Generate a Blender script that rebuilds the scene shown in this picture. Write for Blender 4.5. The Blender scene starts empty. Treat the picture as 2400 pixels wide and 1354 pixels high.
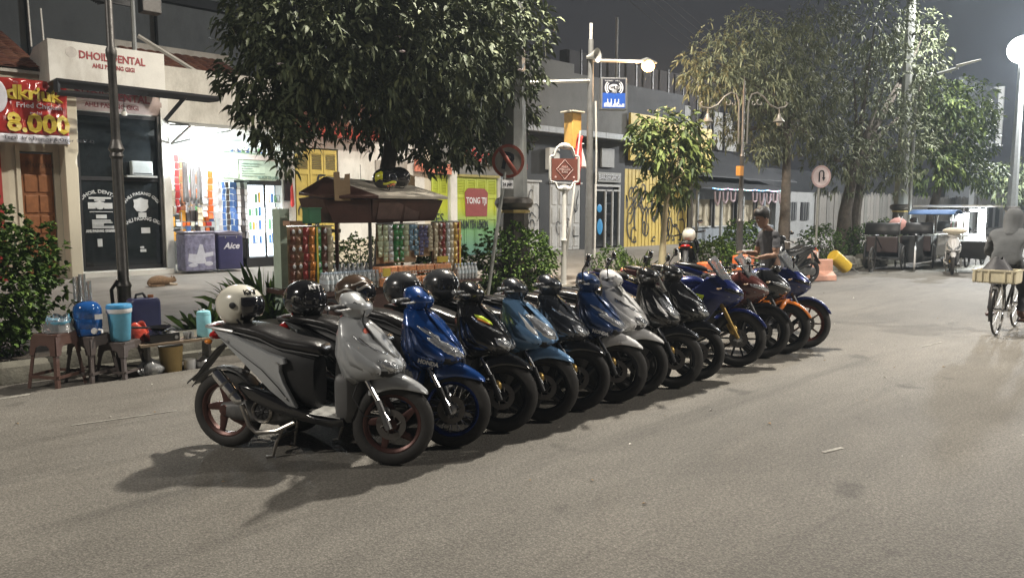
import bpy, bmesh, math, random
from mathutils import Vector, Matrix, noise
from math import sin, cos, pi, radians, sqrt, atan2
random.seed(7)
SC = bpy.context.scene
# ---------------------------------------------------------------- camera, world, exposure
cam = bpy.data.objects.new('camera', bpy.data.cameras.new('camera')); SC.collection.objects.link(cam)
cam.data.sensor_width = 36; cam.data.lens = 36 * 1746 / 2400
cam.location = (0, 0, 1.65)
YAW, PIT = radians(46.03), radians(5.95)      # the street runs along +X, the shops stand at Y = 17
cam.rotation_euler = (pi / 2 - PIT, 0, YAW - pi / 2)
cam.data.clip_start = .05; cam.data.clip_end = 600
SC.camera = cam
w = bpy.data.worlds.new('World'); SC.world = w; w.use_nodes = True
nt = w.node_tree; bg = nt.nodes['Background']
tc = nt.nodes.new('ShaderNodeTexCoord'); sp = nt.nodes.new('ShaderNodeSeparateXYZ'); cr = nt.nodes.new('ShaderNodeValToRGB')
nt.links.new(tc.outputs['Generated'], sp.inputs[0]); nt.links.new(sp.outputs['Z'], cr.inputs[0]); nt.links.new(cr.outputs[0], bg.inputs['Color'])
cr.color_ramp.elements[0].color = (.044, .042, .044, 1); cr.color_ramp.elements[0].position = .0
cr.color_ramp.elements[1].color = (.018, .018, .023, 1); cr.color_ramp.elements[1].position = .5
bg.inputs['Strength'].default_value = 1.0
SC.view_settings.view_transform = 'Standard'; SC.view_settings.look = 'None'
SC.view_settings.exposure = 0.07; SC.view_settings.gamma = 1
SC.cycles.use_denoising = True
SC.cycles.max_bounces = 6; SC.cycles.diffuse_bounces = 3; SC.cycles.glossy_bounces = 3
SC.cycles.transmission_bounces = 4; SC.cycles.transparent_max_bounces = 12; SC.cycles.volume_bounces = 0
SC.cycles.sample_clamp_indirect = 6; SC.cycles.sample_clamp_direct = 30
SC.cycles.caustics_reflective = False; SC.cycles.caustics_refractive = False
LIGHTS = [   # street lamp heads: x, y, z, watts, colour, radius
    (8.55, 7.1, 10.4, 9300, (1, .92, .80), .26),
    (8.55, 10.8, 10.4, 1100, (1, .93, .82), .14),
    (-9.3, 7.1, 10.4, 7000, (1, .93, .83), .26),
    (26.3, 7.17, 10.4, 6500, (.98, .97, .92), .2),
    (43.4, 6.9, 10.4, 13000, (.96, .98, 1), .16),
    (17.0, -7.6, 10.4, 18500, (1, .93, .83), .26),
]
# ---------------------------------------------------------------- materials
MATS = {}
def M(name, col, rough=.6, metal=0, coat=0, nz=None, bump=None, spec=.5, emit=None, alpha=1, trans=0, dirt=None):
    if name in MATS: return MATS[name]
    m = bpy.data.materials.new(name); m.use_nodes = True; MATS[name] = m
    n = m.node_tree; L = n.links.new; b = n.nodes['Principled BSDF']
    b.inputs['Base Color'].default_value = (*col, 1); b.inputs['Roughness'].default_value = rough
    b.inputs['Metallic'].default_value = metal; b.inputs['Coat Weight'].default_value = coat
    b.inputs['Coat Roughness'].default_value = .06
    b.inputs['Specular IOR Level'].default_value = spec
    b.inputs['Transmission Weight'].default_value = trans; b.inputs['Alpha'].default_value = alpha
    t = n.nodes.new('ShaderNodeTexCoord')
    sc_, am = nz if nz else (9, .12)
    x = n.nodes.new('ShaderNodeTexNoise'); x.inputs['Scale'].default_value = sc_; x.inputs['Detail'].default_value = 6; x.inputs['Roughness'].default_value = .65
    L(t.outputs['Object'], x.inputs['Vector'])
    mr = n.nodes.new('ShaderNodeMapRange'); mr.inputs[1].default_value = .3; mr.inputs[2].default_value = .7
    mr.inputs[3].default_value = 1 - am; mr.inputs[4].default_value = 1 + am
    L(x.outputs['Fac'], mr.inputs[0])
    hs = n.nodes.new('ShaderNodeMix'); hs.data_type = 'RGBA'; hs.blend_type = 'MULTIPLY'; hs.inputs[0].default_value = 1
    hs.inputs[6].default_value = (*col, 1); L(mr.outputs[0], hs.inputs[7]); out = hs.outputs[2]
    if dirt:      # blotches of grime: scale, colour, amount
        x2 = n.nodes.new('ShaderNodeTexNoise'); x2.inputs['Scale'].default_value = dirt[0]; x2.inputs['Detail'].default_value = 8; x2.inputs['Roughness'].default_value = .7
        mp = n.nodes.new('ShaderNodeMapping'); mp.inputs['Scale'].default_value = (1, 1, .45); L(t.outputs['Object'], mp.inputs[0]); L(mp.outputs[0], x2.inputs['Vector'])
        r2 = n.nodes.new('ShaderNodeMapRange'); r2.inputs[1].default_value = .48; r2.inputs[2].default_value = .72; r2.inputs[4].default_value = dirt[2]
        L(x2.outputs['Fac'], r2.inputs[0])
        mx = n.nodes.new('ShaderNodeMix'); mx.data_type = 'RGBA'; L(r2.outputs[0], mx.inputs[0]); L(out, mx.inputs[6]); mx.inputs[7].default_value = (*dirt[1], 1); out = mx.outputs[2]
    L(out, b.inputs['Base Color'])
    rr = n.nodes.new('ShaderNodeMapRange'); rr.inputs[3].default_value = max(.02, rough * .85); rr.inputs[4].default_value = min(1, rough * 1.15)
    L(x.outputs['Fac'], rr.inputs[0]); L(rr.outputs[0], b.inputs['Roughness'])
    if bump:
        y = n.nodes.new('ShaderNodeTexNoise'); y.inputs['Scale'].default_value = bump[0]; y.inputs['Detail'].default_value = 4
        L(t.outputs['Object'], y.inputs['Vector'])
        bp = n.nodes.new('ShaderNodeBump'); bp.inputs['Strength'].default_value = bump[1]; bp.inputs['Distance'].default_value = .01
        L(y.outputs['Fac'], bp.inputs['Height']); L(bp.outputs[0], b.inputs['Normal'])
    if emit:
        b.inputs['Emission Color'].default_value = (*emit[0], 1); b.inputs['Emission Strength'].default_value = emit[1]
    return m
def asphalt():
    m = bpy.data.materials.new('asphalt'); m.use_nodes = True; n = m.node_tree; L = n.links.new; b = n.nodes['Principled BSDF']
    t = n.nodes.new('ShaderNodeTexCoord')
    def nz(s, d=5, r=.6, v=None):
        x = n.nodes.new('ShaderNodeTexNoise'); x.inputs['Scale'].default_value = s; x.inputs['Detail'].default_value = d; x.inputs['Roughness'].default_value = r
        if v:
            mp = n.nodes.new('ShaderNodeMapping'); mp.inputs['Scale'].default_value = v; L(t.outputs['Object'], mp.inputs[0]); L(mp.outputs[0], x.inputs['Vector'])
        else: L(t.outputs['Object'], x.inputs['Vector'])
        return x.outputs['Fac']
    def mul(a, fac, lo, hi, f0=.3, f1=.7):
        r = n.nodes.new('ShaderNodeMapRange'); r.inputs[1].default_value = f0; r.inputs[2].default_value = f1; r.inputs[3].default_value = lo; r.inputs[4].default_value = hi; L(fac, r.inputs[0])
        k = n.nodes.new('ShaderNodeMix'); k.data_type = 'RGBA'; k.blend_type = 'MULTIPLY'; k.inputs[0].default_value = 1; L(a, k.inputs[6]); L(r.outputs[0], k.inputs[7]); return k.outputs[2]
    c = n.nodes.new('ShaderNodeRGB'); c.outputs[0].default_value = (.150, .140, .122, 1)
    o = mul(c.outputs[0], nz(.55, 4, .6, (.35, 1, 1)), .78, 1.2)
    o = mul(o, nz(3.2, 6, .7, (.4, 1, 1)), .86, 1.12)
    fine = nz(48, 4, .85); o = mul(o, fine, .5, 1.55)
    vr = n.nodes.new('ShaderNodeTexVoronoi'); vr.inputs['Scale'].default_value = 85; L(t.outputs['Object'], vr.inputs['Vector'])
    o = mul(o, vr.outputs['Distance'], 1.25, .8, .1, .6)
    # sparse pale grit
    gr = n.nodes.new('ShaderNodeTexVoronoi'); gr.inputs['Scale'].default_value = 2.2; L(t.outputs['Object'], gr.inputs['Vector'])
    g2 = n.nodes.new('ShaderNodeMapRange'); g2.inputs[1].default_value = .016; g2.inputs[2].default_value = .03; g2.inputs[3].default_value = 1; g2.inputs[4].default_value = 0; L(gr.outputs['Distance'], g2.inputs[0])
    k = n.nodes.new('ShaderNodeMix'); k.data_type = 'RGBA'; L(g2.outputs[0], k.inputs[0]); L(o, k.inputs[6]); k.inputs[7].default_value = (.4, .38, .33, 1); o = k.outputs[2]
    # worn dark streaks along the street
    st = nz(1.1, 5, .6, (.12, 1.6, 1)); o = mul(o, st, 1.0, .64, .55, .72)
    cv = n.nodes.new('ShaderNodeTexVoronoi'); cv.feature = 'DISTANCE_TO_EDGE'; cv.inputs['Scale'].default_value = .42
    wn = n.nodes.new('ShaderNodeTexNoise'); wn.inputs['Scale'].default_value = 1.7; wn.inputs['Detail'].default_value = 6; L(t.outputs['Object'], wn.inputs['Vector'])
    wa = n.nodes.new('ShaderNodeMix'); wa.data_type = 'VECTOR'; wa.inputs[0].default_value = .35; L(t.outputs['Object'], wa.inputs[4]); L(wn.outputs['Color'], wa.inputs[5]); L(wa.outputs[1], cv.inputs['Vector'])
    o = mul(o, cv.outputs['Distance'], .90, 1.0, .0, .005)
    o = mul(o, nz(.16, 3, .5), .76, 1.2, .35, .65)
    oil = nz(1.9, 3, .5, (1, 1, 1)); o = mul(o, oil, 1.0, .62, .66, .74)
    L(o, b.inputs['Base Color']); b.inputs['Roughness'].default_value = .78; b.inputs['Specular IOR Level'].default_value = .35
    bp = n.nodes.new('ShaderNodeBump'); bp.inputs['Strength'].default_value = .55; bp.inputs['Distance'].default_value = .006
    ad = n.nodes.new('ShaderNodeMath'); ad.operation = 'SUBTRACT'; L(fine, ad.inputs[0]); L(vr.outputs['Distance'], ad.inputs[1])
    L(ad.outputs[0], bp.inputs['Height']); L(bp.outputs[0], b.inputs['Normal'])
    return m
# ---------------------------------------------------------------- mesh builder
def V(*a): return Vector(a)
class MB:
    def __init__(s, tr=None): s.v = []; s.f = []; s.m = []; s.mats = []; s.cur = 0; s.tr = tr
    def mat(s, m):
        if m not in s.mats: s.mats.append(m)
        s.cur = s.mats.index(m); return s
    def add(s, vs, fs):
        k = len(s.v); s.v += [Vector(p) for p in vs]
        for f in fs: s.f.append([i + k for i in f]); s.m.append(s.cur)
        return s
    def box(s, x0, x1, y0, y1, z0, z1):
        return s.add([(x0, y0, z0), (x1, y0, z0), (x1, y1, z0), (x0, y1, z0), (x0, y0, z1), (x1, y0, z1), (x1, y1, z1), (x0, y1, z1)],
                     [(0, 3, 2, 1), (4, 5, 6, 7), (0, 1, 5, 4), (1, 2, 6, 5), (2, 3, 7, 6), (3, 0, 4, 7)])
    def hexa(s, c): # 8 corners in the order of box
        return s.add(c, [(0, 3, 2, 1), (4, 5, 6, 7), (0, 1, 5, 4), (1, 2, 6, 5), (2, 3, 7, 6), (3, 0, 4, 7)])
    def rings(s, R, close=True, cap=True):
        n = len(R[0]); vs = [p for r in R for p in r]; fs = []
        for i in range(len(R) - 1):
            for j in range(n if close else n - 1):
                a = i * n + j; b = i * n + (j + 1) % n
                fs.append((a, b, b + n, a + n))
        if cap and close: fs.append(tuple(range(n))[::-1]); fs.append(tuple(range((len(R) - 1) * n, len(R) * n)))
        return s.add(vs, fs)
    def tube(s, path, r, n=8, cap=True):
        P = [Vector(p) for p in path]; R = []; rs = r if isinstance(r, (list, tuple)) else [r] * len(P)
        up = None
        for i, p in enumerate(P):
            d = (P[min(i + 1, len(P) - 1)] - P[max(i - 1, 0)]).normalized()
            if up is None: up = V(0, 0, 1) if abs(d.z) < .9 else V(1, 0, 0)
            a = d.cross(up).normalized(); b = a.cross(d).normalized(); up = b
            R.append([p + (a * cos(2 * pi * k / n) + b * sin(2 * pi * k / n)) * rs[i] for k in range(n)])
        return s.rings(R, True, cap)
    def lathe(s, prof, c=(0, 0, 0), ax='Z', n=20, cap=True, a0=0, a1=2 * pi):
        R = []
        for r, h in prof:
            ring = []
            for k in range(n):
                a = a0 + (a1 - a0) * k / n
                if ax == 'Z': q = (r * cos(a), r * sin(a), h)
                elif ax == 'Y': q = (r * cos(a), h, -r * sin(a))
                else: q = (h, r * cos(a), r * sin(a))
                ring.append(Vector(q) + Vector(c))
            R.append(ring)
        return s.rings(R, True, cap)
    def prism(s, pts, lo, hi, ax='Y'):  # polygon extruded along an axis; pts in the two other axes
        def q(a, b, h): return (a, h, b) if ax == 'Y' else ((a, b, h) if ax == 'Z' else (h, a, b))
        n = len(pts); vs = [q(a, b, lo) for a, b in pts] + [q(a, b, hi) for a, b in pts]
        fs = [tuple(range(n)), tuple(range(n, 2 * n))[::-1]] + [(i, i + n, (i + 1) % n + n, (i + 1) % n) for i in range(n)]
        return s.add(vs, fs)
    def ell(s, c, rx, ry, rz, n=12, m=8):
        R = []
        for i in range(m + 1):
            t = pi * i / m; t = min(max(t, .02), pi - .02)
            R.append([V(c[0] + rx * sin(t) * cos(2 * pi * k / n), c[1] + ry * sin(t) * sin(2 * pi * k / n), c[2] - rz * cos(t)) for k in range(n)])
        return s.rings(R)
    def grid(s, fn, nu, nv):
        vs = [fn(i / nu, j / nv) for i in range(nu + 1) for j in range(nv + 1)]
        fs = [(i * (nv + 1) + j, i * (nv + 1) + j + 1, (i + 1) * (nv + 1) + j + 1, (i + 1) * (nv + 1) + j) for i in range(nu) for j in range(nv)]
        return s.add(vs, fs)
    def mesh(s, name, mat=None, ang=35, smooth=True, fix=True):
        me = bpy.data.meshes.new(name)
        vs = [s.tr(v) for v in s.v] if s.tr else s.v
        me.from_pydata([tuple(v) for v in vs], [], s.f)
        for m in (s.mats or ([mat] if mat else [])): me.materials.append(m)
        if s.mats: me.polygons.foreach_set('material_index', s.m)
        if fix:
            bm = bmesh.new(); bm.from_mesh(me); bmesh.ops.recalc_face_normals(bm, faces=bm.faces); bm.to_mesh(me); bm.free()
        if smooth:
            me.polygons.foreach_set('use_smooth', [True] * len(me.polygons)); me.set_sharp_from_angle(angle=radians(ang))
        me.update(); return me
    def build(s, name, mat=None, parent=None, sub=0, bevel=0, solid=0, kind=None, label=None, **k):
        o = bpy.data.objects.new(name, s.mesh(name, mat, **k)); SC.collection.objects.link(o)
        if parent: o.parent = parent
        if solid: q = o.modifiers.new('s', 'SOLIDIFY'); q.thickness = solid; q.offset = 0
        if bevel: q = o.modifiers.new('b', 'BEVEL'); q.width = bevel; q.segments = 2; q.limit_method = 'ANGLE'; q.angle_limit = radians(40)
        if sub: q = o.modifiers.new('u', 'SUBSURF'); q.levels = sub; q.render_levels = sub
        if kind: o['kind'] = kind
        if label: o['label'] = label
        return o
def tag(o, label, cat, group=None):
    o['label'] = label; o['category'] = cat
    if group: o['group'] = group
    return o
def thing(name, label, cat, loc=(0, 0, 0), rz=0, group=None):
    o = bpy.data.objects.new(name, None); SC.collection.objects.link(o); o.empty_display_size = .1
    o.location = loc; o.rotation_euler = (0, 0, rz); return tag(o, label, cat, group)
def link_mesh(name, me, parent=None, loc=(0, 0, 0), rot=(0, 0, 0), sc=(1, 1, 1)):
    o = bpy.data.objects.new(name, me); SC.collection.objects.link(o); o.location = loc; o.rotation_euler = rot; o.scale = sc
    if parent: o.parent = parent
    return o
def kids(o): return [c for c in SC.objects if c.parent == o]
def dup(root, loc, rz, label, group=None):
    def cp(o, par):
        c = o.copy(); SC.collection.objects.link(c)
        if par: c.parent = par
        for k in o.children: cp(k, c)
        return c
    c = cp(root, None); c.location = loc; c.rotation_euler = (root.rotation_euler[0], root.rotation_euler[1], rz); c['label'] = label
    if group: c['group'] = group
    return c
def text(name, s, size, mat, parent, loc, rot=(pi / 2, 0, 0), depth=.004, align='LEFT', sx=1, bold=0, shear=0, bend=0):
    cu = bpy.data.curves.new(name, 'FONT'); cu.body = s; cu.size = size; cu.extrude = depth; cu.align_x = align; cu.offset = bold; cu.shear = shear
    cu.resolution_u = 2
    t = bpy.data.objects.new('tmp', cu); SC.collection.objects.link(t)
    bpy.context.view_layer.update(); dg = bpy.context.evaluated_depsgraph_get()
    me = bpy.data.meshes.new_from_object(t.evaluated_get(dg)); bpy.data.objects.remove(t); bpy.data.curves.remove(cu)
    me.name = name; me.materials.clear(); me.materials.append(mat)
    if bend:   # lettering set on an arc
        for v in me.vertices:
            a = v.co.x / bend; r = bend + v.co.y; v.co.x = r * sin(a); v.co.y = r * cos(a) - bend
    o = link_mesh(name, me, parent, loc, rot, (sx, 1, 1)); return o
def lamp(name, parent, loc, watts, col, rad, spot=None):
    l = bpy.data.lights.new(name, 'SPOT' if spot else 'POINT')
    if spot: l.spot_size = radians(spot); l.spot_blend = 1.0
    l.energy = watts; l.color = col; l.shadow_soft_size = rad
    o = bpy.data.objects.new(name, l); SC.collection.objects.link(o); o.location = loc
    if parent: o.parent = parent
    return o
# common materials
WHITE = M('white_paint', (.72, .71, .66), .55, nz=(3, .06), dirt=(1.7, (.36, .33, .28), .6))
CREAM = M('cream_plaster', (.60, .55, .43), .75, nz=(2, .06), bump=(40, .2), dirt=(.9, (.36, .31, .24), .4))
OFFW = M('old_white_plaster', (.60, .58, .52), .8, nz=(2, .08), bump=(30, .25), dirt=(1.5, (.28, .26, .22), .85))
BLACKM = M('black_steel', (.025, .025, .027), .45, .3)
DARKST = M('painted_iron', (.10, .095, .09), .42, .5, nz=(14, .25), bump=(60, .15))
GALV = M('galvanised_pole', (.30, .31, .30), .5, .3, nz=(7, .12), dirt=(3, (.2, .19, .17), .4))
CHROME = M('chrome', (.7, .7, .7), .15, 1)
ALU = M('brushed_aluminium', (.5, .5, .5), .35, .9)
RUB = M('tyre_rubber', (.030, .028, .026), .75, nz=(25, .25), bump=(120, .2))
BLKP = M('black_plastic', (.018, .018, .019), .5, nz=(30, .15), bump=(300, .1))
BLKG = M('gloss_black', (.008, .008, .009), .18, coat=.7)
SEATM = M('seat_vinyl', (.022, .021, .021), .24, nz=(30, .1), bump=(180, .15))
GLASS = M('clear_glass', (.9, .92, .92), .03, trans=1, spec=.5)
LENS = M('headlight_lens', (.62, .64, .66), .08, .75, coat=1, nz=(40, .35), bump=(35, .8))
REDL = M('red_lens', (.45, .01, .01), .15, coat=1)
ORL = M('amber_lens', (.8, .25, .02), .15, coat=1)
CONC = M('concrete', (.26, .25, .23), .9, nz=(3, .15), bump=(35, .4), dirt=(1.1, (.12, .11, .10), .5))
# ================================================================ ground, road, pavement, kerb
ROAD = asphalt()
def struct(o): o['kind'] = 'structure'; return o
g = MB(); g.box(-120, 320, -160, 160, -.35, -.30); struct(g.build('ground', CONC, smooth=False))
def roadz(x, y): return .012 * noise.noise(V(x * .25, y * .25, 0))*0
g = MB(); g.add([(-60, -60, 0), (300, -60, 0), (300, 7.87, 0), (-60, 7.87, 0)], [(0, 1, 2, 3)]); struct(g.build('road', ROAD, smooth=False, fix=False))
GUT = M('gutter_grime', (.075, .068, .058), .9, nz=(7, .4), bump=(30, .9), dirt=(4, (.16, .15, .13), .6))
g = MB(); g.grid(lambda u, v: V(-40 + 130 * u, 7.872 + .5 * v + (.02 * noise.noise(V(u * 900, 0, 0)) if v == 0 else 0), -.03 + .03 * v), 400, 1); g.add([(90, 7.872, -.03), (300, 7.872, -.03), (300, 8.37, 0), (90, 8.37, 0)], [(0, 1, 2, 3)]); struct(g.build('gutter', GUT, fix=False))
g = MB(); g.add([(-60, 7.87, 0), (300, 7.87, 0), (300, 7.871, -.12), (-60, 7.871, -.12)], [(0, 1, 2, 3)]); struct(g.build('road_edge', ROAD, fix=False))
PAVE = M('pavement_tiles', (.30, .28, .25), .8, nz=(4, .15), bump=(20, .3), dirt=(.8, (.15, .14, .12), .6))
def pz(y): return .16 if y < 9.2 else .16 + (y - 9.2) / 7.8 * .17
g = MB()
for (a, b) in ((8.6, 9.2), (9.2, 17.0)):
    g.add([(-40, a, pz(a)), (200, a, pz(a)), (200, b, pz(b)), (-40, b, pz(b))], [(0, 1, 2, 3)])
g.add([(-40, 8.6, -.1), (200, 8.6, -.1), (200, 8.6, .16), (-40, 8.6, .16)], [(0, 1, 2, 3)])
g.add([(-40, 17.0, .33), (200, 17.0, .33), (200, 30.0, .33), (-40, 30.0, .33)], [(0, 1, 2, 3)])
struct(g.build('pavement', PAVE, smooth=False))
SOIL = M('planter_soil', (.045, .035, .026), .95, nz=(12, .4), bump=(25, .9))
g = MB(); g.grid(lambda u, v: V(-4 + u * 50, 8.66 + v * .95, .19 + .05 * noise.noise(V(u * 90, v * 4, 0)) - .04 * (v > .9)), 160, 8)
struct(g.build('planter_soil', SOIL))
# kerb of round nosed concrete stones with a lower apron
KERBM = [M('kerb_stone_%d' % i, c, .88, nz=(6, .25), bump=(45, .5), dirt=(2.2, (.07, .065, .055), .75)) for i, c in enumerate([(.16, .155, .125), (.13, .125, .10), (.18, .17, .14)])]
kb = MB(); kb.box(-40, 200, 8.43, 8.6, -.2, .10); KERB = struct(kb.build('kerb', CONC, smooth=False))
def kstone(i):
    m = MB(); p = [(7.72, -.05), (7.72, .06), (7.75, .08), (7.76, .17), (7.79, .225), (7.85, .255), (7.93, .26), (8.00, .245), (8.03, .20), (8.03, -.05)]
    m.prism([(a + .63, b * 1.15) for a, b in p], .006, .594, 'X'); me = m.mesh('kerb_stone', KERBM[i], ang=30); return me
km = [kstone(i) for i in range(3)]
for i in range(115):
    x = -6 + i * .6
    o = link_mesh('kerb_stone', random.choice(km), KERB, (x, random.uniform(-.008, .008), random.uniform(-.012, .006)), (random.uniform(-.015, .015), random.uniform(-.01, .01), 0))
# painted edge line, worn
LINE = M('worn_road_paint', (.26, .25, .22), .8, nz=(20, .5), dirt=(9, (.145, .138, .12), 1.0))
g = MB(); g.box(-8, 1.45, 7.76, 7.82, .0, .004); struct(g.build('edge_line', LINE, smooth=False))
for (x0, y0, x1, y1, ww) in [(1.45, 6.42, 2.2, 6.30, .022), (5.0, 2.1, 5.2, 2.05, .03), (9.8, 3.0, 10.4, 2.93, .02), (6.9, .95, 7.05, .9, .03)]:
    d = V(x1 - x0, y1 - y0, 0); nn = V(-d.y, d.x, 0).normalized() * ww / 2; a = V(x0, y0, .004); b = V(x1, y1, .004)
    m = MB(); m.add([a - nn, b - nn, b + nn, a + nn], [(0, 1, 2, 3)]); struct(m.build('road_paint_remnant', LINE, smooth=False, fix=False))
# litter
LIT = M('litter', (.6, .58, .52), .6); LEAFD = M('dry_leaf', (.20, .13, .06), .8)
m = MB(); rr = random.Random(3)
for k in range(130):
    x = rr.uniform(.5, 16); y = rr.uniform(1.2, 7.6) if k % 2 else rr.uniform(6.2, 7.65); a = rr.uniform(0, 6.28); s = rr.uniform(.006, .022)
    c = V(cos(a), sin(a), 0) * s; d = V(-sin(a), cos(a), 0) * s * .5; p = V(x, y, .006)
    m.mat(LIT if k % 3 == 0 else LEAFD).add([p - c, p + d + V(0, 0, s * .5), p + c, p - d + V(0, 0, s * .3)], [(0, 1, 2, 3)])
o = m.build('street_litter', kind='stuff', fix=False)
# ================================================================ masts and lamps
HEADM = M('lamp_glass_lit', (1, 1, 1), .3, emit=((1, .96, .88), 60))
MASTB = M('mast_base_iron', (.075, .065, .055), .4, .4, nz=(10, .3), bump=(50, .3))
GOLD = M('mast_gold_band', (.45, .34, .12), .4, .5)
def mast(x, y, label, h=10.6, arms=((0, -1.7, 0),), lights=(), rise=.1):
    t = thing('street_mast', label, 'street lamp', (x, y, .18), 0, 'tall street masts with dark moulded bases along the kerb')
    n8 = 8
    m = MB(); m.lathe([(.36, 0), (.36, .18), (.31, .22), (.31, .55), (.35, .60), (.35, .68), (.28, .74), (.25, 1.0), (.235, 1.45), (.25, 1.50)], n=n8); m.build('base', MASTB, t)
    m = MB(); m.lathe([(.235, 1.50), (.30, 1.54), (.325, 1.60), (.30, 1.67), (.23, 1.70)], n=20); m.build('collar', MASTB, t)
    m = MB(); m.lathe([(.262, 1.44), (.27, 1.46), (.262, 1.49)], n=8); m.build('gold_band', GOLD, t)
    m = MB(); m.lathe([(.225, 1.70), (.19, 3.2), (.16, 6), (.12, h)], n=8); m.build('pole', GALV, t)
    for (ax, ay, az) in arms:
        d = V(ax, ay, 0); L = d.length; u = d / L
        m = MB(); m.tube([V(0, 0, h - .9), V(0, 0, h - .3) + u * .15, u * L * .55 + V(0, 0, h - .12), u * L + V(0, 0, h)], [.05, .045, .04, .035], 8); m.build('arm', GALV, t)
        m = MB(); q = u.cross(V(0, 0, 1)); c = u * (L + .3) + V(0, 0, h + .0)
        R = []
        for f, ww, hh in ((-.36, .05, .05), (-.2, .12, .08), (.1, .15, .09), (.36, .08, .04)):
            p = c + u * f; R.append([p + q * ww * cos(a) + V(0, 0, 1) * hh * max(sin(a), -.35) for a in [2 * pi * k / 12 for k in range(12)]])
        m.rings(R); hd = m.build('lamp_head', GALV, t)
        m = MB(); m.hexa([c + u * a + q * b + V(0, 0, z) for z in (-.075, -.045) for a, b in ((-.22, -.1), (.22, -.1), (.22, .1), (-.22, .1))]); m.build('lamp_glass', HEADM, t)
    for (lx, ly, lz, wt, col, rd) in lights:
        lamp('lamp_light', t, (lx - x, ly - y, lz - .18 - .25), wt, col, rd, None if lx > 30 else 168)
    return t
mast(8.6, 8.87, 'thick grey mast with dark moulded base behind the round bush', 10.6, ((0, -1.7, 0), (0, 1.7, 0)), LIGHTS[0:2])
mast(-9.3, 8.87, 'grey mast with dark moulded base, further back along the kerb', 10.6, ((0, -1.7, 0),), LIGHTS[2:3])
mast(17.0, -9.3, 'grey mast with dark moulded base on the opposite side of the street', 10.6, ((0, 1.7, 0),), LIGHTS[5:6])
mast(26.3, 8.87, 'grey mast with dark moulded base rising behind the rickshaws', 10.6, ((0, -1.7, 0),), LIGHTS[3:4])
mast(40.6, 8.87, 'farthest grey mast carrying the very bright white lamp', 8.9, (), [(40.6, 7.6, 8.9, LIGHTS[4][3], LIGHTS[4][4], .45)])
FLOOD = M('floodlight_glow', (1, 1, 1), .3, emit=((.97, .98, 1), 45))
fl = thing('floodlight_glare', 'big blinding white globe enlarged to stand for floodlight glare on the farthest mast at the right edge', 'floodlight', (40.6, 8.85, 8.95))
m = MB(); m.ell((0, 0, -.05), .62, .62, .60, 24, 14); m.build('flood_glare_globe', FLOOD, fl)  # globe enlarged so that its glow stands for the glare around the lamp
m = MB(); m.tube([(0, 0, -1.1), (0, 0, -.85)], .16, 8); m.build('bracket', GALV, fl)
# bare white arm lamp of the mast by the rickshaws
t = thing('side_lamp_arm', 'white upward sloping lamp arm sticking out of the trees near the rickshaw mast', 'street lamp', (25.9, 8.45, 0))
m = MB(); m.tube([(0, .0, 5.3), (0, -.1, 5.65), (0, -.5, 5.86), (0, -1.15, 5.98)], .045, 8); m.build('arm', GALV, t)
m = MB(); m.hexa([(-.06, -1.1, 6.0), (.06, -1.1, 6.0), (.05, -1.75, 6.12), (-.05, -1.75, 6.12), (-.06, -1.1, 6.07), (.06, -1.1, 6.07), (.05, -1.75, 6.16), (-.05, -1.75, 6.16)]); m.build('lamp_head', WHITE, t, bevel=.01)
m = MB(); m.tube([(0, 0, .1), (0, 0, 5.35)], .05, 8); m.build('pole', GALV, t)
# pole B with speaker, wifi box, yellow box, warm lamp
t = thing('utility_pole', 'grey round pole with horn speaker and white arm ending in a glowing warm lamp', 'lamp pole', (11.26, 9.5, .16))
m = MB(); m.tube([(0, 0, 0), (0, 0, 2.0), (0, 0, 4.75)], [.085, .07, .05], 12); m.build('pole', M('dull_grey_pole', (.17, .17, .165), .55, .2, nz=(9, .2)), t)
m = MB(); m.tube([(0, 0, 4.75), (0, 0, 5.05)], .03, 8); m.build('cap', WHITE, t)
m = MB(); m.tube([(.11, -.06, .1), (.10, -.08, 1.5), (.12, -.07, 2.6), (.09, -.06, 3.6)], .018, 6); m.build('white_conduit', WHITE, t)
m = MB(); m.tube([(0, 0, 4.36), (.8, 0, 4.46), (1.62, 0, 4.56)], .03, 8); m.build('arm', WHITE, t)
m = MB(); m.tube([(0, 0, 3.98), (-.6, 0, 3.9), (-1.9, 0, 3.72)], .032, 8); m.build('arm', WHITE, t)
WARM = M('warm_lamp_glass', (1, .8, .5), .3, emit=((1, .52, .18), 5.5))
m = MB(); m.ell((1.85, 0, 4.50), .16, .13, .12, 16, 10); m.build('lamp_bulb', WARM, t)
m = MB(); m.tube([(1.6, 0, 4.57), (1.8, 0, 4.62), (2.15, 0, 4.60)], [.03, .05, .02], 8); m.build('lamp_head', GALV, t)
lamp('lamp_light', t, (1.82, -.02, 4.28), 260, (1, .60, .30), .1)
# horn speaker facing the street
sp_ = MB(); sp_.mat(M('speaker_grey', (.45, .44, .40), .5))
for s0 in ((.06, 0), ):
    sp_.rings([[V(-.05 + .0, .0, 4.42) + V(cos(a) * r * .8, 0, sin(a) * r) * 1 + V(0, yy, 0) for a in [2 * pi * k / 16 for k in range(16)]] for r, yy in ((.03, .05), (.06, -.08), (.13, -.2), (.14, -.21), (.12, -.2), (.05, -.1))], True, True)
sp_.build('horn_speaker', None, t)
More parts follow.
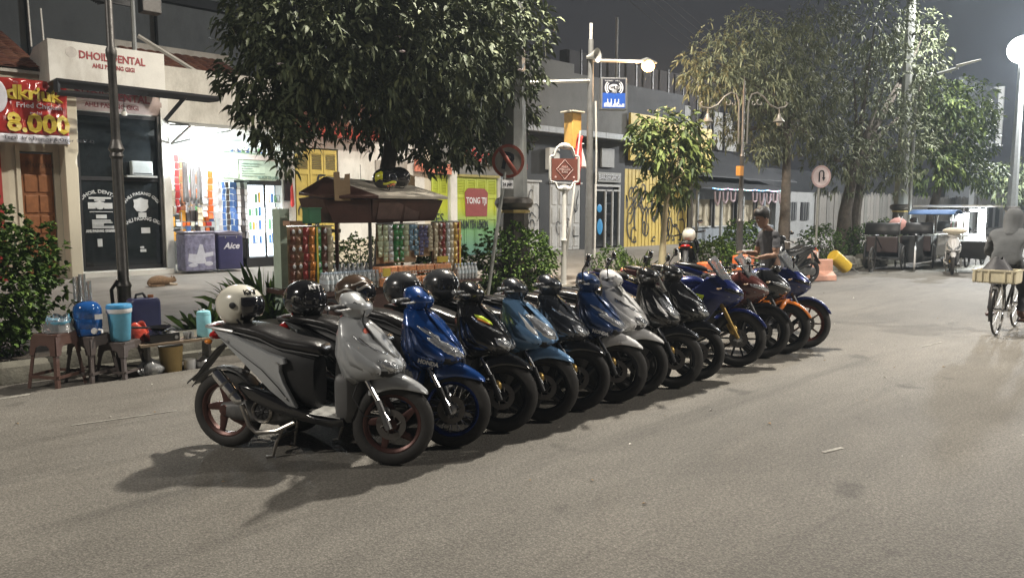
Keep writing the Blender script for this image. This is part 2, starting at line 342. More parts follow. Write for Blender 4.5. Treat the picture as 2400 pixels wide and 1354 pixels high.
# wifi advert box
t = thing('wifi_light_box', 'blue and black free wifi sign box fixed to the utility pole', 'sign', (11.24, 9.22, 3.57), radians(-38))
BL = M('print_blue', (.03, .10, .42), .3); BK = M('print_black', (.03, .03, .04), .3); PW = M('print_white', (.75, .76, .78), .4)
m = MB(); m.box(0, .50, .0, .16, 0, .60); m.build('casing', M('casing_grey', (.16, .16, .16), .5), t, bevel=.008)
m = MB(); m.box(.03, .47, -.006, -.001, .31, .57); m.build('sign_panel', BK, t)
m = MB(); m.box(.03, .47, -.006, -.001, .03, .31); m.build('sign_panel', BL, t)
m = MB(); m.ell((.25, -.008, .41), .105, .003, .062, 20, 8); m.build('wifi_emblem', PW, t)
for s in (-1, 1):
    for r in (.135, .17):
        m = MB(); A = [radians(a) for a in range(-42, 43, 12)]
        m.rings([[V(.25 + s * cos(a) * (r - .012), -.009, .41 + sin(a) * r * .9), V(.25 + s * cos(a) * (r + .010), -.009, .41 + sin(a) * r * .95)] for a in A], False); m.build('wifi_wave', PW, t, fix=False)
text('lettering', 'Wi', .07, BK, t, (.172, -.013, .388), sx=1.0, bold=.002); m = MB(); m.box(.245, .335, -.0145, -.0125, .378, .445); m.build('wifi_plate', BK, t); text('lettering', 'Fi', .07, PW, t, (.262, -.019, .388), bold=.001)
text('lettering', 'FREE', .045, PW, t, (.21, -.009, .31)); text('lettering', 'KOMINFO    online', .032, PW, t, (.07, -.009, .525), sx=1.1)
rs = random.Random(5)
m = MB()
for k in range(16):
    x = .06 + k * .025; h_ = rs.uniform(.02, .10); m.box(x, x + .016, -.0095, -.007, .05, .05 + h_)
for k in range(4):
    x = .12 + k * .07; m.box(x, x + .02, -.0105, -.0097, .1, .17); m.ell((x + .01, -.01, .185), .012, .002, .014, 8, 6)
m.build('printed_skyline', PW, t)
t = thing('yellow_lamp_box', 'tall yellow box with small cap beside the utility pole', 'light box', (11.02, 9.75, 2.85))
m = MB(); m.box(-.10, .16, -.1, .12, 0, .68); m.build('box', M('yellow_acrylic', (.72, .42, .10), .5), t, bevel=.01)
m = MB(); m.box(-.17, .2, -.16, .16, .681, .715); m.build('cap', CREAM, t, bevel=.01)
m = MB(); m.tube([(.14, .0, .1), (.24, -.1, .1)], .02, 6); m.build('bracket', DARKST, t)
# flag on leaning pole
t = thing('flag', 'red and white flag drooping from a leaning white pole', 'flag', (10.3, 9.25, .2), 0)
PP = [V(-.10, 0, 0), V(.25, .05, 1.6), V(.50, .1, 2.95)]
m = MB(); m.tube(PP, [.022, .02, .015], 8); m.build('flagpole', WHITE, t)
FR = M('flag_red', (.55, .04, .03), .7); FW = M('flag_white', (.75, .74, .70), .7)
def flagp(u, v, white):
    z = 2.9 - v * .95; x = .47 - v * .13 + u * (.10 + v * .19); y = .1 + .05 * sin(u * 9 + v * 3) + .02 * sin(v * 8)
    return V(x, y, z - u * .1 * (1 - v))
m = MB(); m.grid(lambda u, v: flagp(u * .72, v, 0), 14, 14); m.build('red_cloth', FR, t, solid=.003, fix=False)
m = MB(); m.grid(lambda u, v: flagp(.72 + u * .28, .12 + v * .52, 1), 6, 10); m.build('white_cloth', FW, t, solid=.003, fix=False)
# left near lamp post
def iron_post(x, y, z, label, h, top=False):
    t = thing('iron_lamp_post', label, 'lamp post', (x, y, z))
    m = MB(); m.lathe([(.10, 0), (.10, .08), (.075, .12), (.072, .60), (.085, .64), (.06, .70), (.056, 2.06)], n=14); m.build('post_base', DARKST, t)
    m = MB(); m.lathe([(.054, 2.06), (.075, 2.09), (.062, 2.13), (.085, 2.17), (.062, 2.22), (.05, 2.27)], n=14); m.build('ring', DARKST, t)
    m = MB(); m.lathe([(.046, 2.27), (.044, 3.14), (.058, 3.18), (.058, 3.24), (.04, 3.28), (.036, h)], n=12); m.build('upper_post', DARKST, t)
    return t
t = iron_post(2.68, 9.15, .17, 'dark ornamental iron post in front of the dental shop door', 6.2)
m = MB(); m.tube([(0, 0, .1), (-.12, -.02, .12), (-.13, 0, .6), (-.06, 0, .7)], .02, 6); m.build('cable_pipe', BLACKM, t)
# ================================================================ buildings
TILE = [M('clay_tile_%d' % i, c, .85, nz=(8, .3), bump=(40, .3), dirt=(3, (.06, .04, .035), .6)) for i, c in enumerate([(.20, .075, .045), (.16, .065, .045), (.23, .10, .06)])]
GL = M('dark_shop_glass', (.015, .018, .020), .06, spec=.8, nz=(3, .3))
GREYP = M('grey_plaster', (.22, .22, .21), .85, nz=(1.2, .12), bump=(25, .3), dirt=(.8, (.11, .105, .10), .6))
CHAR = M('charcoal_paint', (.042, .043, .045), .7, nz=(2, .2), dirt=(1.5, (.09, .085, .08), .4))
DWALL = M('distant_dark_wall', (.27, .285, .28), .9, nz=(.5, .12), dirt=(.5, (.07, .075, .075), .5))
SIGNR = M('sign_dark_red', (.33, .05, .055), .6)
WOODB = M('carved_teak', (.26, .10, .035), .5, nz=(6, .25), bump=(18, .4))
LGREEN = M('pale_green_board', (.50, .62, .50), .5)
def bx(par, name, m, x0, x1, y0, y1, z0, z1, bevel=0, **k):
    b = MB(); b.box(x0, x1, y0, y1, z0, z1); return b.build(name, m, par, bevel=bevel, smooth=False, **k)
def tile_mesh(i):
    m = MB(); R = []
    for y in (0, .30):
        R.append([V(x, y, .018 + .022 * sin(pi * (x + .11) / .22 * 1.0) - (.03 if y else 0) * 0) for x in (-.11, -.07, -.02, .03, .08, .115)])
    m.rings(R, False); R = [[V(p.x, 0, p.z - .025) for p in R[0]], R[0]]; m.rings(R, False)
    return m.mesh('roof_tile', TILE[i], ang=60, fix=False)
TM = [tile_mesh(i) for i in range(3)]
rt = random.Random(11)
def tiles(par, x0, x1, ye, ze, yr, zr, maxn=300):   # eave (ye, ze) up to the ridge (yr, zr)
    L = sqrt((yr - ye) ** 2 + (zr - ze) ** 2); sl = atan2(zr - ze, yr - ye); ny = int(L / .25); nx = int((x1 - x0) / .22); c = 0
    m = MB(); m.add([(x0, ye, ze - .01), (x1, ye, ze - .01), (x1, yr, zr - .01), (x0, yr, zr - .01)], [(0, 1, 2, 3)]); m.build('roof_deck', TILE[1], par, fix=False)
    far = MB()
    for j in range(ny):
        for i in range(nx):
            d = (j + .2) * .25; x = x0 + .11 + i * .22; y = ye + d * cos(sl); z = ze + d * sin(sl) + rt.uniform(0, .008)
            if c < maxn:
                o = link_mesh('roof_tile', rt.choice(TM), par, (x, y, z), (sl - .06, 0, rt.uniform(-.02, .02)))
            c += 1
def house(name, label, cat='building'): return thing(name, label, cat)
# --- 1 fried chicken shop at the far left
b = house('cream_shop_house', 'cream plastered shop with carved wooden door, behind the red fried chicken banner')
bx(b, 'wall', CREAM, -6, 3.25, 17, 17.3, .2, 4.3); bx(b, 'wall', CREAM, 3.82, 3.92, 17, 17.3, .2, 4.3); bx(b, 'wall', CREAM, 3.25, 3.82, 17, 17.3, 2.8, 4.3)
m = MB(); m.prism([(3.92, .2), (4.12, .2), (4.14, 2.5), (4.10, 2.6), (4.16, 2.8), (4.18, 3.95), (4.12, 4.05), (3.92, 4.08)], 16.55, 16.995); m.build('pillar', CREAM, b, bevel=.01)
m = MB(); m.prism([(3.98, 2.9), (4.0, 3.5), (3.94, 3.55), (3.92, 3.0)], 16.5, 16.548); m.build('corbel', M('beige_trim', (.5, .38, .28), .7), b)
d = bx(b, 'carved_door', WOODB, 3.27, 3.80, 17.05, 17.12, .3, 2.76)
for k in range(5):
    for s in (0, 1): bx(d, 'door_panel', WOODB, 3.31 + s * .24, 3.52 + s * .24, 17.02, 17.048, .42 + k * .40, .76 + k * .40, bevel=.012)
text('door_lettering', 'Pluralto', .17, M('door_carving', (.16, .07, .03), .6), d, (3.34, 17.045, 2.50), depth=.006)
bx(b, 'red_board', M('red_board', (.32, .03, .025), .5), 2.2, 2.93, 16.9, 16.96, .3, 2.9)
bx(b, 'door_frame', CREAM, 3.18, 3.25, 16.95, 17.0, .2, 2.9)
m = MB(); m.prism([(16.9, 4.26), (21, 5.76), (21, 5.84), (16.9, 4.32)], -6, 3.75, 'X'); m.build('roof_slab', OFFW, b)
tiles(b, .2, 3.76, 16.85, 4.36, 20.6, 5.73, 290)
# banner
BR = M('banner_red', (.38, .035, .03), .2, coat=.6, bump=(3, .5)); BY = M('banner_yellow', (.58, .44, .06), .4); BW = M('banner_white', (.62, .62, .68), .35)
t = thing('vinyl_banner', 'glossy red vinyl banner offering fried chicken for 8.000', 'banner', (2.0, 16.35, 0))
def ban(u, z): return V(u * 2.0, .05 * sin(u * 26 + z * 1.5) * (1 - abs(z - 3.4)) + .02 * sin(u * 61), 0)
def bandy(x, z): return .03 * sin(x * 8 + z * 5) + .022 * sin(x * 23 - z * 9) + .010 * sin(x * 47 + z * 3) - .01
m = MB(); m.grid(lambda u, v: V(-1.4 + 3.36 * u, bandy(-1.4 + 3.36 * u, 3.08 + v * 1.0), 3.08 + v * 1.0 - .02 * sin(u * 3)), 90, 16); m.build('red_sheet', BR, t, solid=.004)
m = MB(); m.grid(lambda u, v: V(-1.4 + 3.36 * u, bandy(-1.4 + 3.36 * u, 2.92 + v * .16), 2.92 + v * .158 - .02 * sin(u * 3)), 90, 3); m.build('white_strip', BW, t, solid=.004)
def drape(o, off=-.028):
    for v in o.data.vertices:
        wv = Matrix.Translation(o.location) @ o.rotation_euler.to_matrix().to_4x4() @ Matrix.Diagonal((*o.scale, 1)) @ v.co
        v.co.z += -(bandy(wv.x, wv.z) + off) * (1 if v.co.z > 0 else 1)
for s_, sz, x, z, mt, bo in (('dkriuk', .34, .98, 3.70, BY, .014), ('Fried Chicken', .13, 1.13, 3.55, BW, .001), ('mulai', .09, 1.33, 3.43, BW, 0), ('8.000', .46, .96, 3.12, BY, .018), ('Tegal : Info Promosi & Order  0857-42', .095, .90, 2.965, BK, 0)):
    o = text('lettering', s_, sz, mt, t, (x, -.03, z), bold=bo); drape(o, -.004)
m = MB(); m.ell((.83, -.03, 3.72), .17, .012, .30, 20, 10); m.build('printed_bowl', BW, t); m = MB(); m.ell((.74, -.045, 3.78), .12, .012, .16, 16, 8); m.build('printed_food', BY, t)
for x in (-1.2, 1.9):
    m = MB(); m.tube([(x, .0, 4.08), (x + .03, .3, 4.2), (x, .62, 4.25)], .008, 5); m.build('string', BLACKM, t)
# --- 2 dental shop
b = house('dental_shop', 'white dental shop with box parapet sign and dark glass double door')
bx(b, 'wall', WHITE, 5.86, 6.02, 16.9, 17.3, .2, 4.1); bx(b, 'wall', WHITE, 4.12, 4.24, 17.0, 17.3, .2, 4.1)
bx(b, 'wall', OFFW, 4.24, 5.86, 17.02, 17.25, 3.66, 4.15)
bx(b, 'door_step', WHITE, 4.05, 5.9, 16.6, 17.2, .1, .42)
m = MB(); m.prism([(16.2, 4.05), (16.2, 4.84), (17.3, 4.84), (19.2, 4.1), (19.2, 3.4), (17.3, 3.4), (17.3, 4.05)], 3.66, 5.74, 'X'); m.build('parapet_box', WHITE, b, bevel=.01)
text('lettering', 'DHOIL DENTAL', .20, SIGNR, b, (4.17, 16.195, 4.55), bold=.005, sx=.84); text('lettering', 'AHLI PASANG GIGI', .115, SIGNR, b, (4.40, 16.195, 4.40), bold=.003, sx=.78)
m = MB(); m.lathe([(.10, 0), (.10, .004)], (4.05, 16.196, 4.64), 'Y', 20); m.build('faded_emblem', M('faded_grey', (.55, .52, .48), .7), b)
m = MB(); m.grid(lambda u, v: V(4.14 + u * 1.75, 16.99 - .10 * sin(pi * v), 3.68 + v * .44), 20, 6); m.build('cloth_sign', M('sign_cloth', (.42, .33, .30), .7, dirt=(3, (.25, .2, .18), .6)), b)
text('lettering', 'DHOIL DENTAL', .22, M('sign_maroon', (.18, .03, .035), .6), b, (4.20, 16.87, 3.90), bold=.006, sx=.92); text('lettering', 'AHLI PASANG GIGI', .13, M('sign_maroon', (0, 0, 0)), b, (4.40, 16.87, 3.74), bold=.003, sx=.92)
for x0, x1 in ((4.25, 5.02), (5.03, 5.85)):
    d = bx(b, 'glass_door', GL, x0 + .05, x1 - .05, 17.06, 17.08, .46, 3.62)
    for (a0, a1, z0, z1) in ((x0, x0 + .05, .42, 3.66), (x1 - .05, x1, .42, 3.66), (x0 + .05, x1 - .05, .42, .50), (x0 + .05, x1 - .05, 3.58, 3.66), (x0 + .05, x1 - .05, 2.28, 2.36)):
        bx(d, 'door_frame', BLACKM, a0, a1, 17.03, 17.10, z0, z1)
bx(b, 'door_jamb', DARKST, 5.80, 5.86, 16.96, 17.04, .42, 3.66)
FROST = M('frosted_print', (.42, .43, .43), .6); 
text('door_lettering', 'DHOIL DENTAL', .10, FROST, b, (4.62, 17.05, 2.02), align='CENTER', bend=.42, bold=.002)
text('door_lettering', 'AHLI PASANG GIGI', .09, FROST, b, (5.44, 17.05, 2.0), align='CENTER', bend=.36, bold=.002)
text('door_lettering', 'AHLI PASANG GIGI', .11, FROST, b, (5.44, 17.05, 1.46), align='CENTER', bend=.9, bold=.002, sx=.8)
text('door_lettering', 'AHLI PASANG GIGI/BEHEL', .075, FROST, b, (4.34, 17.05, 1.22), bold=.004, sx=.72)
def shield(x, z, s):
    m = MB(); m.prism([(x + s * a, z + s * c) for a, c in ((-1, .75), (-.5, .85), (0, 1.05), (.5, .85), (1, .75), (.92, .2), (1, -.3), (.6, -.85), (0, -1), (-.6, -.85), (-1, -.3), (-.92, .2))], 17.044, 17.05); m.build('door_sticker', FROST, b)
shield(4.62, 1.77, .085); shield(5.42, 1.78, .15)
for (x0, x1, z0, z1) in ((4.40, 4.54, 1.70, 1.83), (4.70, 4.86, 1.70, 1.82), (4.42, 4.84, 1.90, 1.94), (4.52, 4.72, 1.86, 1.89), (4.42, 4.86, 1.63, 1.645), (4.54, 4.74, 1.50, 1.58), (5.36, 5.52, 1.52, 1.62), (5.40, 5.58, 1.18, 1.30), (4.54, 4.63, .92, 1.08), (5.36, 5.44, .86, .90), (5.36, 5.48, .78, .84), (4.18, 4.24, 1.65, 2.3)):
    bx(b, 'door_sticker', FROST, x0, x1, 17.044, 17.051, z0, z1)
rs = random.Random(2)
for k in range(7): bx(b, 'door_sticker', FROST, 4.46, 4.66 + rs.random() * .22, 17.044, 17.05, 1.30 + k * .026, 1.318 + k * .026)
# frame of the steel awning
for p in ([(3.66, 16.15, 4.0), (6.6, 16.15, 4.0)], [(3.66, 15.7, 4.0), (6.62, 15.7, 3.98)], [(3.66, 16.15, 4.0), (3.66, 15.7, 4.0)], [(6.6, 16.15, 4.0), (6.62, 15.7, 3.98)], [(4.6, 16.15, 4.0), (4.6, 15.7, 4.0)], [(5.4, 16.15, 4.0), (5.4, 15.7, 3.99)], [(3.68, 17, 3.8), (3.68, 15.75, 3.98)], [(5.98, 16.98, 3.6), (5.98, 15.8, 3.97)], [(3.66, 15.72, 3.8), (4.6, 15.72, 3.8)], [(3.66, 15.7, 4.0), (3.66, 15.7, 3.8)], [(4.6, 15.7, 4.0), (4.6, 15.7, 3.8)]):
    m = MB(); m.tube(p, .055, 4); m.build('awning_bar', BLACKM, b)
m = MB(); m.tube([(5.05, 16.6, 3.95), (5.05, 16.6, 3.72)], .008, 5); m.build('bulb_cord', BLACKM, b)
m = MB(); m.lathe([(.02, .1), (.025, .06), (.055, 0), (.05, -.05), (.01, -.07)], (5.05, 16.6, 3.64), n=14); m.build('unlit_bulb', WHITE, b)
t = thing('air_conditioner', 'white air conditioner seen behind the upper glass of the dental door', 'air conditioner', (5.22, 16.86, 2.40))
bx(t, 'casing', M('ac_white', (.35, .39, .40), .5), 0, .42, 0, .17, 0, .30, bevel=.02); bx(t, 'vent', BLACKM, .03, .39, -.004, .01, .03, .05)
bx(t, 'shelf', GALV, -.1, .5, .0, .19, -.04, -.003)
tiles(b, 6.0, 8.6, 18.6, 5.0, 20.0, 5.62, 260)
m = MB(); m.tube([(6.0, 18.5, 5.62), (7.2, 18.3, 4.95)], .05, 5); m.build('roof_hip', OFFW, b)
bx(b, 'ridge_wall', OFFW, 5.9, 8.8, 20.0, 20.2, 5.2, 5.78)
# --- 3 bright grocery shop
b = house('grocery_shop', 'brightly lit grocery shop with hanging goods and a fridge, next to the dental shop')
bx(b, 'wall', OFFW, 5.86, 8.88, 16.95, 17.25, 3.42, 4.75); bx(b, 'wall', OFFW, 8.62, 8.88, 16.95, 17.3, .2, 3.42)
INT = M('shop_interior', (.72, .74, .72), .7)
bx(b, 'back_wall', INT, 5.9, 8.9, 19.6, 19.7, .3, 3.6); bx(b, 'side_wall', INT, 6.03, 6.08, 17.3, 19.6, .3, 3.6); bx(b, 'side_wall', INT, 8.8, 8.85, 17.3, 19.6, .3, 3.6); bx(b, 'ceiling', INT, 6.0, 8.9, 17.26, 19.7, 3.5, 3.56)
m = MB(); m.hexa([(6.0, 16.98, 3.56), (8.9, 16.98, 3.56), (8.9, 15.7, 3.38), (6.0, 15.7, 3.38), (6.0, 16.98, 3.6), (8.9, 16.98, 3.6), (8.9, 15.7, 3.42), (6.0, 15.7, 3.42)]); m.build('canopy', GALV, b)
for p in ([(6.05, 16.9, 3.1), (6.9, 15.8, 3.36)], [(6.05, 15.75, 3.40), (6.05, 16.9, 3.1)], [(6.2, 15.75, 3.42), (6.05, 16.9, 3.5)]):
    m = MB(); m.tube(p, .022, 5); m.build('awning_bar', GALV, b)
TUBE = M('fluorescent_tube', (1, 1, 1), .3, emit=((.93, .98, 1), 38))
m = MB(); m.tube([(6.25, 16.3, 3.22), (6.95, 16.3, 3.22)], .035, 10); m.build('fluorescent_tube', TUBE, b)
lamp('shop_light', b, (6.6, 16.28, 3.12), 210, (.93, .98, 1), .06); lamp('shop_light', b, (7.4, 18.2, 3.3), 150, (.95, 1, 1), .15)
text('shop_lettering', 'TOKOANE. Dimsum', .25, M('pale_letter', (.72, .80, .74), .5), b, (6.95, 16.5, 3.02), bold=.006, sx=.92, depth=.01); bx(b, 'letter_rail', GALV, 6.8, 8.6, 16.515, 16.54, 3.0, 3.02)
sg = bx(b, 'menu_board', LGREEN, 6.95, 8.30, 16.6, 16.63, 2.36, 2.98)
bx(b, 'menu_board_top', M('peach_white', (.75, .66, .60), .5), 6.95, 8.3, 16.585, 16.599, 2.82, 2.93); bx(b, 'menu_sheet', M('menu_mint', (.66, .80, .70), .5), 7.02, 7.38, 16.585, 16.599, 2.40, 2.80)
rs = random.Random(8)
for k in range(6): bx(b, 'menu_line', M('menu_ink', (.25, .36, .30), .6), 7.08, 7.2 + rs.random() * .14, 16.578, 16.584, 2.45 + k * .055, 2.468 + k * .055); bx(b, 'menu_line', M('menu_ink', (0, 0, 0)), 7.46, 7.6 + rs.random() * .6, 16.59, 16.599, 2.45 + k * .055, 2.465 + k * .055)
text('menu_lettering', 'BUKA 24 JAM', .085, M('menu_ink', (0, 0, 0)), b, (7.85, 16.585, 2.40), bold=.002)
# shelves and goods
GOODC = [(.65, .14, .03), (.75, .36, .05), (.6, .6, .62), (.08, .18, .45), (.5, .05, .05), (.12, .3, .12), (.7, .65, .5), (.08, .07, .07), (.8, .8, .82), (.35, .15, .08)]
GM = [M('package_%d' % i, c, .35, nz=(60, .5)) for i, c in enumerate(GOODC)]
def unit_box(mt):
    m = MB(); m.box(-.5, .5, -.5, .5, 0, 1); return m.mesh('package', mt, smooth=False)
UB = [unit_box(x) for x in GM]
for z in (.9, 1.25, 1.6, 1.95, 2.3): bx(b, 'shelf', GALV, 6.1, 7.7, 18.9, 19.5, z - .03, z)
for z in (.93, 1.28, 1.63, 1.98, 2.33):
    x = 6.15
    while x < 7.65:
        wd = rs.uniform(.07, .16); link_mesh('package', rs.choice(UB), b, (x + wd / 2, 18.98, z), (0, 0, 0), (wd * .9, .14, rs.uniform(.14, .26))); x += wd + .01
def goods_rack(x, y, z0, z1, step, ws, pal, name, label):   # strings of sachets hanging from a rail
    t = thing(name, label, 'goods'); 
    m = MB(); m.tube([(x[0] - .03, y, z1 + .02), (x[1] + .03, y, z1 + .02)], .008, 5); m.build('rail', GALV, t)
    xx = x[0]
    while xx < x[1]:
        mt = rs.choice(pal); z = z1; low = z0 + rs.uniform(0, .25)
        while z > low:
            h_ = step * rs.uniform(.9, 1.1)
            link_mesh('sachet', mt, t, (xx, y + rs.uniform(-.02, .02), z - h_), (rs.uniform(-.2, .2), rs.uniform(-.08, .08), rs.uniform(-.35, .35)), (ws * .92, .018, h_ * .93)); z -= h_
        xx += ws * 1.1
    return t
goods_rack((6.55, 6.98), 16.75, 1.3, 2.55, .15, .11, [UB[1], UB[0], UB[2], UB[6]], 'snack_strings', 'orange snack packets hanging in strings below the bright tube of the shop')
goods_rack((7.05, 7.72), 16.85, 1.05, 2.32, .14, .08, [UB[2], UB[8], UB[7], UB[3], UB[2]], 'sachet_strings', 'silver and dark sachet strings hanging under the green menu board')
goods_rack((6.12, 6.62), 17.15, 1.5, 2.9, .16, .10, [UB[2], UB[6], UB[9], UB[4]], 'pale_packet_strings', 'pale and red packet strings hanging at the inner left of the lit shop')
goods_rack((7.75, 8.55), 17.75, 2.45, 3.2, .15, .09, [UB[2], UB[3], UB[1], UB[5]], 'mixed_packet_strings', 'mixed packet strings hanging above the drinks fridge in the lit shop')
t = thing('plastic_bags', 'bundle of white plastic bags hanging in the glare of the shop tube', 'bags', (6.35, 16.6, 1.85))
for k in range(9):
    m = MB(); x = -.18 + k * .05; m.grid(lambda u, v: V(x + .03 * (u - .5) * (1.4 - v), .04 * sin(u * 7 + k) + .03 * (k % 3), v * .85 + .05 * sin(k * 3)), 5, 6); m.build('bag', M('bag_white', (.8, .8, .82), .4, trans=.2), t, solid=.003)
t = thing('snack_shelf', 'low metal shelf of orange snack packets inside the shop entrance', 'shelf', (6.2, 16.9, .33))
for z in (.35, .75, 1.1):
    bx(t, 'shelf_board', GALV, 0, .75, 0, .4, z - .02, z)
    for k in range(7): link_mesh('package', rs.choice([UB[1], UB[0], UB[7], UB[2], UB[3]]), t, (.06 + k * .105, .1, z), (0, 0, rs.uniform(-.2, .2)), (.09, .1, rs.uniform(.15, .27)))
for x in (0, .75): m = MB(); m.tube([(x, 0, 0), (x, 0, 1.3)], .012, 5); m.build('upright', WHITE, t)
# ice cream freezers
NAVY = M('freezer_navy', (.035, .035, .10), .35, coat=.3)
t = thing('ice_cream_freezer', 'grey violet ice cream chest freezer printed with a beach scene', 'freezer', (5.98, 16.2, .33))
bx(t, 'body', M('freezer_print', (.20, .20, .30), .4, nz=(9, .6)), 0, .66, 0, .5, .04, .84, bevel=.03); bx(t, 'lid', M('freezer_lid', (.16, .15, .2), .3), .0, .66, 0, .5, .845, .89, bevel=.02)
PP_ = M('print_pale', (.50, .52, .60), .5)
m = MB(); m.prism([(.08, .42), (.25, .40), (.32, .62), (.38, .60), (.42, .42), (.60, .45), (.60, .36), (.42, .33), (.45, .2), (.2, .2), (.06, .26)], -.004, -.001); m.build('printed_scene', PP_, t)
m = MB(); m.ell((.16, -.003, .17), .10, .002, .04, 14, 6); m.ell((.5, -.003, .19), .09, .002, .05, 14, 6); m.build('printed_scene', PP_, t)
t = thing('ice_cream_freezer', 'navy blue chest freezer lettered Aice beside the printed one', 'freezer', (6.70, 16.2, .33))
bx(t, 'body', NAVY, 0, .56, 0, .5, .04, .80, bevel=.03)
m = MB(); m.prism([(0, .805), (.56, .805), (.56, .84), (.28, .90), (0, .86)], 0, .5); m.build('lid', M('freezer_lid', (0, 0, 0)), t, bevel=.01)
text('lettering', 'Aice', .19, BW, t, (.12, -.006, .50), shear=.3, bold=.004)
for x in (.15, .40): bx(t, 'lid_clip', ALU, x, x + .02, -.012, -.002, .73, .77)
# fridge
t = thing('drinks_fridge', 'tall black framed glass door fridge glowing white with bottles inside', 'fridge', (7.72, 17.0, .34))
FI = M('fridge_interior_light', (.9, .95, 1), .4, emit=((.80, .92, 1), 2.2))
bx(t, 'cabinet', BLACKM, 0, .95, .50, .54, 0, 2.05); bx(t, 'cabinet', BLACKM, -.03, 0, 0, .54, 0, 2.05); bx(t, 'cabinet', BLACKM, .95, .98, 0, .54, 0, 2.05); bx(t, 'top_panel', BLACKM, -.03, .98, -.02, .54, 1.93, 2.05); bx(t, 'base_panel', BLACKM, -.03, .98, -.01, .54, .0, .22)
bx(t, 'glowing_back', FI, .0, .95, .47, .495, .22, 1.93); m = MB(); m.box(.01, .035, .03, .06, .25, 1.9); m.box(.50, .53, .03, .06, .25, 1.9); m.build('led_strip', M('fridge_led', (1, 1, 1), .4, emit=((.85, .95, 1), 14)), t)
for x in (-.02, .44, .93): bx(t, 'door_frame', BLACKM, x, x + .05, -.03, -.002, .22, 1.93)
bx(t, 'door_handle', WHITE, .42, .435, -.06, -.035, .8, 1.4)
for z in (.55, .88, 1.2, 1.52):
    bx(t, 'shelf', WHITE, .0, .95, .05, .45, z - .012, z)
    for k in range(11):
        if k == 5: continue
        link_mesh('bottle', rs.choice([UB[8], UB[3], UB[1], UB[6], UB[2], UB[5]]), t, (.07 + k * .081, .12, z), (0, 0, .6), (.045, .045, rs.uniform(.16, .24)))
lamp('fridge_light', t, (.47, -.25, 1.2), 12, (.8, .92, 1), .2)
t = thing('snack_carton_tray', 'white and orange cartons piled on top of the drinks fridge', 'cartons', (7.75, 17.15, 2.392))
for k in range(7): link_mesh('carton', rs.choice([UB[8], UB[8], UB[1]]), t, (.08 + k * .12, .1, 0), (0, 0, rs.uniform(-.1, .1)), (.11, .15, rs.uniform(.10, .17)))
bx(b, 'poster_panel', BLACKM, 8.66, 8.84, 16.90, 16.945, 1.9, 2.4)
t = thing('red_umbrella', 'folded red umbrella hung on the wall beside the fridge', 'umbrella', (8.80, 16.8, 1.75))
m = MB(); m.lathe([(.02, 0), (.05, .05), (.035, .4), (.012, .62)], n=8); m.build('cloth', FR, t); m = MB(); m.tube([(0, 0, .62), (0, 0, .72)], .008, 5); m.build('tip', BLACKM, t)
# --- 4 white house with yellow shutters
YEL = M('shutter_yellow', (.66, .52, .13), .55, nz=(4, .1), dirt=(5, (.25, .22, .10), .4))
b = house('yellow_shutter_house', 'white house with tall yellow shutter doors and red tiled roof, behind the tree and cart')
bx(b, 'wall', WHITE, 8.89, 8.98, 16.98, 17.3, .2, 3.5); bx(b, 'wall', WHITE, 10.2, 12.95, 16.98, 17.3, .2, 3.5); bx(b, 'wall', WHITE, 8.98, 10.2, 16.98, 17.3, 3.22, 3.5)
bx(b, 'skirting', CREAM, 8.9, 12.9, 16.94, 16.978, .2, .9)
m = MB(); m.hexa([(8.8, 16.55, 3.5), (11.2, 16.55, 3.5), (11.2, 17.2, 3.5), (8.8, 17.2, 3.5), (8.8, 16.45, 3.68), (11.2, 16.45, 3.68), (11.2, 17.2, 3.72), (8.8, 17.2, 3.72)]); m.build('red_eave', M('red_eave_paint', (.55, .09, .06), .5), b)
tiles(b, 8.8, 11.9, 16.55, 3.72, 19.2, 5.0, 300)
m = MB(); m.tube([(10.6, 16.6, 3.78), (9.9, 18.8, 4.9)], .07, 5); m.tube([(11.2, 16.7, 3.76), (12.5, 17.2, 3.4)], .04, 5); m.build('roof_hip', WHITE, b)
def shutter(par, x0, x1, z1, mat, leaves, name='shutter_door', z0=.35):
    wl = (x1 - x0) / leaves
    for i in range(leaves):
        a = x0 + i * wl + .008; c = a + wl - .016
        d = bx(par, name, mat, a, c, 17.0, 17.04, z0, z1)
        for (p0, p1, q0, q1) in ((a, a + .05, z0, z1), (c - .05, c, z0, z1), (a + .05, c - .05, z1 - .10, z1), (a + .05, c - .05, z1 - .62, z1 - .50), (a + .05, c - .05, 1.4, 1.52), (a + .05, c - .05, z0, z0 + .14)):
            bx(d, 'stile', mat, p0, p1, 16.975, 16.999, q0, q1)
        for k in range(8):
            z = z1 - .48 + k * .046
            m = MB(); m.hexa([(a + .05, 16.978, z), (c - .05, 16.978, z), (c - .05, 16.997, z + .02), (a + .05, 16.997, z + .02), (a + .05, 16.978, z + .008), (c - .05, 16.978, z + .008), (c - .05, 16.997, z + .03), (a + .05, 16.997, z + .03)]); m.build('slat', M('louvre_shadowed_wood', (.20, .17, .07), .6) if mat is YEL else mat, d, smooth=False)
shutter(b, 9.0, 10.16, 3.18, YEL, 3)
GRAF = M('graffiti_black', (.02, .02, .02), .6)
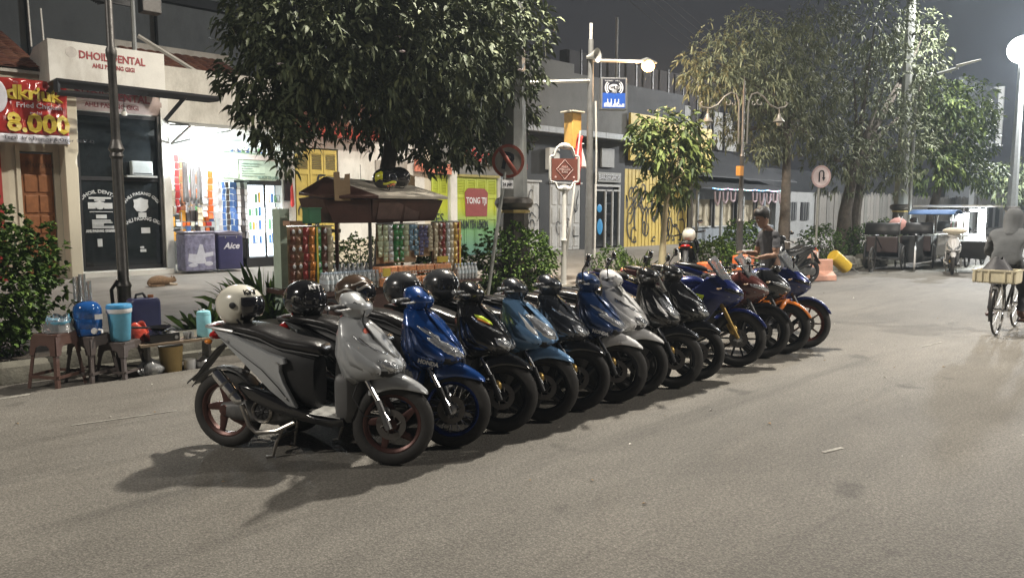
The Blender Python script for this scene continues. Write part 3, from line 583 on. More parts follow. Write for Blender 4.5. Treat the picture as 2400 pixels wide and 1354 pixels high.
def graffiti(par, x0, x1, z0, z1, y, n, seed, w_=.028, mt=None):
    r = random.Random(seed)
    for k in range(n):
        x = r.uniform(x0, x1); z = r.uniform(z0, z1); a = r.uniform(0, 6.28); P = []; cur = r.uniform(-.8, .8)
        for i in range(9):
            P.append(V(min(max(x, x0), x1), y, min(max(z, z0), z1))); a += cur + r.uniform(-.4, .4); x += cos(a) * .055 * (z1 - z0) * .7; z += sin(a) * .1 * (z1 - z0) * .8
        m = MB(); R = []
        for i, p in enumerate(P):
            d = (P[min(i + 1, 8)] - P[max(i - 1, 0)]); d = V(d.x, 0, d.z).normalized() if d.length > 0 else V(1, 0, 0); q = V(-d.z, 0, d.x) * w_ * (.35 + .65 * sin(pi * (i + .5) / 9))
            R.append([p - q, p + q])
        m.rings(R, False); m.build('graffiti_stroke', mt or GRAF, par, fix=False)
graffiti(b, 9.0, 10.1, .9, 2.55, 16.968, 9, 4, .03)
bx(b, 'wall_box', M('grey_box', (.35, .32, .28), .6), 11.3, 12.3, 16.9, 16.97, 2.5, 3.0)
t = thing('hanging_flower_pot', 'green cylindrical pot with drooping plant on the white wall right of the yellow shutters', 'plant pot', (10.75, 16.8, 1.95))
GRP = M('green_plastic', (.04, .17, .08), .45)
m = MB(); m.lathe([(.05, -.02), (.12, .02), (.14, .25), (.14, .48), (.10, .52)], n=12); m.build('pot', GRP, t)
m = MB(); m.tube([(0, 0, .5), (0, .02, .9)], .008, 5); m.build('hanger', BLACKM, t)
# --- 5 green and yellow shop front
def ramp_mat(name, stops, z0, z1, rough=.5, axis=2):
    m = bpy.data.materials.new(name); m.use_nodes = True; n = m.node_tree; b_ = n.nodes['Principled BSDF']; L = n.links.new
    t_ = n.nodes.new('ShaderNodeTexCoord'); s_ = n.nodes.new('ShaderNodeSeparateXYZ'); r_ = n.nodes.new('ShaderNodeMapRange'); c_ = n.nodes.new('ShaderNodeValToRGB')
    L(t_.outputs['Object'], s_.inputs[0]); L(s_.outputs[axis], r_.inputs[0]); r_.inputs[1].default_value = z0; r_.inputs[2].default_value = z1
    L(r_.outputs[0], c_.inputs[0]); L(c_.outputs[0], b_.inputs['Base Color']); b_.inputs['Roughness'].default_value = rough
    e = c_.color_ramp.elements
    e[0].position, e[0].color = stops[0][0], (*stops[0][1], 1); e[1].position, e[1].color = stops[-1][0], (*stops[-1][1], 1)
    for p, c in stops[1:-1]: q = e.new(p); q.color = (*c, 1)
    return m
GY = ramp_mat('green_yellow_door', [(0, (.10, .22, .20)), (.35, (.16, .34, .14)), (.6, (.50, .56, .05)), (1, (.42, .50, .06))], .3, 2.7)
b = house('green_yellow_shop', 'shop front painted yellow fading to green, lettered Tong Tji')
bx(b, 'wall', CREAM, 12.96, 13.2, 17.0, 17.3, .2, 3.9); bx(b, 'wall', GREYP, 13.2, 16.45, 17.06, 17.3, 2.72, 3.95)
bx(b, 'wall', OFFW, 15.78, 16.45, 17.0, 17.3, .2, 2.72); bx(b, 'pillar', WHITE, 13.80, 14.05, 16.85, 17.1, .2, 3.3, bevel=.02)
shutter(b, 13.2, 13.79, 2.68, GY, 2); shutter(b, 14.08, 15.72, 2.66, GY, 4)
bx(b, 'lintel', M('ochre_lintel', (.33, .28, .08), .6), 14.05, 15.78, 16.9, 16.97, 2.66, 2.73)
m = MB(); m.prism([(14.45, 1.5), (15.3, 1.5), (15.34, 2.2), (15.2, 2.33), (14.55, 2.33), (14.42, 2.2)], 16.955, 16.968); m.build('painted_badge', M('badge_red', (.27, .055, .05), .6), b)
text('shop_lettering', 'TONG TJI', .26, PW, b, (14.47, 16.95, 1.88), bold=.005, sx=.72)
text('shop_lettering', 'MINUM TEH LEMON', .32, M('letter_black', (.02, .03, .03), .5), b, (14.12, 16.95, 1.15), bold=.006, sx=.42); text('shop_lettering', 'ES', .42, M('letter_black', (0, 0, 0)), b, (13.3, 16.95, 1.3), sx=.8)
FA = M('fascia_orange_red', (.62, .20, .12), .5)
m = MB(); m.prism([(12.5, 2.75), (13.8, 2.70), (13.8, 3.0), (13.5, 2.95), (13.2, 3.15), (12.9, 2.98), (12.5, 3.1)], 16.80, 16.84); m.build('painted_fascia', FA, b)
RED = M('letter_red', (.60, .06, .04), .45)
text('shop_lettering', 'Warung', .55, RED, b, (14.25, 16.93, 3.12), bold=.012, sx=.85, depth=.03, shear=.15); text('shop_lettering', 'Warung', .55, WHITE, b, (14.28, 16.97, 3.09), bold=.03, sx=.85, depth=.01, shear=.15)
text('shop_lettering', 'Mas', .40, RED, b, (16.35, 16.93, 2.95), bold=.012, depth=.03); text('shop_lettering', 'Mas', .40, WHITE, b, (16.38, 16.97, 2.93), bold=.03, depth=.01)
# --- 6 charcoal building with grey concrete parapet
b = house('grey_concrete_building', 'charcoal shop building with bare grey concrete parapet above, behind the utility pole')
for x0, x1, z0, z1 in ((16.46, 16.85, .2, 4.1), (17.66, 18.12, .2, 4.1), (19.68, 20.4, .2, 4.1), (21.85, 22.15, .2, 4.1), (16.85, 17.66, 2.66, 4.1), (18.12, 19.68, 2.66, 4.1), (20.4, 21.85, 2.62, 4.1)):
    bx(b, 'wall', CHAR, x0, x1, 17.0, 17.3, z0, z1)
bx(b, 'parapet', GREYP, 16.4, 22.2, 16.96, 17.3, 4.34, 6.25); bx(b, 'parapet_top', GREYP, 16.4, 19.3, 17.0, 17.28, 6.25, 6.55)
for k in range(6): bx(b, 'gutter_panel', M('gutter_pale', (.42, .44, .45), .5, dirt=(3, (.2, .2, .2), .5)), 16.45 + k * .95, 17.38 + k * .95, 16.35, 16.55, 4.13, 4.31)
bx(b, 'soffit', CHAR, 16.4, 22.2, 16.56, 17.0, 4.1, 4.14)
WD = M('white_door_paint', (.52, .52, .50), .6, dirt=(3, (.2, .2, .2), .5))
def pdoor(x0, x1, z1, n, gs):
    wl = (x1 - x0) / n
    for i in range(n):
        a = x0 + i * wl; d = bx(b, 'white_door', WD, a + .01, a + wl - .01, 17.0, 17.05, .35, z1)
        for (q0, q1) in ((z1 - .7, z1 - .1), (1.25, z1 - .8), (.45, 1.15)): bx(d, 'door_panel', WD, a + .08, a + wl - .08, 16.975, 16.999, q0, q1, bevel=.02)
    bx(b, 'door_header', WD, x0 - .05, x1 + .05, 16.93, 16.99, z1 + .01, z1 + .07)
    graffiti(b, x0 + .05, x1 - .05, .8, z1 - .2, 16.962, 6, gs, .022)
pdoor(16.87, 17.64, 2.58, 2, 12); pdoor(18.15, 19.66, 2.56, 4, 15)
bx(b, 'sign_box', WHITE, 17.85, 18.35, 16.75, 16.95, 3.0, 3.7, bevel=.02); m = MB(); m.lathe([(.16, 0), (.2, .003), (.24, 0)], (18.2, 16.74, 3.4), 'Y', 20, cap=False); m.build('sign_ring', BK, b)
text('shop_lettering', 'PAWA', .34, M('letter_cream', (.55, .54, .50), .5), b, (18.3, 16.95, 3.15), bold=.01, depth=.02)
bs = bx(b, 'barbershop_board', M('board_grey', (.30, .30, .28), .5), 20.5, 21.8, 16.9, 16.96, 2.68, 3.02); text('shop_lettering', 'BARBERSHOP', .27, BK, b, (20.55, 16.89, 2.75), sx=.73, bold=.004); text('shop_lettering', 'BARBERSHOP', .27, PW, b, (20.53, 16.885, 2.76), sx=.73, bold=.0, depth=.002)
bx(b, 'crest_board', M('board_grey', (0, 0, 0)), 20.7, 21.4, 16.9, 16.97, 3.2, 3.85)
DFR = M('door_frame_grey', (.45, .45, .43), .45)
for q in ((20.4, 20.46, .35, 2.60), (21.0, 21.06, .35, 2.42), (21.4, 21.46, .35, 2.42), (21.80, 21.86, .35, 2.6), (20.46, 21.8, 2.52, 2.6), (20.46, 21.8, 2.36, 2.42)): bx(b, 'door_frame', DFR, q[0], q[1], 16.96, 17.02, q[2], q[3])
bx(b, 'glass_pane', GL, 20.46, 21.0, 17.02, 17.04, .4, 2.36); bx(b, 'glass_pane', GL, 21.46, 21.80, 17.02, 17.04, .4, 2.36)
for k in range(5): bx(b, 'glass_pane', GL, 21.1, 21.36, 17.0, 17.03, .45 + k * .38, .75 + k * .38)
m = MB(); m.ell((20.75, 17.0, 1.1), .16, .01, .28, 14, 8); m.ell((20.72, 17.0, 1.75), .14, .01, .14, 12, 8); m.build('window_sticker', M('glowing_blue_print', (.03, .25, .5), .4, emit=((.05, .4, .9), .08)), b)  # stickers given a faint glow of their own, no lamp behind them
# --- 7 yellow rolling shutter building
YR = M('roller_yellow', (.62, .46, .11), .5, nz=(2, .08), dirt=(2.5, (.28, .22, .08), .5)); YP = M('yellow_panel', (.66, .47, .05), .5)
b = house('yellow_roller_shop', 'shop with ribbed yellow roller front covered in graffiti and a yellow sign panel above')
bx(b, 'wall', CHAR, 22.16, 26.4, 17.1, 17.3, .2, 3.45)
for k in range(38): bx(b, 'shutter_rib', YR, 22.2 + k * .11, 22.29 + k * .11, 17.03 + .015 * (k % 2), 17.098, .3, 3.2)
graffiti(b, 22.3, 26.2, .5, 2.7, 17.02, 44, 21, .036)
bx(b, 'sign_panel', YP, 22.2, 24.9, 16.8, 16.9, 3.5, 5.2); bx(b, 'sign_panel', YP, 24.92, 27.7, 16.8, 16.9, 3.25, 5.0); bx(b, 'white_post', GALV, 26.32, 26.42, 16.8, 16.95, .2, 3.4)
bx(b, 'upper_wall', CHAR, 22.2, 26.4, 17.3, 17.6, 3.4, 6.3)
# --- upper storeys behind
b = house('dark_upper_storey', 'dark steel framed upper storey with pale panels above the yellow shop')
bx(b, 'wall', M('upper_brown', (.05, .042, .04), .8), 22.5, 34, 20.2, 20.6, 3.6, 8.0)
for k in range(7): bx(b, 'pale_panel', M('pale_panel', (.38, .37, .34), .7), 27 + k * .62, 27.5 + k * .62, 20.1, 20.18, 5.9 - k * .05, 6.9 - .05 * k)
hx = [(31.8, 5.6), (32.5, 6.5), (34.6, 6.55), (35.6, 5.3), (35.4, 4.7), (33.6, 4.7), (33.2, 5.1), (32.2, 5.1)]
m = MB(); m.prism(hx, 20.0, 20.15); m.build('pale_gable', M('pale_panel', (0, 0, 0)), b)
for x in (32.9, 34.0): bx(b, 'mullion', BLACKM, x, x + .08, 19.9, 19.99, 4.7, 6.6)
for k in range(9): m = MB(); m.tube([(23 + k * 1.2, 19.9, 3.6), (23 + k * 1.2, 19.9, 8)], .05, 5); m.build('steel_post', DARKST, b)
# --- 8 cafe
b = house('low_cafe', 'low grey cafe with four dimly lit cream windows, garlands and a string of coloured lights')
CG = M('cafe_grey', (.22, .24, .26), .7, dirt=(2, (.12, .13, .14), .4)); CB = M('lit_pane_beige', (.42, .36, .25), .7, nz=(1.5, .15))  # dim light of the window panes is put into their beige colour
bx(b, 'wall', CG, 26.45, 33.9, 17.1, 17.3, .2, 1.0); bx(b, 'wall', CG, 26.45, 33.9, 17.1, 17.3, 2.15, 2.6)
for k, (x0, x1) in enumerate(((26.75, 28.2), (28.5, 30.0), (30.4, 31.9), (32.2, 33.5))):
    wn = bx(b, 'window', CB, x0, x1, 17.12, 17.16, 1.0, 2.15)
    for q in ((x0 - .08, x0, 1.0, 2.15), (x1, x1 + .08, 1.0, 2.15), (x0, x1, .98, 1.03)): bx(wn, 'frame', DFR if q[3] < 1.1 else DARKST, q[0], q[1], 17.03, 17.11, q[2], q[3])
for x in (26.45, 28.3, 30.1, 32.0, 33.8): bx(b, 'post', GALV if x < 31 else CG, x, x + .1, 16.6, 16.7, .2, 2.6)
m = MB(); m.hexa([(26.2, 16.3, 2.55), (34.0, 16.3, 2.5), (34, 18, 3.0), (26.2, 18, 3.0), (26.2, 16.3, 2.62), (34.0, 16.3, 2.57), (34, 18, 3.1), (26.2, 18, 3.1)]); m.build('roof', CHAR, b)
m = MB(); m.hexa([(26.2, 17.0, 3.1), (36.0, 17.0, 3.05), (34, 19.5, 4.4), (26.2, 19.5, 4.4), (26.2, 17.0, 3.16), (36.0, 17.0, 3.1), (34, 19.5, 4.5), (26.2, 19.5, 4.5)]); m.build('tiled_roof', CHAR, b)
LEDC = [(.2, .5, 1), (.5, .8, 1), (1, .5, .8), (.3, 1, .9), (1, .8, .9)]
LE = [M('led_%d' % i, c, .4, emit=(c, 3.0)) for i, c in enumerate(LEDC)]
t = thing('led_string', 'string of blue and pink led lights along the cafe roof edge', 'string lights')
for k in range(52):
    x = 27.0 + k * .128; m = MB(); m.mat(LE[(k // 6 + k % 2) % 5]).ell((x, 16.25, 2.58 - .035 * abs(sin(k * .35))), .035, .03, .022, 6, 4); m.build('led_bulb', None, t, smooth=False)
GAR = M('pink_garland', (.52, .40, .42), .7)
t = thing('paper_garland', 'looping pink and white paper garlands hung under the cafe roof', 'garland')
for k in range(11):
    x = 27.2 + k * .62
    if 3 <= k <= 4: continue
    m = MB(); m.tube([(x + .0, 16.28, 2.45), (x + .04, 16.28, 2.1), (x + .2, 16.28, 1.9 + .08 * (k % 3)), (x + .34, 16.28, 2.1), (x + .38, 16.28, 2.45)], .045, 5); m.build('loop', GAR, t)
# --- 9 wall, picket fence
b = thing('concrete_picket_fence', 'tall weathered concrete fence with pointed palings running behind the trees', 'fence')
PK = [M('paling_%d' % i, c, .9, nz=(3, .2), dirt=(1.5, (.12, .11, .10), .6)) for i, c in enumerate([(.17, .16, .14), (.20, .185, .16), (.145, .14, .12)])]
PM = []
for i in range(3):
    m = MB(); m.prism([(0, 0), (.42, 0), (.42, 2.1), (.36, 2.25), (.30, 2.22), (.21, 2.42), (.12, 2.22), (.06, 2.25), (0, 2.1)], 0, .1); PM.append(m.mesh('paling', PK[i], smooth=False))
rs = random.Random(4)
for k in range(64): link_mesh('paling', rs.choice(PM), b, (38.2 + k * .46, 17.0 + rs.uniform(-.02, .02), .25), (0, 0, 0), (1, 1, 1 + rs.uniform(-.03, .05)))
t = thing('boundary_wall', 'plain grey wall with small windows between the cafe and the paling fence', 'wall')
bx(t, 'wall', GREYP, 34.0, 38.2, 17.05, 17.3, .2, 2.6)
for x in (35.2, 36.6): 
    wn = bx(t, 'window', BLACKM, x, x + .9, 17.0, 17.04, 1.2, 2.1)
    for k in range(3): bx(wn, 'frame', GALV, x + .2 + k * .25, x + .23 + k * .25, 16.97, 16.998, 1.2, 2.1)
# far white buildings
for i, (x0, x1, z1, lab, y) in enumerate(((67.5, 75, 3.6, 'far white wall panel left of the lit food stall', 17), (77, 90, 4.6, 'far pale building block beyond the trees at the end of the street', 17), (91, 104, 5.0, 'farthest pale building with flat top by the street end', 17))):
    t = house('far_building', lab); bx(t, 'wall', M('far_pale', (.42, .43, .43), .8), x0, x1, y, y + 5, 0, z1)
    for k in range(3): bx(t, 'door_opening', CHAR, x0 + 1 + k * 2, x0 + 2.1 + k * 2, y - .05, y - .002, .2, 2.2)
t = thing('billboard', 'tall grey billboard panel with bright edge above the far tree', 'billboard', (55.0, 14.0, 0))
bx(t, 'panel', M('billboard_grey', (.13, .135, .14), .7), -3.6, 3.6, 0, .4, 6.0, 9.7); bx(t, 'bright_edge', WHITE, 3.61, 3.85, -.3, .4, 5.9, 9.9); bx(t, 'post', GALV, -.3, .3, .05, .35, 0, 6.0)
# dark blocks behind the left shops
b = house('tall_dark_building', 'huge plain dark grey building rising behind the dental shop roofs')
bx(b, 'wall', DWALL, -14, 12.2, 26, 34, 0, 13)
for x in (3.0, 5.4, 9.0): m = MB(); m.tube([(x, 25.95, 5), (x, 25.95, 12.9)], .05, 5); m.build('drain_pipe', BLACKM, b)
bx(b, 'roof_edge', CHAR, 8.2, 12.4, 25.7, 34, 8.4, 8.7)
b = house('back_block', 'low dark building block behind the concrete parapet')
bx(b, 'wall', CHAR, 12.3, 22, 22, 30, 0, 6.6); bx(b, 'wall', CHAR, 34.1, 66, 19, 25, 0, 3.9)
# antenna and wires
t = thing('antenna_mast', 'thin white antenna mast standing behind the concrete parapet', 'antenna', (23.6, 18.6, 4.5))
m = MB(); m.tube([(0, 0, 0), (0, 0, 4.6)], .05, 6); m.build('pole', WHITE, t)
for k in range(5): m = MB(); m.tube([(-.5 + k * .28, 0, 0), (-.5 + k * .28, 0, 2.2)], .05, 5); m.build('strut', M('rust_strut', (.16, .10, .07), .7), t)
t = thing('roof_antennas', 'thin aerial and cluster of cables on the roof over the dental shop', 'antenna', (3.9, 17.5, 4.9))
for p in ([(0, 0, 0), (-.02, 0, .75)], [(-.2, .1, 0), (-.22, .1, 1.3)]): m = MB(); m.tube(p, .018, 5); m.build('rod', WHITE, t)
t = thing('utility_bracket', 'tangle of cables, dark boxes and brackets beside the iron lamp post top', 'utility box', (5.2, 17.2, 4.93))
m = MB(); m.tube([(.3, 0, 0), (.3, 0, 1.2)], .05, 8); m.build('pipe', GALV, t); bx(t, 'transformer_box', DARKST, .5, .9, 0, .3, .95, 1.5, bevel=.02)
for k in range(6): m = MB(); m.tube([(.3, 0, 1.1 - k * .02), (.0 - k * .05, 0, 1.05 + .05 * sin(k)), (-.35 - .04 * k, .1, .95 + .02 * k)], .022, 5); m.build('cable', BLACKM, t)
t = thing('overhead_wires', 'thin overhead wires crossing the night sky above the parapet', 'wires')
for k in range(5):
    z = 7.0 + k * .42; P = [V(8.5 + 30 * i / 12, 9.4 + 9 * i / 12 + k * .2, z - 1.2 * sin(pi * i / 12) * .5) for i in range(13)]
    m = MB(); m.tube(P, .008, 4, cap=False); m.build('wire', BLACKM, t)
# ================================================================ trees and plants
import numpy as np
def leafmat(n, c, r=.6): return M(n, c, r, nz=(2.5, .35), spec=.25)
LG = [leafmat('leaf_dark', (.078, .098, .052)), leafmat('leaf_mid', (.105, .125, .065)), leafmat('leaf_light', (.15, .17, .075))]
LY = [leafmat('leaf_lime', (.17, .215, .06)), leafmat('leaf_fresh', (.115, .155, .045)), leafmat('leaf_deep', (.06, .085, .035))]
LB = [leafmat('leaf_bush', (.09, .16, .03)), leafmat('leaf_bush_pale', (.16, .25, .05)), leafmat('leaf_bush_deep', (.045, .085, .02))]
LO = [leafmat('leaf_olive', (.17, .19, .115)), leafmat('leaf_olive_pale', (.23, .25, .16)), leafmat('leaf_olive_deep', (.11, .13, .075))]
BARK = M('bark', (.10, .085, .07), .9, nz=(9, .35), bump=(22, .9)); BARKD = M('bark_dark', (.045, .038, .03), .9, nz=(9, .35), bump=(22, .9)); BARKP = M('bark_limewashed', (.42, .36, .22), .85, nz=(6, .2), bump=(18, .5))
def leaf_mesh(name, P, D, Ln, Wd, mats, prob, droop, rng, curl=.25):
    n = len(P); D = D / np.linalg.norm(D, axis=1)[:, None]
    up = np.tile([0, 0, 1.], (n, 1)) + rng.normal(0, .45, (n, 3))
    S = np.cross(D, up); S /= (np.linalg.norm(S, axis=1)[:, None] + 1e-6); N = np.cross(S, D)
    L = Ln[:, None]; Wv = Wd[:, None]; dz = np.array([[0, 0, -1.]])
    mid = P + D * L * .40 + dz * L * droop * .18; m2 = P + D * L * .75 + dz * L * droop * .55; tip = P + D * L * .97 + dz * L * droop * 1.0
    f = N * Wv * curl
    vs = np.stack([P, mid - S * Wv * .5 + f, mid + S * Wv * .5 + f, m2 - S * Wv * .36 + f * .6, m2 + S * Wv * .36 + f * .6, tip, mid, m2], 1).reshape(-1, 3)
    fc = np.array([[0, 1, 6, 0], [0, 6, 2, 0], [1, 3, 7, 6], [6, 7, 4, 2], [3, 5, 7, 0], [7, 5, 4, 0]])
    me = bpy.data.meshes.new(name); me.vertices.add(n * 8); me.vertices.foreach_set('co', vs.ravel())
    cnt = [3, 3, 4, 4, 3, 3]; loops = []
    base = (np.arange(n) * 8)[:, None]
    pat = np.array([0, 1, 6, 0, 6, 2, 1, 3, 7, 6, 6, 7, 4, 2, 3, 5, 7, 7, 5, 4])
    li = (base + pat[None]).ravel(); me.loops.add(len(li)); me.loops.foreach_set('vertex_index', li)
    me.polygons.add(n * 6); st = np.array([0, 3, 6, 10, 14, 17])[None] + (np.arange(n) * 20)[:, None]
    me.polygons.foreach_set('loop_start', st.ravel())
    mi = rng.choice(len(mats), n, p=prob); me.polygons.foreach_set('material_index', np.repeat(mi, 6)); me.polygons.foreach_set('use_smooth', [True] * (n * 6))
    for m in mats: me.materials.append(m)
    me.update(calc_edges=True); return me
def crown_points(blobs, dens, rng, shell=.45):
    C = []; O = []
    B = np.array([b[:3] for b in blobs]); Rr = np.array([b[3] for b in blobs])
    for (x, y, z, r) in blobs:
        n = max(8, int(dens * r ** 2.2)); d = rng.normal(0, 1, (n, 3)); d /= np.linalg.norm(d, axis=1)[:, None]
        rad = r * (shell + (1 - shell) * rng.random(n) ** .6) * (1 + rng.normal(0, .06, n)); p = np.array([x, y, z]) + d * rad[:, None] * [1, 1, .92]
        C.append(p); O.append(d)
    return np.concatenate(C), np.concatenate(O)
def tree(name, label, trunk, blobs, dens, ll, lw, mats, prob, bark, seed, cat='tree', leaves_per=6, droop=.5, group=None, parts=0, trunk_r=.12, flowers=0, shell=.45, outw=1.0):
    rng = np.random.default_rng(seed); x0, y0, z0 = trunk[0]
    t = thing(name, label, cat, trunk[0], 0, group)
    m = MB(); P = [V(*p) - V(*trunk[0]) for p in trunk]; n = len(P)
    m.tube(P, [trunk_r * (1.25 if i == 0 else 1 - .45 * i / (n - 1)) for i in range(n)], 12)
    m.build('trunk', bark, t)
    top = P[-1]
    for k, b in enumerate(blobs):
        if b[3] < .45: continue
        c = V(*b[:3]) - V(*trunk[0]); m = MB(); q = top.lerp(c, .5) + V(rng.normal(0, .15), rng.normal(0, .15), -.1)
        m.tube([P[-2].lerp(top, .6), top.lerp(q, .4), q, c], [trunk_r * .5, trunk_r * .38, trunk_r * .22, trunk_r * .08], 6); m.build('limb', bark, t)
    C, O = crown_points(blobs, dens, rng, shell)
    C = C[C[:, 2] > z0 + .2]; O = O[:len(C)] if len(O) != len(C) else O
    if len(O) != len(C): O = rng.normal(0, 1, C.shape)
    k = leaves_per; Pn = np.repeat(C, k, 0); On = np.repeat(O, k, 0); N = len(Pn)
    D = On * outw + rng.normal(0, .75, (N, 3)) + [0, 0, -.15]; Pn = Pn + rng.normal(0, .035, (N, 3)) - np.array(trunk[0])
    Ln = ll * rng.uniform(.6, 1.2, N); W = lw * rng.uniform(.7, 1.2, N)
    me = leaf_mesh('foliage', Pn, D, Ln, W, mats, prob, droop, rng); o = link_mesh('crown', me, t); o['kind'] = 'stuff'
    # twig ends with separate large leaves on the side towards the street
    if parts:
        lm = [leaf_mesh('leaf', np.zeros((1, 3)), np.array([[1., 0, 0]]), np.array([ll * s]), np.array([lw]), [mats[i]], None, droop, rng) for i in range(len(mats)) for s in (.9, 1.15)]
        idx = np.argsort(C[:, 1] + .15 * C[:, 2] + rng.normal(0, .5, len(C)))[:parts // 3]
        for i in idx:
            for q in range(3):
                d = O[i] + rng.normal(0, .7, 3); link_mesh('leaf', lm[rng.integers(len(lm))], t, Vector(C[i] - trunk[0] + O[i] * .08), (rng.normal(0, .6), .3 + rng.random() * .9, atan2(d[1], d[0])))
    if flowers:
        FM = M('pink_blossom', (.78, .66, .68), .6); idx = rng.choice(len(C), flowers, replace=False)
        for i in idx:
            m = MB(); c = V(*(C[i] - trunk[0] + O[i] * .12))
            for q in range(5):
                a = q * 1.257 + rng.random(); m.ell(c + V(cos(a) * .02, sin(a) * .02, .0), .026, .026, .014, 6, 4)
            m.build('blossom', FM, t)
    return t
T1 = [(4.62, 9.5, 3.43, .66), (4.55, 9.2, 2.86, .42), (4.62, 9.0, 2.55, .28), (5.0, 9.0, 3.85, 1.0), (5.42, 9.8, 3.43, .6), (5.96, 9.2, 3.83, 1.25), (6.55, 9.9, 3.31, .55), (6.86, 8.9, 3.97, 1.4), (6.97, 9.5, 3.12, .65), (8.1, 9.2, 4.41, 1.2), (8.9, 9.5, 3.73, .75), (8.7, 9.7, 3.01, .55), (7.4, 9.2, 2.75, .5), (7.06, 9.2, 2.42, .25), (9.4, 9.7, 2.95, .32), (4.55, 8.9, 2.3, .15), (5.7, 9.5, 4.89, 1.5), (6.94, 9.5, 5.75, 1.8), (8.2, 9.5, 5.3, 1.3), (4.75, 9.5, 4.21, .75), (9.35, 9.5, 3.5, .4), (6.68, 10.0, 2.8, .28), (8.1, 9.4, 2.75, .45), (5.0, 9.3, 2.95, .45), (7.9, 9.3, 3.4, .8)]
tree('street_tree', 'big dense dark tree with pale pink blossoms spreading over the wooden cart', [(6.45, 9.55, .18), (6.5, 9.55, 1.2), (6.55, 9.5, 2.3), (6.75, 9.5, 3.2), (6.9, 9.5, 4.0)], T1, 360, .135, .052, LG, [.52, .38, .10], BARKD, 1, droop=.45, parts=285, trunk_r=.15, flowers=34)
S1 = [(11.85, 8.6, 3.15, .34), (12.3, 8.7, 3.38, .36), (12.85, 8.5, 3.25, .46), (13.6, 8.6, 3.1, .34), (14.0, 8.7, 2.85, .2), (12.0, 8.6, 2.72, .36), (12.6, 8.5, 2.75, .5), (13.35, 8.6, 2.6, .42), (12.15, 8.6, 2.25, .3), (12.75, 8.6, 2.15, .36), (11.55, 8.6, 2.9, .2), (13.2, 8.5, 2.05, .22), (12.6, 8.8, 1.85, .2)]
tree('young_tree', 'small young tree with bright yellow green leaves and limewashed stem beside the utility pole', [(12.45, 8.6, .18), (12.48, 8.6, 1.2), (12.6, 8.6, 2.2)], S1, 270, .19, .065, LY, [.35, .35, .3], BARKP, 2, droop=.5, trunk_r=.075, parts=60, shell=.3)
t2 = [(15.53, 9.35, 5.05, 0.9), (15.15, 9.35, 4.65, 0.6), (17.01, 9.35, 5.73, 0.9), (18.77, 9.35, 5.5, 1.2), (21.56, 9.85, 6.77, 1.1), (20.05, 9.35, 4.93, 1.1), (16.92, 8.85, 4.61, 0.8), (15.93, 9.35, 4.46, 0.7), (20.63, 9.35, 4.33, 0.9), (18.28, 9.05, 3.79, 0.8), (17.16, 9.35, 3.72, 0.7), (18.27, 9.35, 3.3, 0.55), (16.53, 9.65, 3.6, 0.45), (20.97, 9.35, 3.69, 0.7), (16.63, 8.85, 3.07, 0.35), (18.55, 9.25, 4.64, 0.9)]
tree('street_tree', 'feathery olive green tree with pale trunk behind the man, rising above the double lamp', [(18.2, 8.9, .18), (18.25, 8.9, 1.6), (18.45, 9.0, 2.7), (18.8, 9.2, 4.0)], t2, 215, .17, .036, LO, [.45, .25, .3], BARK, 3, droop=.5, trunk_r=.15, shell=.3, outw=.7)
t3 = [(23.74, 9.0, 7.17, 1.4), (24.96, 9.0, 5.82, 1.5), (27.48, 9.0, 6.96, 1.2), (23.76, 9.0, 4.41, 1.5), (25.51, 8.7, 3.8, 1.4), (22.67, 9.2, 3.1, 1.1), (24.7, 9.0, 2.9, .9), (28.7, 9.3, 5.29, 1.0), (22.0, 9.3, 3.3, 1.0), (28.19, 9.0, 7.77, .9), (28.88, 9.0, 6.3, .6), (22.4, 9.0, 5.5, .7)]
tree('street_tree', 'tall dark bushy tree with double trunk in front of the paling fence', [(23.2, 9.4, .18), (23.2, 9.4, 1.6), (23.6, 9.3, 3.2)], t3, 105, .18, .048, LO, [.45, .15, .4], BARK, 4, droop=.45, trunk_r=.24, shell=.35)
m = MB(); m.tube([(0, 0, 0), (.05, 0, 1.5), (.6, 0, 3)], [.2, .17, .1], 10); o = m.build('trunk', BARK, bpy.data.objects['street_tree.002']); o.location = (1.0, .1, 0)
t4 = [(29.48, 9.0, 5.48, 1.2), (32.96, 9.0, 5.67, 1.3), (35.2, 9.0, 5.3, .8), (31.12, 9.0, 4.41, 1.2), (29.44, 9.0, 3.4, 1.2), (32.99, 9.0, 3.4, 1.0), (36.4, 9.0, 3.2, .8), (35, 9.2, 4.4, 1.0)]
tree('street_tree', 'broad tree with yellow lit top left of the tall grey billboard', [(30.5, 9.2, .18), (30.5, 9.2, 1.6), (31.5, 9.1, 3.4)], t4, 130, .22, .075, LY, [.15, .35, .5], BARK, 5, droop=.5, trunk_r=.2, shell=.35)
t5 = [(47, 9.8, 3.3, 1.5), (51, 9.8, 3.5, 1.6), (56, 9.8, 3.8, 1.8), (44, 9.9, 3.0, 1.2), (62, 9.4, 4.2, 2.2)]
tree('street_tree', 'farthest dark tree mass overhanging the end of the street', [(47, 9.3, .18), (47, 9.3, 1.6), (48, 9.5, 3.0)], t5, 60, .3, .1, LG, [.4, .4, .2], BARKD, 6, droop=.7, trunk_r=.2)
t6 = [(44, -2, 6, 2.4), (50, -3, 6.5, 2.6), (56, 0, 6, 2.5), (60, 3, 5, 2.5), (66, 5, 5, 3)]
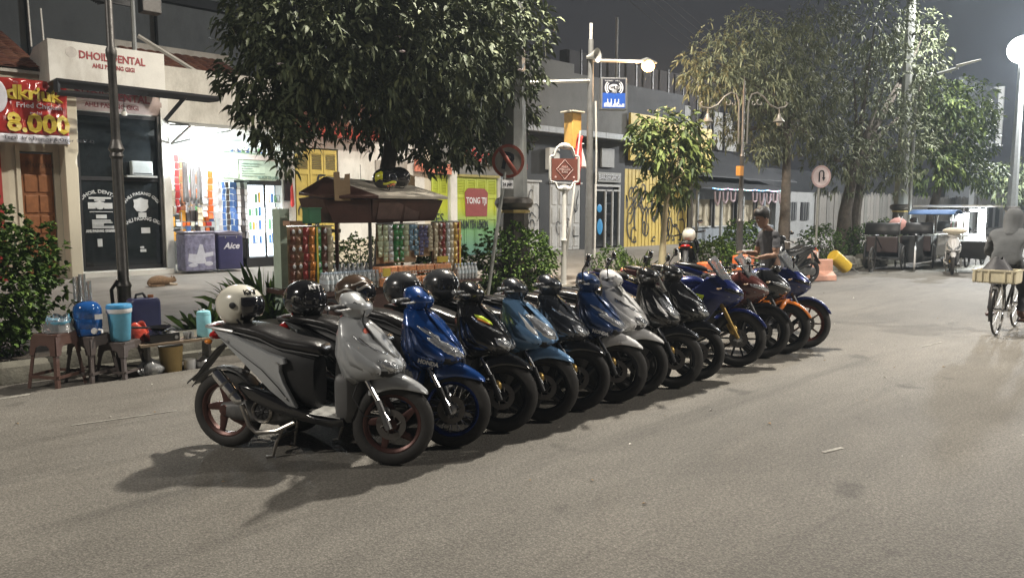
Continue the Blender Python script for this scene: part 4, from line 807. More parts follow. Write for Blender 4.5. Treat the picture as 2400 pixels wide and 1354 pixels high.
def bush(name, label, c, r, n, ll, lw, mats, prob, seed, k=5, droop=.3, cat='bush', stems=5, group=None, shell=.55, up=.5):
    rng = np.random.default_rng(seed); t = thing(name, label, cat, c, 0, group)
    m = MB()
    for i in range(stems):
        a = i * 6.28 / stems; m.tube([(0, 0, -.05), (cos(a) * r[0] * .3, sin(a) * r[1] * .3, r[2] * .8), (cos(a) * r[0] * .7, sin(a) * r[1] * .7, r[2] * 1.5)], [.02, .014, .005], 5)
    m.build('stems', BARK, t)
    d = rng.normal(0, 1, (n, 3)); d /= np.linalg.norm(d, axis=1)[:, None]; rad = (shell + (1 - shell) * rng.random(n) ** .5)[:, None]
    lump = 1 + .16 * np.sin(d[:, :1] * 7 + seed) * np.cos(d[:, 1:2] * 6 + d[:, 2:] * 5)
    C = d * rad * lump * np.array(r) + [0, 0, r[2] * .98]; C = np.maximum(C, [-99, -99, .0])
    Pn = np.repeat(C, k, 0); D = np.repeat(d, k, 0) + rng.normal(0, .7, (n * k, 3)) + [0, 0, up]
    me = leaf_mesh('leaves', Pn, D, ll * rng.uniform(.6, 1.2, n * k), lw * rng.uniform(.7, 1.2, n * k), mats, prob, droop, rng); o = link_mesh('foliage', me, t); o['kind'] = 'stuff'
    return t
bush('large_bush', 'large dark leafy bush filling the planter left of the plastic stools', (1.08, 9.1, .2), (1.0, .6, .80), 2100, .085, .045, LB, [.35, .15, .5], 11, shell=.5)
bush('round_bush', 'round bright green bush at the foot of the thick grey mast', (8.5, 8.72, .2), (.78, .5, .62), 1500, .075, .035, LB, [.4, .35, .25], 12)
bush('low_bush', 'darker flowering bush just right of the cart', (7.3, 9.1, .2), (.5, .4, .52), 750, .08, .035, LB, [.3, .1, .6], 13)
bush('round_bush', 'small round clipped bush right of the utility pole', (11.1, 8.8, .2), (.42, .4, .40), 700, .05, .025, LB, [.4, .2, .4], 14)
bush('low_bush', 'loose green bush between the young tree and the iron double lamp', (14.6, 8.7, .18), (.75, .5, .44), 900, .08, .035, LB, [.5, .3, .2], 15)
bush('low_bush', 'leafy bush behind the dark motorcycle near the man', (16.9, 9.3, .18), (.8, .5, .62), 700, .10, .05, LB, [.3, .1, .6], 16)
for i, (x, y, rx, rz, lab) in enumerate(((20.5, 8.9, 1.0, .55, 'dark rounded bush behind the orange and white barriers'), (23.2, 8.7, 1.1, .58, 'dark bush at the foot of the double trunk tree'), (25.0, 8.8, .9, .62, 'lighter green bush left of the rickshaw mast'), (7.9, 12.4, .9, .5, 'clipped dark hedge seen under the cart roof'))):
    bush('low_bush', lab, (x, y, .18), (rx, .5, rz), 900, .075, .035, LB, [.2, .1 + .1 * (i == 2), .7 - .1 * (i == 2)], 30 + i)
def blades(name, label, c, n, h, w_, spread, seed, mats=LB, prob=(.35, .1, .55), droop=.35, cat='plant'):
    rng = np.random.default_rng(seed); t = thing(name, label, cat, c); me = None
    P = np.stack([rng.normal(0, spread * .30, n), rng.normal(0, spread * .2, n), np.zeros(n)], 1); D = P * 1.6 / max(spread, .1) + rng.normal(0, .28, (n, 3)) * [1, 1, .2] + [0, 0, 1.0]
    lm = []
    for i in range(n):
        m1 = leaf_mesh('leaf', np.zeros((1, 3)), D[i:i + 1], np.array([h * rng.uniform(.6, 1.15)]), np.array([w_ * rng.uniform(.7, 1.2)]), [mats[rng.choice(3, p=prob)]], None, droop * rng.uniform(.2, 1.2), rng, .12)
        link_mesh('leaf', m1, t, Vector(P[i]))
    m = MB(); m.ell((0, 0, .0), spread * .5, spread * .35, .04, 10, 4); m.build('root_clump', BARKD, t)
    return t
blades('lance_leaf_plant', 'low clump of long dark lance leaves behind the light blue cooler', (3.55, 8.95, .2), 90, .44, .055, .5, 41)
blades('lance_leaf_plant', 'tall clump of upright dark lance leaves left of the sachet racks', (4.5, 9.4, .2), 130, .95, .07, .42, 42)
blades('lance_leaf_plant', 'smaller lance leaf clump between the cooler plant and the tall one', (4.0, 9.1, .2), 80, .60, .06, .42, 43)
blades('lance_leaf_plant', 'dark broad leaf plant just in front of the sachet racks', (4.35, 8.85, .2), 50, .55, .08, .3, 44)
blades('strap_leaf_plant', 'pale arching strap leaf plant at the foot of the leaning no stopping sign', (7.85, 8.95, .2), 44, .62, .06, .4, 45, LB, (.4, .4, .2), .6)
blades('strap_leaf_plant', 'bright yellow green broad leaf plant left of the young tree', (12.1, 8.8, .2), 40, .78, .10, .45, 46, LY, (.5, .35, .15), .3)
blades('strap_leaf_plant', 'tall narrow leaf plant behind the white bike mirrors', (12.2, 9.2, .2), 36, .95, .06, .5, 47, LB, (.5, .3, .2), .3)
m_ = None
# ================================================================ motorcycles
def wheel(par, c, r, tw, rimr, style, rimmat, steer=None, disc=True, side=-1):
    cx, cz = c
    def mb(): return MB(steer)
    m = mb(); q = tw / 2; R = r
    prof = [(rimr, -q * .7), (rimr + .012, -q * .92), (R - .045, -q), (R - .018, -q * .8), (R - .003, -q * .4), (R, 0), (R - .003, q * .4), (R - .018, q * .8), (R - .045, q), (rimr + .012, q * .92), (rimr, q * .7), (rimr - .004, 0), (rimr, -q * .7)]
    m.lathe(prof, (cx, 0, cz), 'Y', 44, cap=False); w_ = m.build('wheel', RUB, par)
    m = mb(); m.lathe([(rimr + .004, -q * .72), (rimr - .006, -q * .66), (rimr - .022, -q * .35), (rimr - .022, q * .35), (rimr - .006, q * .66), (rimr + .004, q * .72)], (cx, 0, cz), 'Y', 40, cap=False); m.build('rim', rimmat, w_, solid=.003)
    m = mb(); m.lathe([(.02, -.055), (.038, -.05), (.042, -.02), (.06, -.015), (.06, .02), (.042, .03), (.036, .05), (.02, .055)], (cx, 0, cz), 'Y', 18); m.build('hub', rimmat if style == 'cast' else ALU, w_)
    if style == 'cast':
        for k in range(5):
            a0 = 2 * pi * k / 5 + .3; R_ = []
            for i in range(6):
                f = i / 5; rr_ = .045 + (rimr - .065) * f; a = a0 + .30 * sin(f * 1.6) ; wd = .034 - .016 * f; th = .014 - .004 * f
                px, pz_ = cos(a), sin(a); tx, tz = -sin(a), cos(a); R_.append([V(cx + px * rr_ + tx * s * wd, b_ * th, cz + pz_ * rr_ + tz * s * wd) for s, b_ in ((-1, -.6), (-.5, -1), (.5, -1), (1, -.6), (1, .6), (.5, 1), (-.5, 1), (-1, .6))])
            m = mb(); m.rings(R_); m.build('spoke', rimmat, w_)
    elif style == 'wire':
        for k in range(32):
            a = 2 * pi * k / 32; a2 = a + (.5 if k % 2 else -.5); s = (.03 if k % 4 < 2 else -.03)
            m = mb(); m.tube([V(cx + .045 * cos(a2), s, cz + .045 * sin(a2)), V(cx + (rimr - .012) * cos(a), 0, cz + (rimr - .012) * sin(a))], 0.0028, 4); m.build('spoke', CHROME, w_)
    else:
        for k in range(10):
            a = 2 * pi * k / 10; R_ = []
            for f in (0, .5, 1):
                rr_ = .045 + (rimr - .062) * f; wd = .011 - .003 * f; R_.append([V(cx + cos(a) * rr_ - sin(a) * s * wd, b_ * .01, cz + sin(a) * rr_ + cos(a) * s * wd) for s, b_ in ((-1, -1), (1, -1), (1, 1), (-1, 1))])
            m = mb(); m.rings(R_); m.build('spoke', rimmat, w_)
    if disc:
        m = mb(); y = side * .058; m.lathe([(.058, y), (.098, y), (.098, y + .004), (.058, y + .004), (.058, y)], (cx, 0, cz), 'Y', 30, cap=False)
        for k in range(6): a = k * 1.047; m.tube([V(cx + .04 * cos(a), y, cz + .04 * sin(a)), V(cx + .07 * cos(a + .3), y, cz + .07 * sin(a + .3))], .005, 4)
        m.build('brake_disc', M('disc_steel', (.16, .15, .14), .35, .8), w_)
    return w_
def sectional(m, secs, n=20, axis='X'):
    # secs: (x, zc, halfw, halfh, power)
    R = []
    for (x, zc, hw, hh, p) in secs:
        ring = []
        for k in range(n):
            a = 2 * pi * k / n; c, s = cos(a), sin(a)
            ring.append(V(x, hw * math.copysign(abs(c) ** (2 / p), c), zc + hh * math.copysign(abs(s) ** (2 / p), s)))
        R.append(ring)
    return m.rings(R)
def plate(m, pts, y, bulge=.012, th=.02):   # side panel: polygon in x,z with its rim turned in; both sides by sign of y
    c = V(sum(p[0] for p in pts) / len(pts), 0, sum(p[1] for p in pts) / len(pts)); s = 1 if y > 0 else -1
    n = len(pts); yf = (lambda p: y) if not callable(y) else y
    R = []
    for k, (sc_, dy) in enumerate(((1, -th), (1, 0), (.94, bulge * .8), (.80, bulge))):
        R.append([V(c.x + (p[0] - c.x) * sc_, y + s * dy, c.z + (p[1] - c.z) * sc_) for p in pts])
    return m.rings(R)
def steer_fn(A, rake, ang):
    ax = V(-sin(rake), 0, cos(rake)); Mx = Matrix.Translation(A) @ Matrix.Rotation(ang, 4, ax) @ Matrix.Translation(-V(*A))
    return lambda v: Mx @ v
def grip_set(par, tr, hy, x, z, back, lever=True, gripmat=None, cx=0):
    for s in (-1, 1):
        m = MB(tr); m.tube([(x, s * .05, z), (x, s * .12, z + .005), (x - back * .5, s * .2, z + .012), (x - back, s * hy, z)], .011, 8); hb = m.build('handlebar', BLKP, par)
        m = MB(tr); m.tube([(x - back * .62, s * (hy - .12), z + .006), (x - back, s * (hy + .005), z), (x - back * 1.02, s * (hy + .012), z)], [.0165, .0165, .012], 10); m.build('grip', gripmat or RUB, hb)
        m = MB(tr); m.tube([(x - back * .95, s * (hy + .012), z), (x - back, s * (hy + .032), z)], .014, 8); m.build('bar_end', ALU, hb)
        if lever:
            m = MB(tr); m.tube([(x + .03, s * (hy - .17), z - .005), (x + .055 - back * .5, s * (hy - .12), z - .01), (x + .04 - back * .8, s * (hy - .05), z - .015), (x + .05 - back, s * (hy + .01), z - .012)], [.011, .008, .006, .008], 7); m.build('brake_lever', ALU, hb)
            m = MB(tr); m.ell((x - back * .35, s * (hy - .15), z + .005), .022, .022, .02, 10, 6); m.build('switch_block', BLKP, hb)
def mirror(par, tr, s, x, z):
    m = MB(tr); m.tube([(x, s * .18, z), (x - .01, s * .20, z + .09), (x + .03, s * .24, z + .16)], .006, 6); mr = m.build('mirror_stalk', BLACKM, par)
    m = MB(tr); m.ell((x + .04, s * .265, z + .185), .022, .062, .040, 14, 8); m.build('mirror_housing', BLKG, mr)
    m = MB(tr); m.ell((x + .022, s * .265, z + .185), .008, .054, .033, 14, 6); m.build('mirror_glass', CHROME, mr)
def paint(n, c, rough=.28, metal=.35, coat=1.0): return M('paint_' + n, c, rough, metal, coat, nz=(3, .04))
SILV = paint('nardo_grey', (.39, .405, .415), .3, .1); BLUE = paint('deep_blue', (.004, .05, .22), .25, .3); LBLUE = paint('powder_blue', (.14, .27, .46), .3, .25); PBLK = paint('black', (.012, .012, .013), .2, .2); PDK = paint('ink_grey', (.03, .034, .042), .25, .3); PWH = paint('pearl_white', (.76, .76, .76), .3, .0); DBLU = paint('navy', (.012, .04, .13), .25, .3)
RBLU = paint('racing_blue', (.008, .018, .12), .25, .4); PRED = paint('rust_red', (.22, .03, .02), .3, .3); ORNG = paint('orange', (.72, .20, .02), .35, .0); PGR = M('matt_grey', (.12, .12, .12), .5)
BRONZE = M('bronze_rim', (.085, .04, .034), .38, .5, nz=(20, .2)); BLKRIM = M('black_rim', (.02, .02, .022), .3, .4); BLURIM = M('blue_rim', (.01, .03, .16), .2, .7)
FLOORM = M('worn_alloy_floor', (.55, .55, .52), .35, .7, nz=(20, .2)); SEATHL = SEATM; CAL = M('caliper_gold', (.40, .27, .08), .4, .6)
LIME = M('sticker_lime', (.50, .65, .03), .4); PLATEM = M('number_plate', (.62, .62, .58), .4); HEATM = M('worn_steel', (.35, .33, .30), .35, .9, nz=(15, .3)); DULL = M('engine_alloy', (.14, .14, .14), .5, .6, nz=(12, .3))
def scooter(label, loc, c, apron=None, side=None, fender=None, rim=BLKRIM, wstyle='cast', steer=.28, lean=0, floor=None, mirrors=False, hplate=False, nose=1.0, stickers=None, exhaust='stock', group='motorcycles parked in a slanting row', shield_mat=None, word=None, simple=False, hd=None, cowlmat=None, wide=1.0, hl=0, tall=1.0, ncut=0):
    apron = apron or c; side = side or c; fender = fender or c; cowlmat = cowlmat or c
    h0 = atan2(-.8697, .4936) if hd is None else hd
    t = thing('parked_scooter', label, 'scooter', loc, h0, group); t.rotation_euler = (0, 0, h0)
    if lean: t.rotation_euler = Matrix.Rotation(h0, 3, 'Z').to_quaternion().to_euler(); t.rotation_euler = (Matrix.Rotation(h0, 3, 'Z') @ Matrix.Rotation(-lean, 3, 'X')).to_euler()
    RK = radians(26); FX = 1.27; tr = steer_fn(V(1.06, 0, .80), RK, steer); r = .272
    w = wide
    wheel(t, (0, r), r, .092, .19, 'cast' if wstyle != 'wire' else 'wire', rim, None, False)
    wheel(t, (FX, r), r, .082, .19, wstyle, rim, tr, True, -1)
    # front fender
    m = MB(tr); R = []
    prof = [(1.50, .475, .018, .012), (1.46, .515, .045, .035), (1.38, .565, .060, .070), (1.29, .600, .066, .095), (1.21, .610, .070, .125), (1.15, .585, .070, .13), (1.115, .52, .062, .07)]
    for (x, z, hw, dp) in prof:
        R.append([V(x + .0, -hw * 1.02, z - dp), V(x, -hw * 1.05, z - dp * .55), V(x, -hw * .92, z - .012), V(x, -hw * .5, z + .004), V(x, 0, z + .010), V(x, hw * .5, z + .004), V(x, hw * .92, z - .012), V(x, hw * 1.05, z - dp * .55), V(x, hw * 1.02, z - dp)])
    m.rings(R, False); m.build('front_fender', fender, t, sub=1, solid=.006)
    # fork
    for s in (-1, 1):
        m = MB(tr); m.tube([(1.085, s * .078, .60), (FX - .015, s * .078, .30)], [.016, .016], 10); fk = m.build('fork_leg', CHROME, t)
        m = MB(tr); m.tube([(1.185, s * .078, .43), (FX - .008, s * .078, .245)], [.021, .024], 10); m.build('fork_slider', BLKP if wstyle != 'cast' or rim is not BRONZE else DULL, fk)
    m = MB(tr); m.ell((FX - .035, -.066, r + .075), .035, .024, .045, 10, 6); m.build('brake_caliper', CAL if rim is BLKRIM else BLKP, t)
    m = MB(tr); m.tube([(1.08, -.09, .62), (1.03, -.11, .45), (1.10, -.10, .33), (1.21, -.085, .33)], .0045, 6); m.build('brake_hose', BLKP, t)
    # apron shell: horizontal sections with a prow
    L = [(.57, 1.19, 1.075, .135, 1.2), (.60, 1.30, 1.055, .168, 1.15), (.645, 1.345 * nose, 1.03, .186, 1.05), (.70, 1.315 * nose, 1.00, .190, 1.05), (.77, 1.255 * nose, .985, .180, 1.1), (.84, 1.19, .97, .160, 1.2), (.91, 1.12, .955, .128, 1.3), (.955, 1.075, .945, .10, 1.4), (.97, 1.05, .95, .07, 1.5)]
    L = [(.57 + (z_ - .57) * tall, xf_ + ncut * sin((z_ - .57) * 7.8), xb_, hw_, p_) for z_, xf_, xb_, hw_, p_ in L]; ZT = L[-1][0]
    def ap(u, z):   # u -1..1 from the right rear edge round the prow
        z = .57 + (z - .57) * tall
        for i in range(len(L) - 1):
            if z <= L[i + 1][0] or i == len(L) - 2:
                f = (z - L[i][0]) / (L[i + 1][0] - L[i][0]); f = min(max(f, 0), 1); f_ = f * f * (3 - 2 * f) * .5 + f * .5
                xf, xb, hw, p = [L[i][k] + (L[i + 1][k] - L[i][k]) * f_ for k in (1, 2, 3, 4)]; break
        a = u * pi / 2; cc = max(cos(a), 0); s_ = sin(a)
        return V(xb + (xf - xb) * cc ** (.92), hw * w * math.copysign(abs(s_) ** (.86), s_), z + .012 * (1 - abs(u)) * 0)
    nu, nv = 24, 20
    m = MB(); m.grid(lambda a, b: ap(a * 2 - 1, .57 + .40 * b), nu, nv); m.build('front_cover', apron, t, solid=.006, ang=50)
    top = [ap(k / 12 - 1, .97) for k in range(25)]; m = MB(); m.add(top + [V(p.x * .6 + .975 * .4, p.y * .5, .985) for p in top], [(i, i + 1, i + 26, i + 25) for i in range(24)]); m.build('cover_top', BLKP, t, fix=False)
    def patch(name, st, mt, off=.006, sgn=(-1, 1), nn=5):
        for s in sgn:
            m = MB(); R = []
            for (u, z0, z1) in st:
                ring = []
                for k in range(nn + 1):
                    z = z0 + (z1 - z0) * k / nn; p = ap(s * u, z); e = .02; n_ = (ap(s * min(u + e, .99), z) - ap(s * max(u - e, 0), z)).cross(ap(s * u, z + .01) - ap(s * u, z - .01)); n_ = n_.normalized() if n_.length else V(1, 0, 0)
                    if n_.x < 0: n_ = -n_
                    bul = off * (.4 + 1.1 * sin(pi * k / nn))
                    ring.append(p + n_ * bul)
                R.append(ring)
            m.rings(R, False); m.build(name, mt, t, solid=.003)
    # headlight pair, indicators, grille
    if hl == 2: patch('headlight', [(.06, .66, .74), (.16, .655, .80), (.30, .66, .845), (.42, .69, .85), (.52, .74, .85)], LENS); patch('chrome_trim', [(.52, .66, .72), (.60, .70, .80), (.66, .76, .87)], PWH, .005)
    elif hl == 1: patch('headlight', [(.02, .61, .655), (.16, .612, .69), (.32, .63, .705), (.46, .66, .715)], LENS); patch('position_light', [(.20, .735, .748), (.40, .76, .785), (.58, .80, .83), (.70, .84, .87)], LENS, .004)
    else: patch('headlight', [(.03, .625, .665), (.14, .628, .712), (.28, .642, .742), (.42, .675, .762), (.54, .72, .778), (.64, .765, .785)], LENS)
    if hl == 0: patch('indicator', [(.40, .745, .79), (.52, .775, .815), (.66, .82, .845), (.74, .85, .86)], LENS, .004)
    patch('lower_grille', [(.0, .585, .628), (.2, .588, .632), (.42, .60, .642), (.55, .62, .645)], BLKP, .004)
    patch('beak_panel', [(.0, .70, .955), (.10, .715, .955), (.20, .76, .95), (.27, .82, .93)], apron, .009)
    if not simple:
        patch('wing_panel', [(.50, .60, .69), (.64, .62, .73), (.78, .65, .80), (.90, .68, .86)], apron, .007)
        for s in (-1, 1): m = MB(tr); m.tube([(.97, s * .12, 1.03), (1.04, s * .14, 1.06), (1.09, s * .09, 1.00), (1.06, s * .04, .93)], .004, 5); m.build('brake_cable', BLKP, t)
        patch('cover_seam', [(.06, .715, .722), (.25, .745, .752), (.45, .79, .797), (.6, .845, .852)], BLKP, .002)
        patch('vent_slot', [(.10, .80, .806), (.26, .815, .822)], BLKP, .003, (-1,)); patch('vent_slot', [(.12, .82, .826), (.28, .835, .842)], BLKP, .003, (-1,))
    # number plate bracket side blades above: wing panels beside the leg shield
    for s in (-1, 1):
        m = MB(); m.rings([[V(.955, s * .085 * w, .955), V(.975, s * .10 * w, .95)], [V(.94, s * .125 * w, .86), V(.985, s * .150 * w, .86)], [V(.945, s * .155 * w, .74), V(1.0, s * .186 * w, .72)], [V(1.0, s * .165 * w, .60), V(1.06, s * .172 * w, .60)], [V(1.06, s * .14, .55), V(1.10, s * .135, .56)]], False)
        m.build('cover_edge', apron, t, solid=.008, fix=False)
    # leg shield, lower cover
    m = MB(); sectional(m, [(.0, 0, .01, .01, 2)]) if 0 else None
    m = MB(); R = []
    for (z, xf, xb, hw) in ((.255, 1.02, .93, .10), (.30, 1.06, .93, .155), (.38, 1.085, .925, .165), (.46, 1.08, .925, .165), (.55, 1.09, .925, .168), (.62, 1.06, .935, .168)):
        R.append([V(xf, 0, z), V(xf - .02, hw * .5, z), V(xf - .06, hw * .92, z), V(xb, hw, z), V(xb - .02, hw * .6, z), V(xb - .03, 0, z), V(xb - .02, -hw * .6, z), V(xb, -hw, z), V(xf - .06, -hw * .92, z), V(xf - .02, -hw * .5, z)])
    m.rings(R); m.build('lower_cover', shield_mat or PGR, t, sub=1)
    m = MB(); R = []
    for (z, x, hw) in ((.42, .90, .15), (.55, .90, .165), (.70, .915, .17), (.85, .925, .13), (.95, .935, .09), (.985, .95, .06)):
        R.append([V(x + .06, hw * .9, z), V(x + .0, hw * .7, z), V(x - .03, 0, z), V(x, -hw * .7, z), V(x + .06, -hw * .9, z), V(x + .08, 0, z)])
    m.rings(R); m.build('leg_shield', BLKP, t, sub=1)
    # floor board
    m = MB(); R = []
    for (x, z, hw, th) in ((.60, .36, .13, .05), (.70, .335, .16, .035), (.80, .315, .17, .03), (.90, .305, .165, .03), (.985, .32, .15, .035)):
        R.append([V(x, hw, z), V(x, hw * 1.02, z - th * .6), V(x, hw * .9, z - th * 1.8), V(x, -hw * .9, z - th * 1.8), V(x, -hw * 1.02, z - th * .6), V(x, -hw, z)])
    m.rings(R); m.build('floor_panel', side if simple else BLKG, t, bevel=.006)
    m = MB(); m.box(.70, .965, -.155, .155, 0, .006); 
    for v in m.v: v.z += .332 - (v.x - .7) * .07
    m.build('floor_mat', floor or BLKP, t, bevel=.002)
    # rear body core and panels
    m = MB(); sectional(m, [(-.02, .83, .05, .03, 2.2), (.05, .80, .105, .055, 2.4), (.25, .73, .125, .10, 2.6), (.45, .64, .13, .15, 2.8), (.60, .56, .12, .19, 3), (.70, .52, .10, .19, 3), (.735, .52, .085, .18, 3)]); m.build('rear_body', BLKP, t)
    for s in (-1, 1):
        m = MB(); P = [(-.01, .865), (.12, .835), (.30, .775), (.46, .715), (.565, .69), (.575, .655), (.535, .645), (.535, .60), (.565, .52), (.655, .365), (.60, .372), (.47, .46), (.34, .57), (.22, .665), (.08, .775)]
        pts = [V(a, s * (.105 + .045 * min(max((a + .02) / .35, 0), 1) + .012 * min(max((.75 - b_) / .3, 0), 1)), b_) for a, b_ in P]
        cc = V(.35, s * .15, .63); inner = [p + V(0, -s * .022, 0) for p in pts]; mid = [p.lerp(V(p.x, s * .165, p.z), .25) + V((cc.x - p.x) * .04, s * .006, (cc.z - p.z) * .05 + .0) for p in pts]
        m.rings([inner, pts, mid], True, True); m.build('side_panel', side, t, ang=40)
        if not simple:
            m = MB(); m.tube([(.04, s * .128, .812), (.22, s * .166, .72), (.40, s * .172, .61), (.52, s * .172, .50), (.60, s * .170, .41)], .0035, 5); m.build('panel_seam', BLKP, t)
            for x_, z_ in ((.12, .79), (.52, .66), (.58, .43)): m = MB(); m.lathe([(0, 0), (.008, 0), (.008, s * .004), (0, s * .004)], (x_, s * (.172 if x_ > .3 else .152), z_), 'Y', 8); m.build('screw', ALU, t)
            m = MB(); m.tube([(.03, s * .108, .852), (.20, s * .134, .838), (.36, s * .134, .808), (.50, s * .126, .748), (.66, s * .108, .725), (.78, s * .084, .705)], .0045, 5); m.build('seat_piping', PGR, t)
        m = MB(); P = [(.20, .50), (.34, .475), (.50, .425), (.64, .362), (.745, .335), (.73, .295), (.60, .30), (.44, .335), (.30, .40), (.21, .46)]
        plate(m, P, s * .158, .014, .05); m.build('under_cover', BLKG, t, bevel=.004)
    # seat
    m = MB(); SS = [(.00, .870, .06, .018), (.05, .868, .105, .028), (.20, .862, .13, .036), (.34, .842, .132, .042), (.43, .808, .130, .046), (.52, .775, .124, .044), (.62, .762, .112, .044), (.72, .752, .100, .046), (.785, .735, .085, .042), (.805, .720, .06, .026)]
    sectional(m, [(x, z, hw, hh, 2.7) for x, z, hw, hh in SS], 22); m.build('seat', SEATM, t, sub=1)
    m = MB(); sectional(m, [(.80, .62, .075, .09, 3), (.77, .50, .07, .09, 3)]) if 0 else None
    # grab rail and tail
    for s in (-1, 1):
        m = MB(); m.tube([(.16, s * .125, .845), (.02, s * .13, .862), (-.07, s * .10, .868), (-.085, 0, .87)], .012, 8); m.build('grab_rail', ALU if rim is BRONZE else BLKP, t)
    m = MB(); m.ell((-.045, 0, .80), .05, .10, .035, 14, 6); m.build('tail_light', REDL, t)
    for s in (-1, 1): m = MB(); m.ell((-.05, s * .115, .765), .03, .022, .018, 10, 6); m.build('indicator', ORL, t)
    m = MB(); m.hexa([(-.01, -.07, .80), (.05, -.07, .78), (.05, .07, .78), (-.01, .07, .80), (-.0, -.07, .82), (.06, -.07, .80), (.06, .07, .80), (-.0, .07, .82)]) if 0 else None
    R = []
    for x, z, hw in ((.06, .77, .05), (-.05, .70, .055), (-.14, .60, .055), (-.22, .51, .05), (-.31, .445, .035)): R.append([V(x, -hw, z - .008), V(x, -hw * .5, z + .008), V(x, hw * .5, z + .008), V(x, hw, z - .008)])
    m = MB(); m.rings(R, False); m.build('rear_fender', BLKP, t, solid=.006)
    m = MB(); R = []
    for a in range(20, 150, 16): R.append([V(-cos(radians(a)) * .30 * -1, y, r + sin(radians(a)) * .305 + (.0 if abs(y) < .04 else -.012)) for y in (-.055, -.03, .03, .055)])
    m.rings(R, False); m.build('inner_fender', BLKP, t, solid=.005)
    # engine, fan ring, exhaust, stand
    m = MB(); sectional(m, [(-.03, .27, .05, .05, 2.5), (.08, .27, .06, .07, 2.5), (.25, .29, .10, .085, 2.8), (.42, .30, .125, .10, 3), (.55, .31, .12, .08, 2.6), (.64, .32, .06, .05, 2.2)]); eg = m.build('engine', DULL, t)
    m = MB(); m.lathe([(.072, 0), (.078, -.012), (.068, -.022), (.060, -.014), (.058, -.004)], (.375, -.135, .315), 'Y', 26, cap=False); m.build('fan_ring', HEATM, eg, solid=.004)
    m = MB(); m.lathe([(.058, 0), (.055, -.008), (.02, -.012), (.012, -.02), (.0, -.02)], (.375, -.135, .315), 'Y', 18); 
    for k in range(8): a = k * .785; m.tube([(.375 + .02 * cos(a), -.148, .315 + .02 * sin(a)), (.375 + .052 * cos(a), -.148, .315 + .052 * sin(a))], .004, 4)
    m.build('fan_cover', BLKP, eg)
    m = MB(); m.lathe([(.10, 0), (.10, .03), (.08, .045)], (.05, .10, .28), 'Y', 22); m.hexa([(.05, .10, .20), (.46, .10, .22), (.46, .14, .22), (.05, .14, .20), (.05, .10, .36), (.46, .10, .38), (.46, .14, .38), (.05, .14, .36)]); m.build('transmission_case', DULL, t, bevel=.01)
    for k in range(5): m = MB(); m.ell((.50 + k * .018, -.10, .34), .006, .05, .055, 8, 6); m.build('cooling_fin', DULL, eg)
    m = MB(); m.tube([(.60, -.10, .25), (.48, -.14, .19), (.34, -.16, .175), (.29, -.165, .22), (.24, -.17, .36)], [.014, .016, .017, .018, .019], 9); ex = m.build('exhaust_pipe', HEATM, t)
    if exhaust == 'can':
        m = MB(); a, b_ = V(.235, -.172, .37), V(.055, -.185, .575); d = b_ - a; m.tube([a, a + d * .06, a + d * .12, a + d * .9, b_], [.02, .034, .038, .038, .033], 16); m.build('silencer', CHROME, ex)
        for f in (.3, .62): m = MB(); p = a + d * f; q = d.normalized(); m.tube([p - q * .008, p + q * .008], .0405, 16); m.build('silencer_band', HEATM, ex)
        m = MB(); m.tube([b_ - d * .04, b_ + d * .06], [.02, .018], 12); m.build('silencer_tip', BLKP, ex)
    else:
        m = MB(); m.tube([(.26, -.165, .26), (.14, -.175, .30), (-.10, -.185, .345), (-.18, -.188, .36)], [.03, .055, .058, .035], 14); m.build('silencer', BLKP, ex); m = MB(); m.tube([(.1, -.215, .315), (-.08, -.232, .35)], [.03, .03], 8); m.build('heat_shield', DULL, ex)
    m = MB(); m.tube([(.06, .13, .50), (.13, .135, .72)], .025, 10); m.build('rear_spring', HEATM, t)
    for s in (-1, 1): m = MB(); m.tube([(.50, s * .09, .20), (.46, s * .12, .10), (.44, s * .13, .012), (.40, s * .15, .008)], .011, 7); m.build('stand_leg', HEATM, t)
    m = MB(); m.tube([(.47, -.11, .13), (.47, .11, .13)], .009, 7); m.build('stand_bar', HEATM, t)
    # handlebar cowl
    m = MB(tr); R = []
    for (z, xf, xb, hw) in ((.945, 1.06, .96, .07), (.975, 1.10, .935, .10), (1.015, 1.125, .915, .15), (1.055, 1.115, .90, .155), (1.095, 1.07, .90, .12), (1.125, 1.02, .915, .075), (1.13, .99, .94, .03)):
        R.append([V(xb + (xf - xb) * (.5 + .5 * cos(a)) if 1 else 0, hw * math.copysign(abs(sin(a)) ** .85, sin(a)), z - .012 * (1 - cos(a)) * .5) for a in [2 * pi * k / 18 for k in range(18)]])
    m.rings(R); m.build('handlebar_cowl', cowlmat, t, sub=1)
    m = MB(tr); m.grid(lambda a, b_: V(1.095 + .017 - .03 * abs(a - .5) - .05 * b_ + .02 * sin(pi * b_), (a - .5) * (.17 - .08 * b_), 1.01 + .10 * b_), 8, 6); m.build('cowl_visor', BLKG, t, solid=.003)
    m = MB(tr); m.ell((.95, 0, 1.085), .035, .06, .02, 14, 6); m.build('instrument', BLKG, t)
    grip_set(t, tr, .30, .985, 1.02, .07)
    if mirrors:
        for s in (-1, 1): mirror(t, tr, s, .965, 1.04)
    if hplate:
        m = MB(tr); m.hexa([V(1.10, y, z) + V((1.03 - z) * .55 + dx, 0, 0) for z in (.90, 1.03) for dx, y in ((0, -.13), (.006, -.13), (.006, .13), (0, .13))]); pl = m.build('number_plate', PLATEM, t, smooth=False)
    if stickers: stickers(t, ap, patch)
    if word:
        o = text('lettering', word[0], .038, word[1], t, (1.09, -.205, .625), (pi / 2, radians(14), radians(19)), bold=.002, depth=.003)
    return t
SMOKE = M('windscreen', (.75, .78, .80), .05, trans=.85, spec=.6)
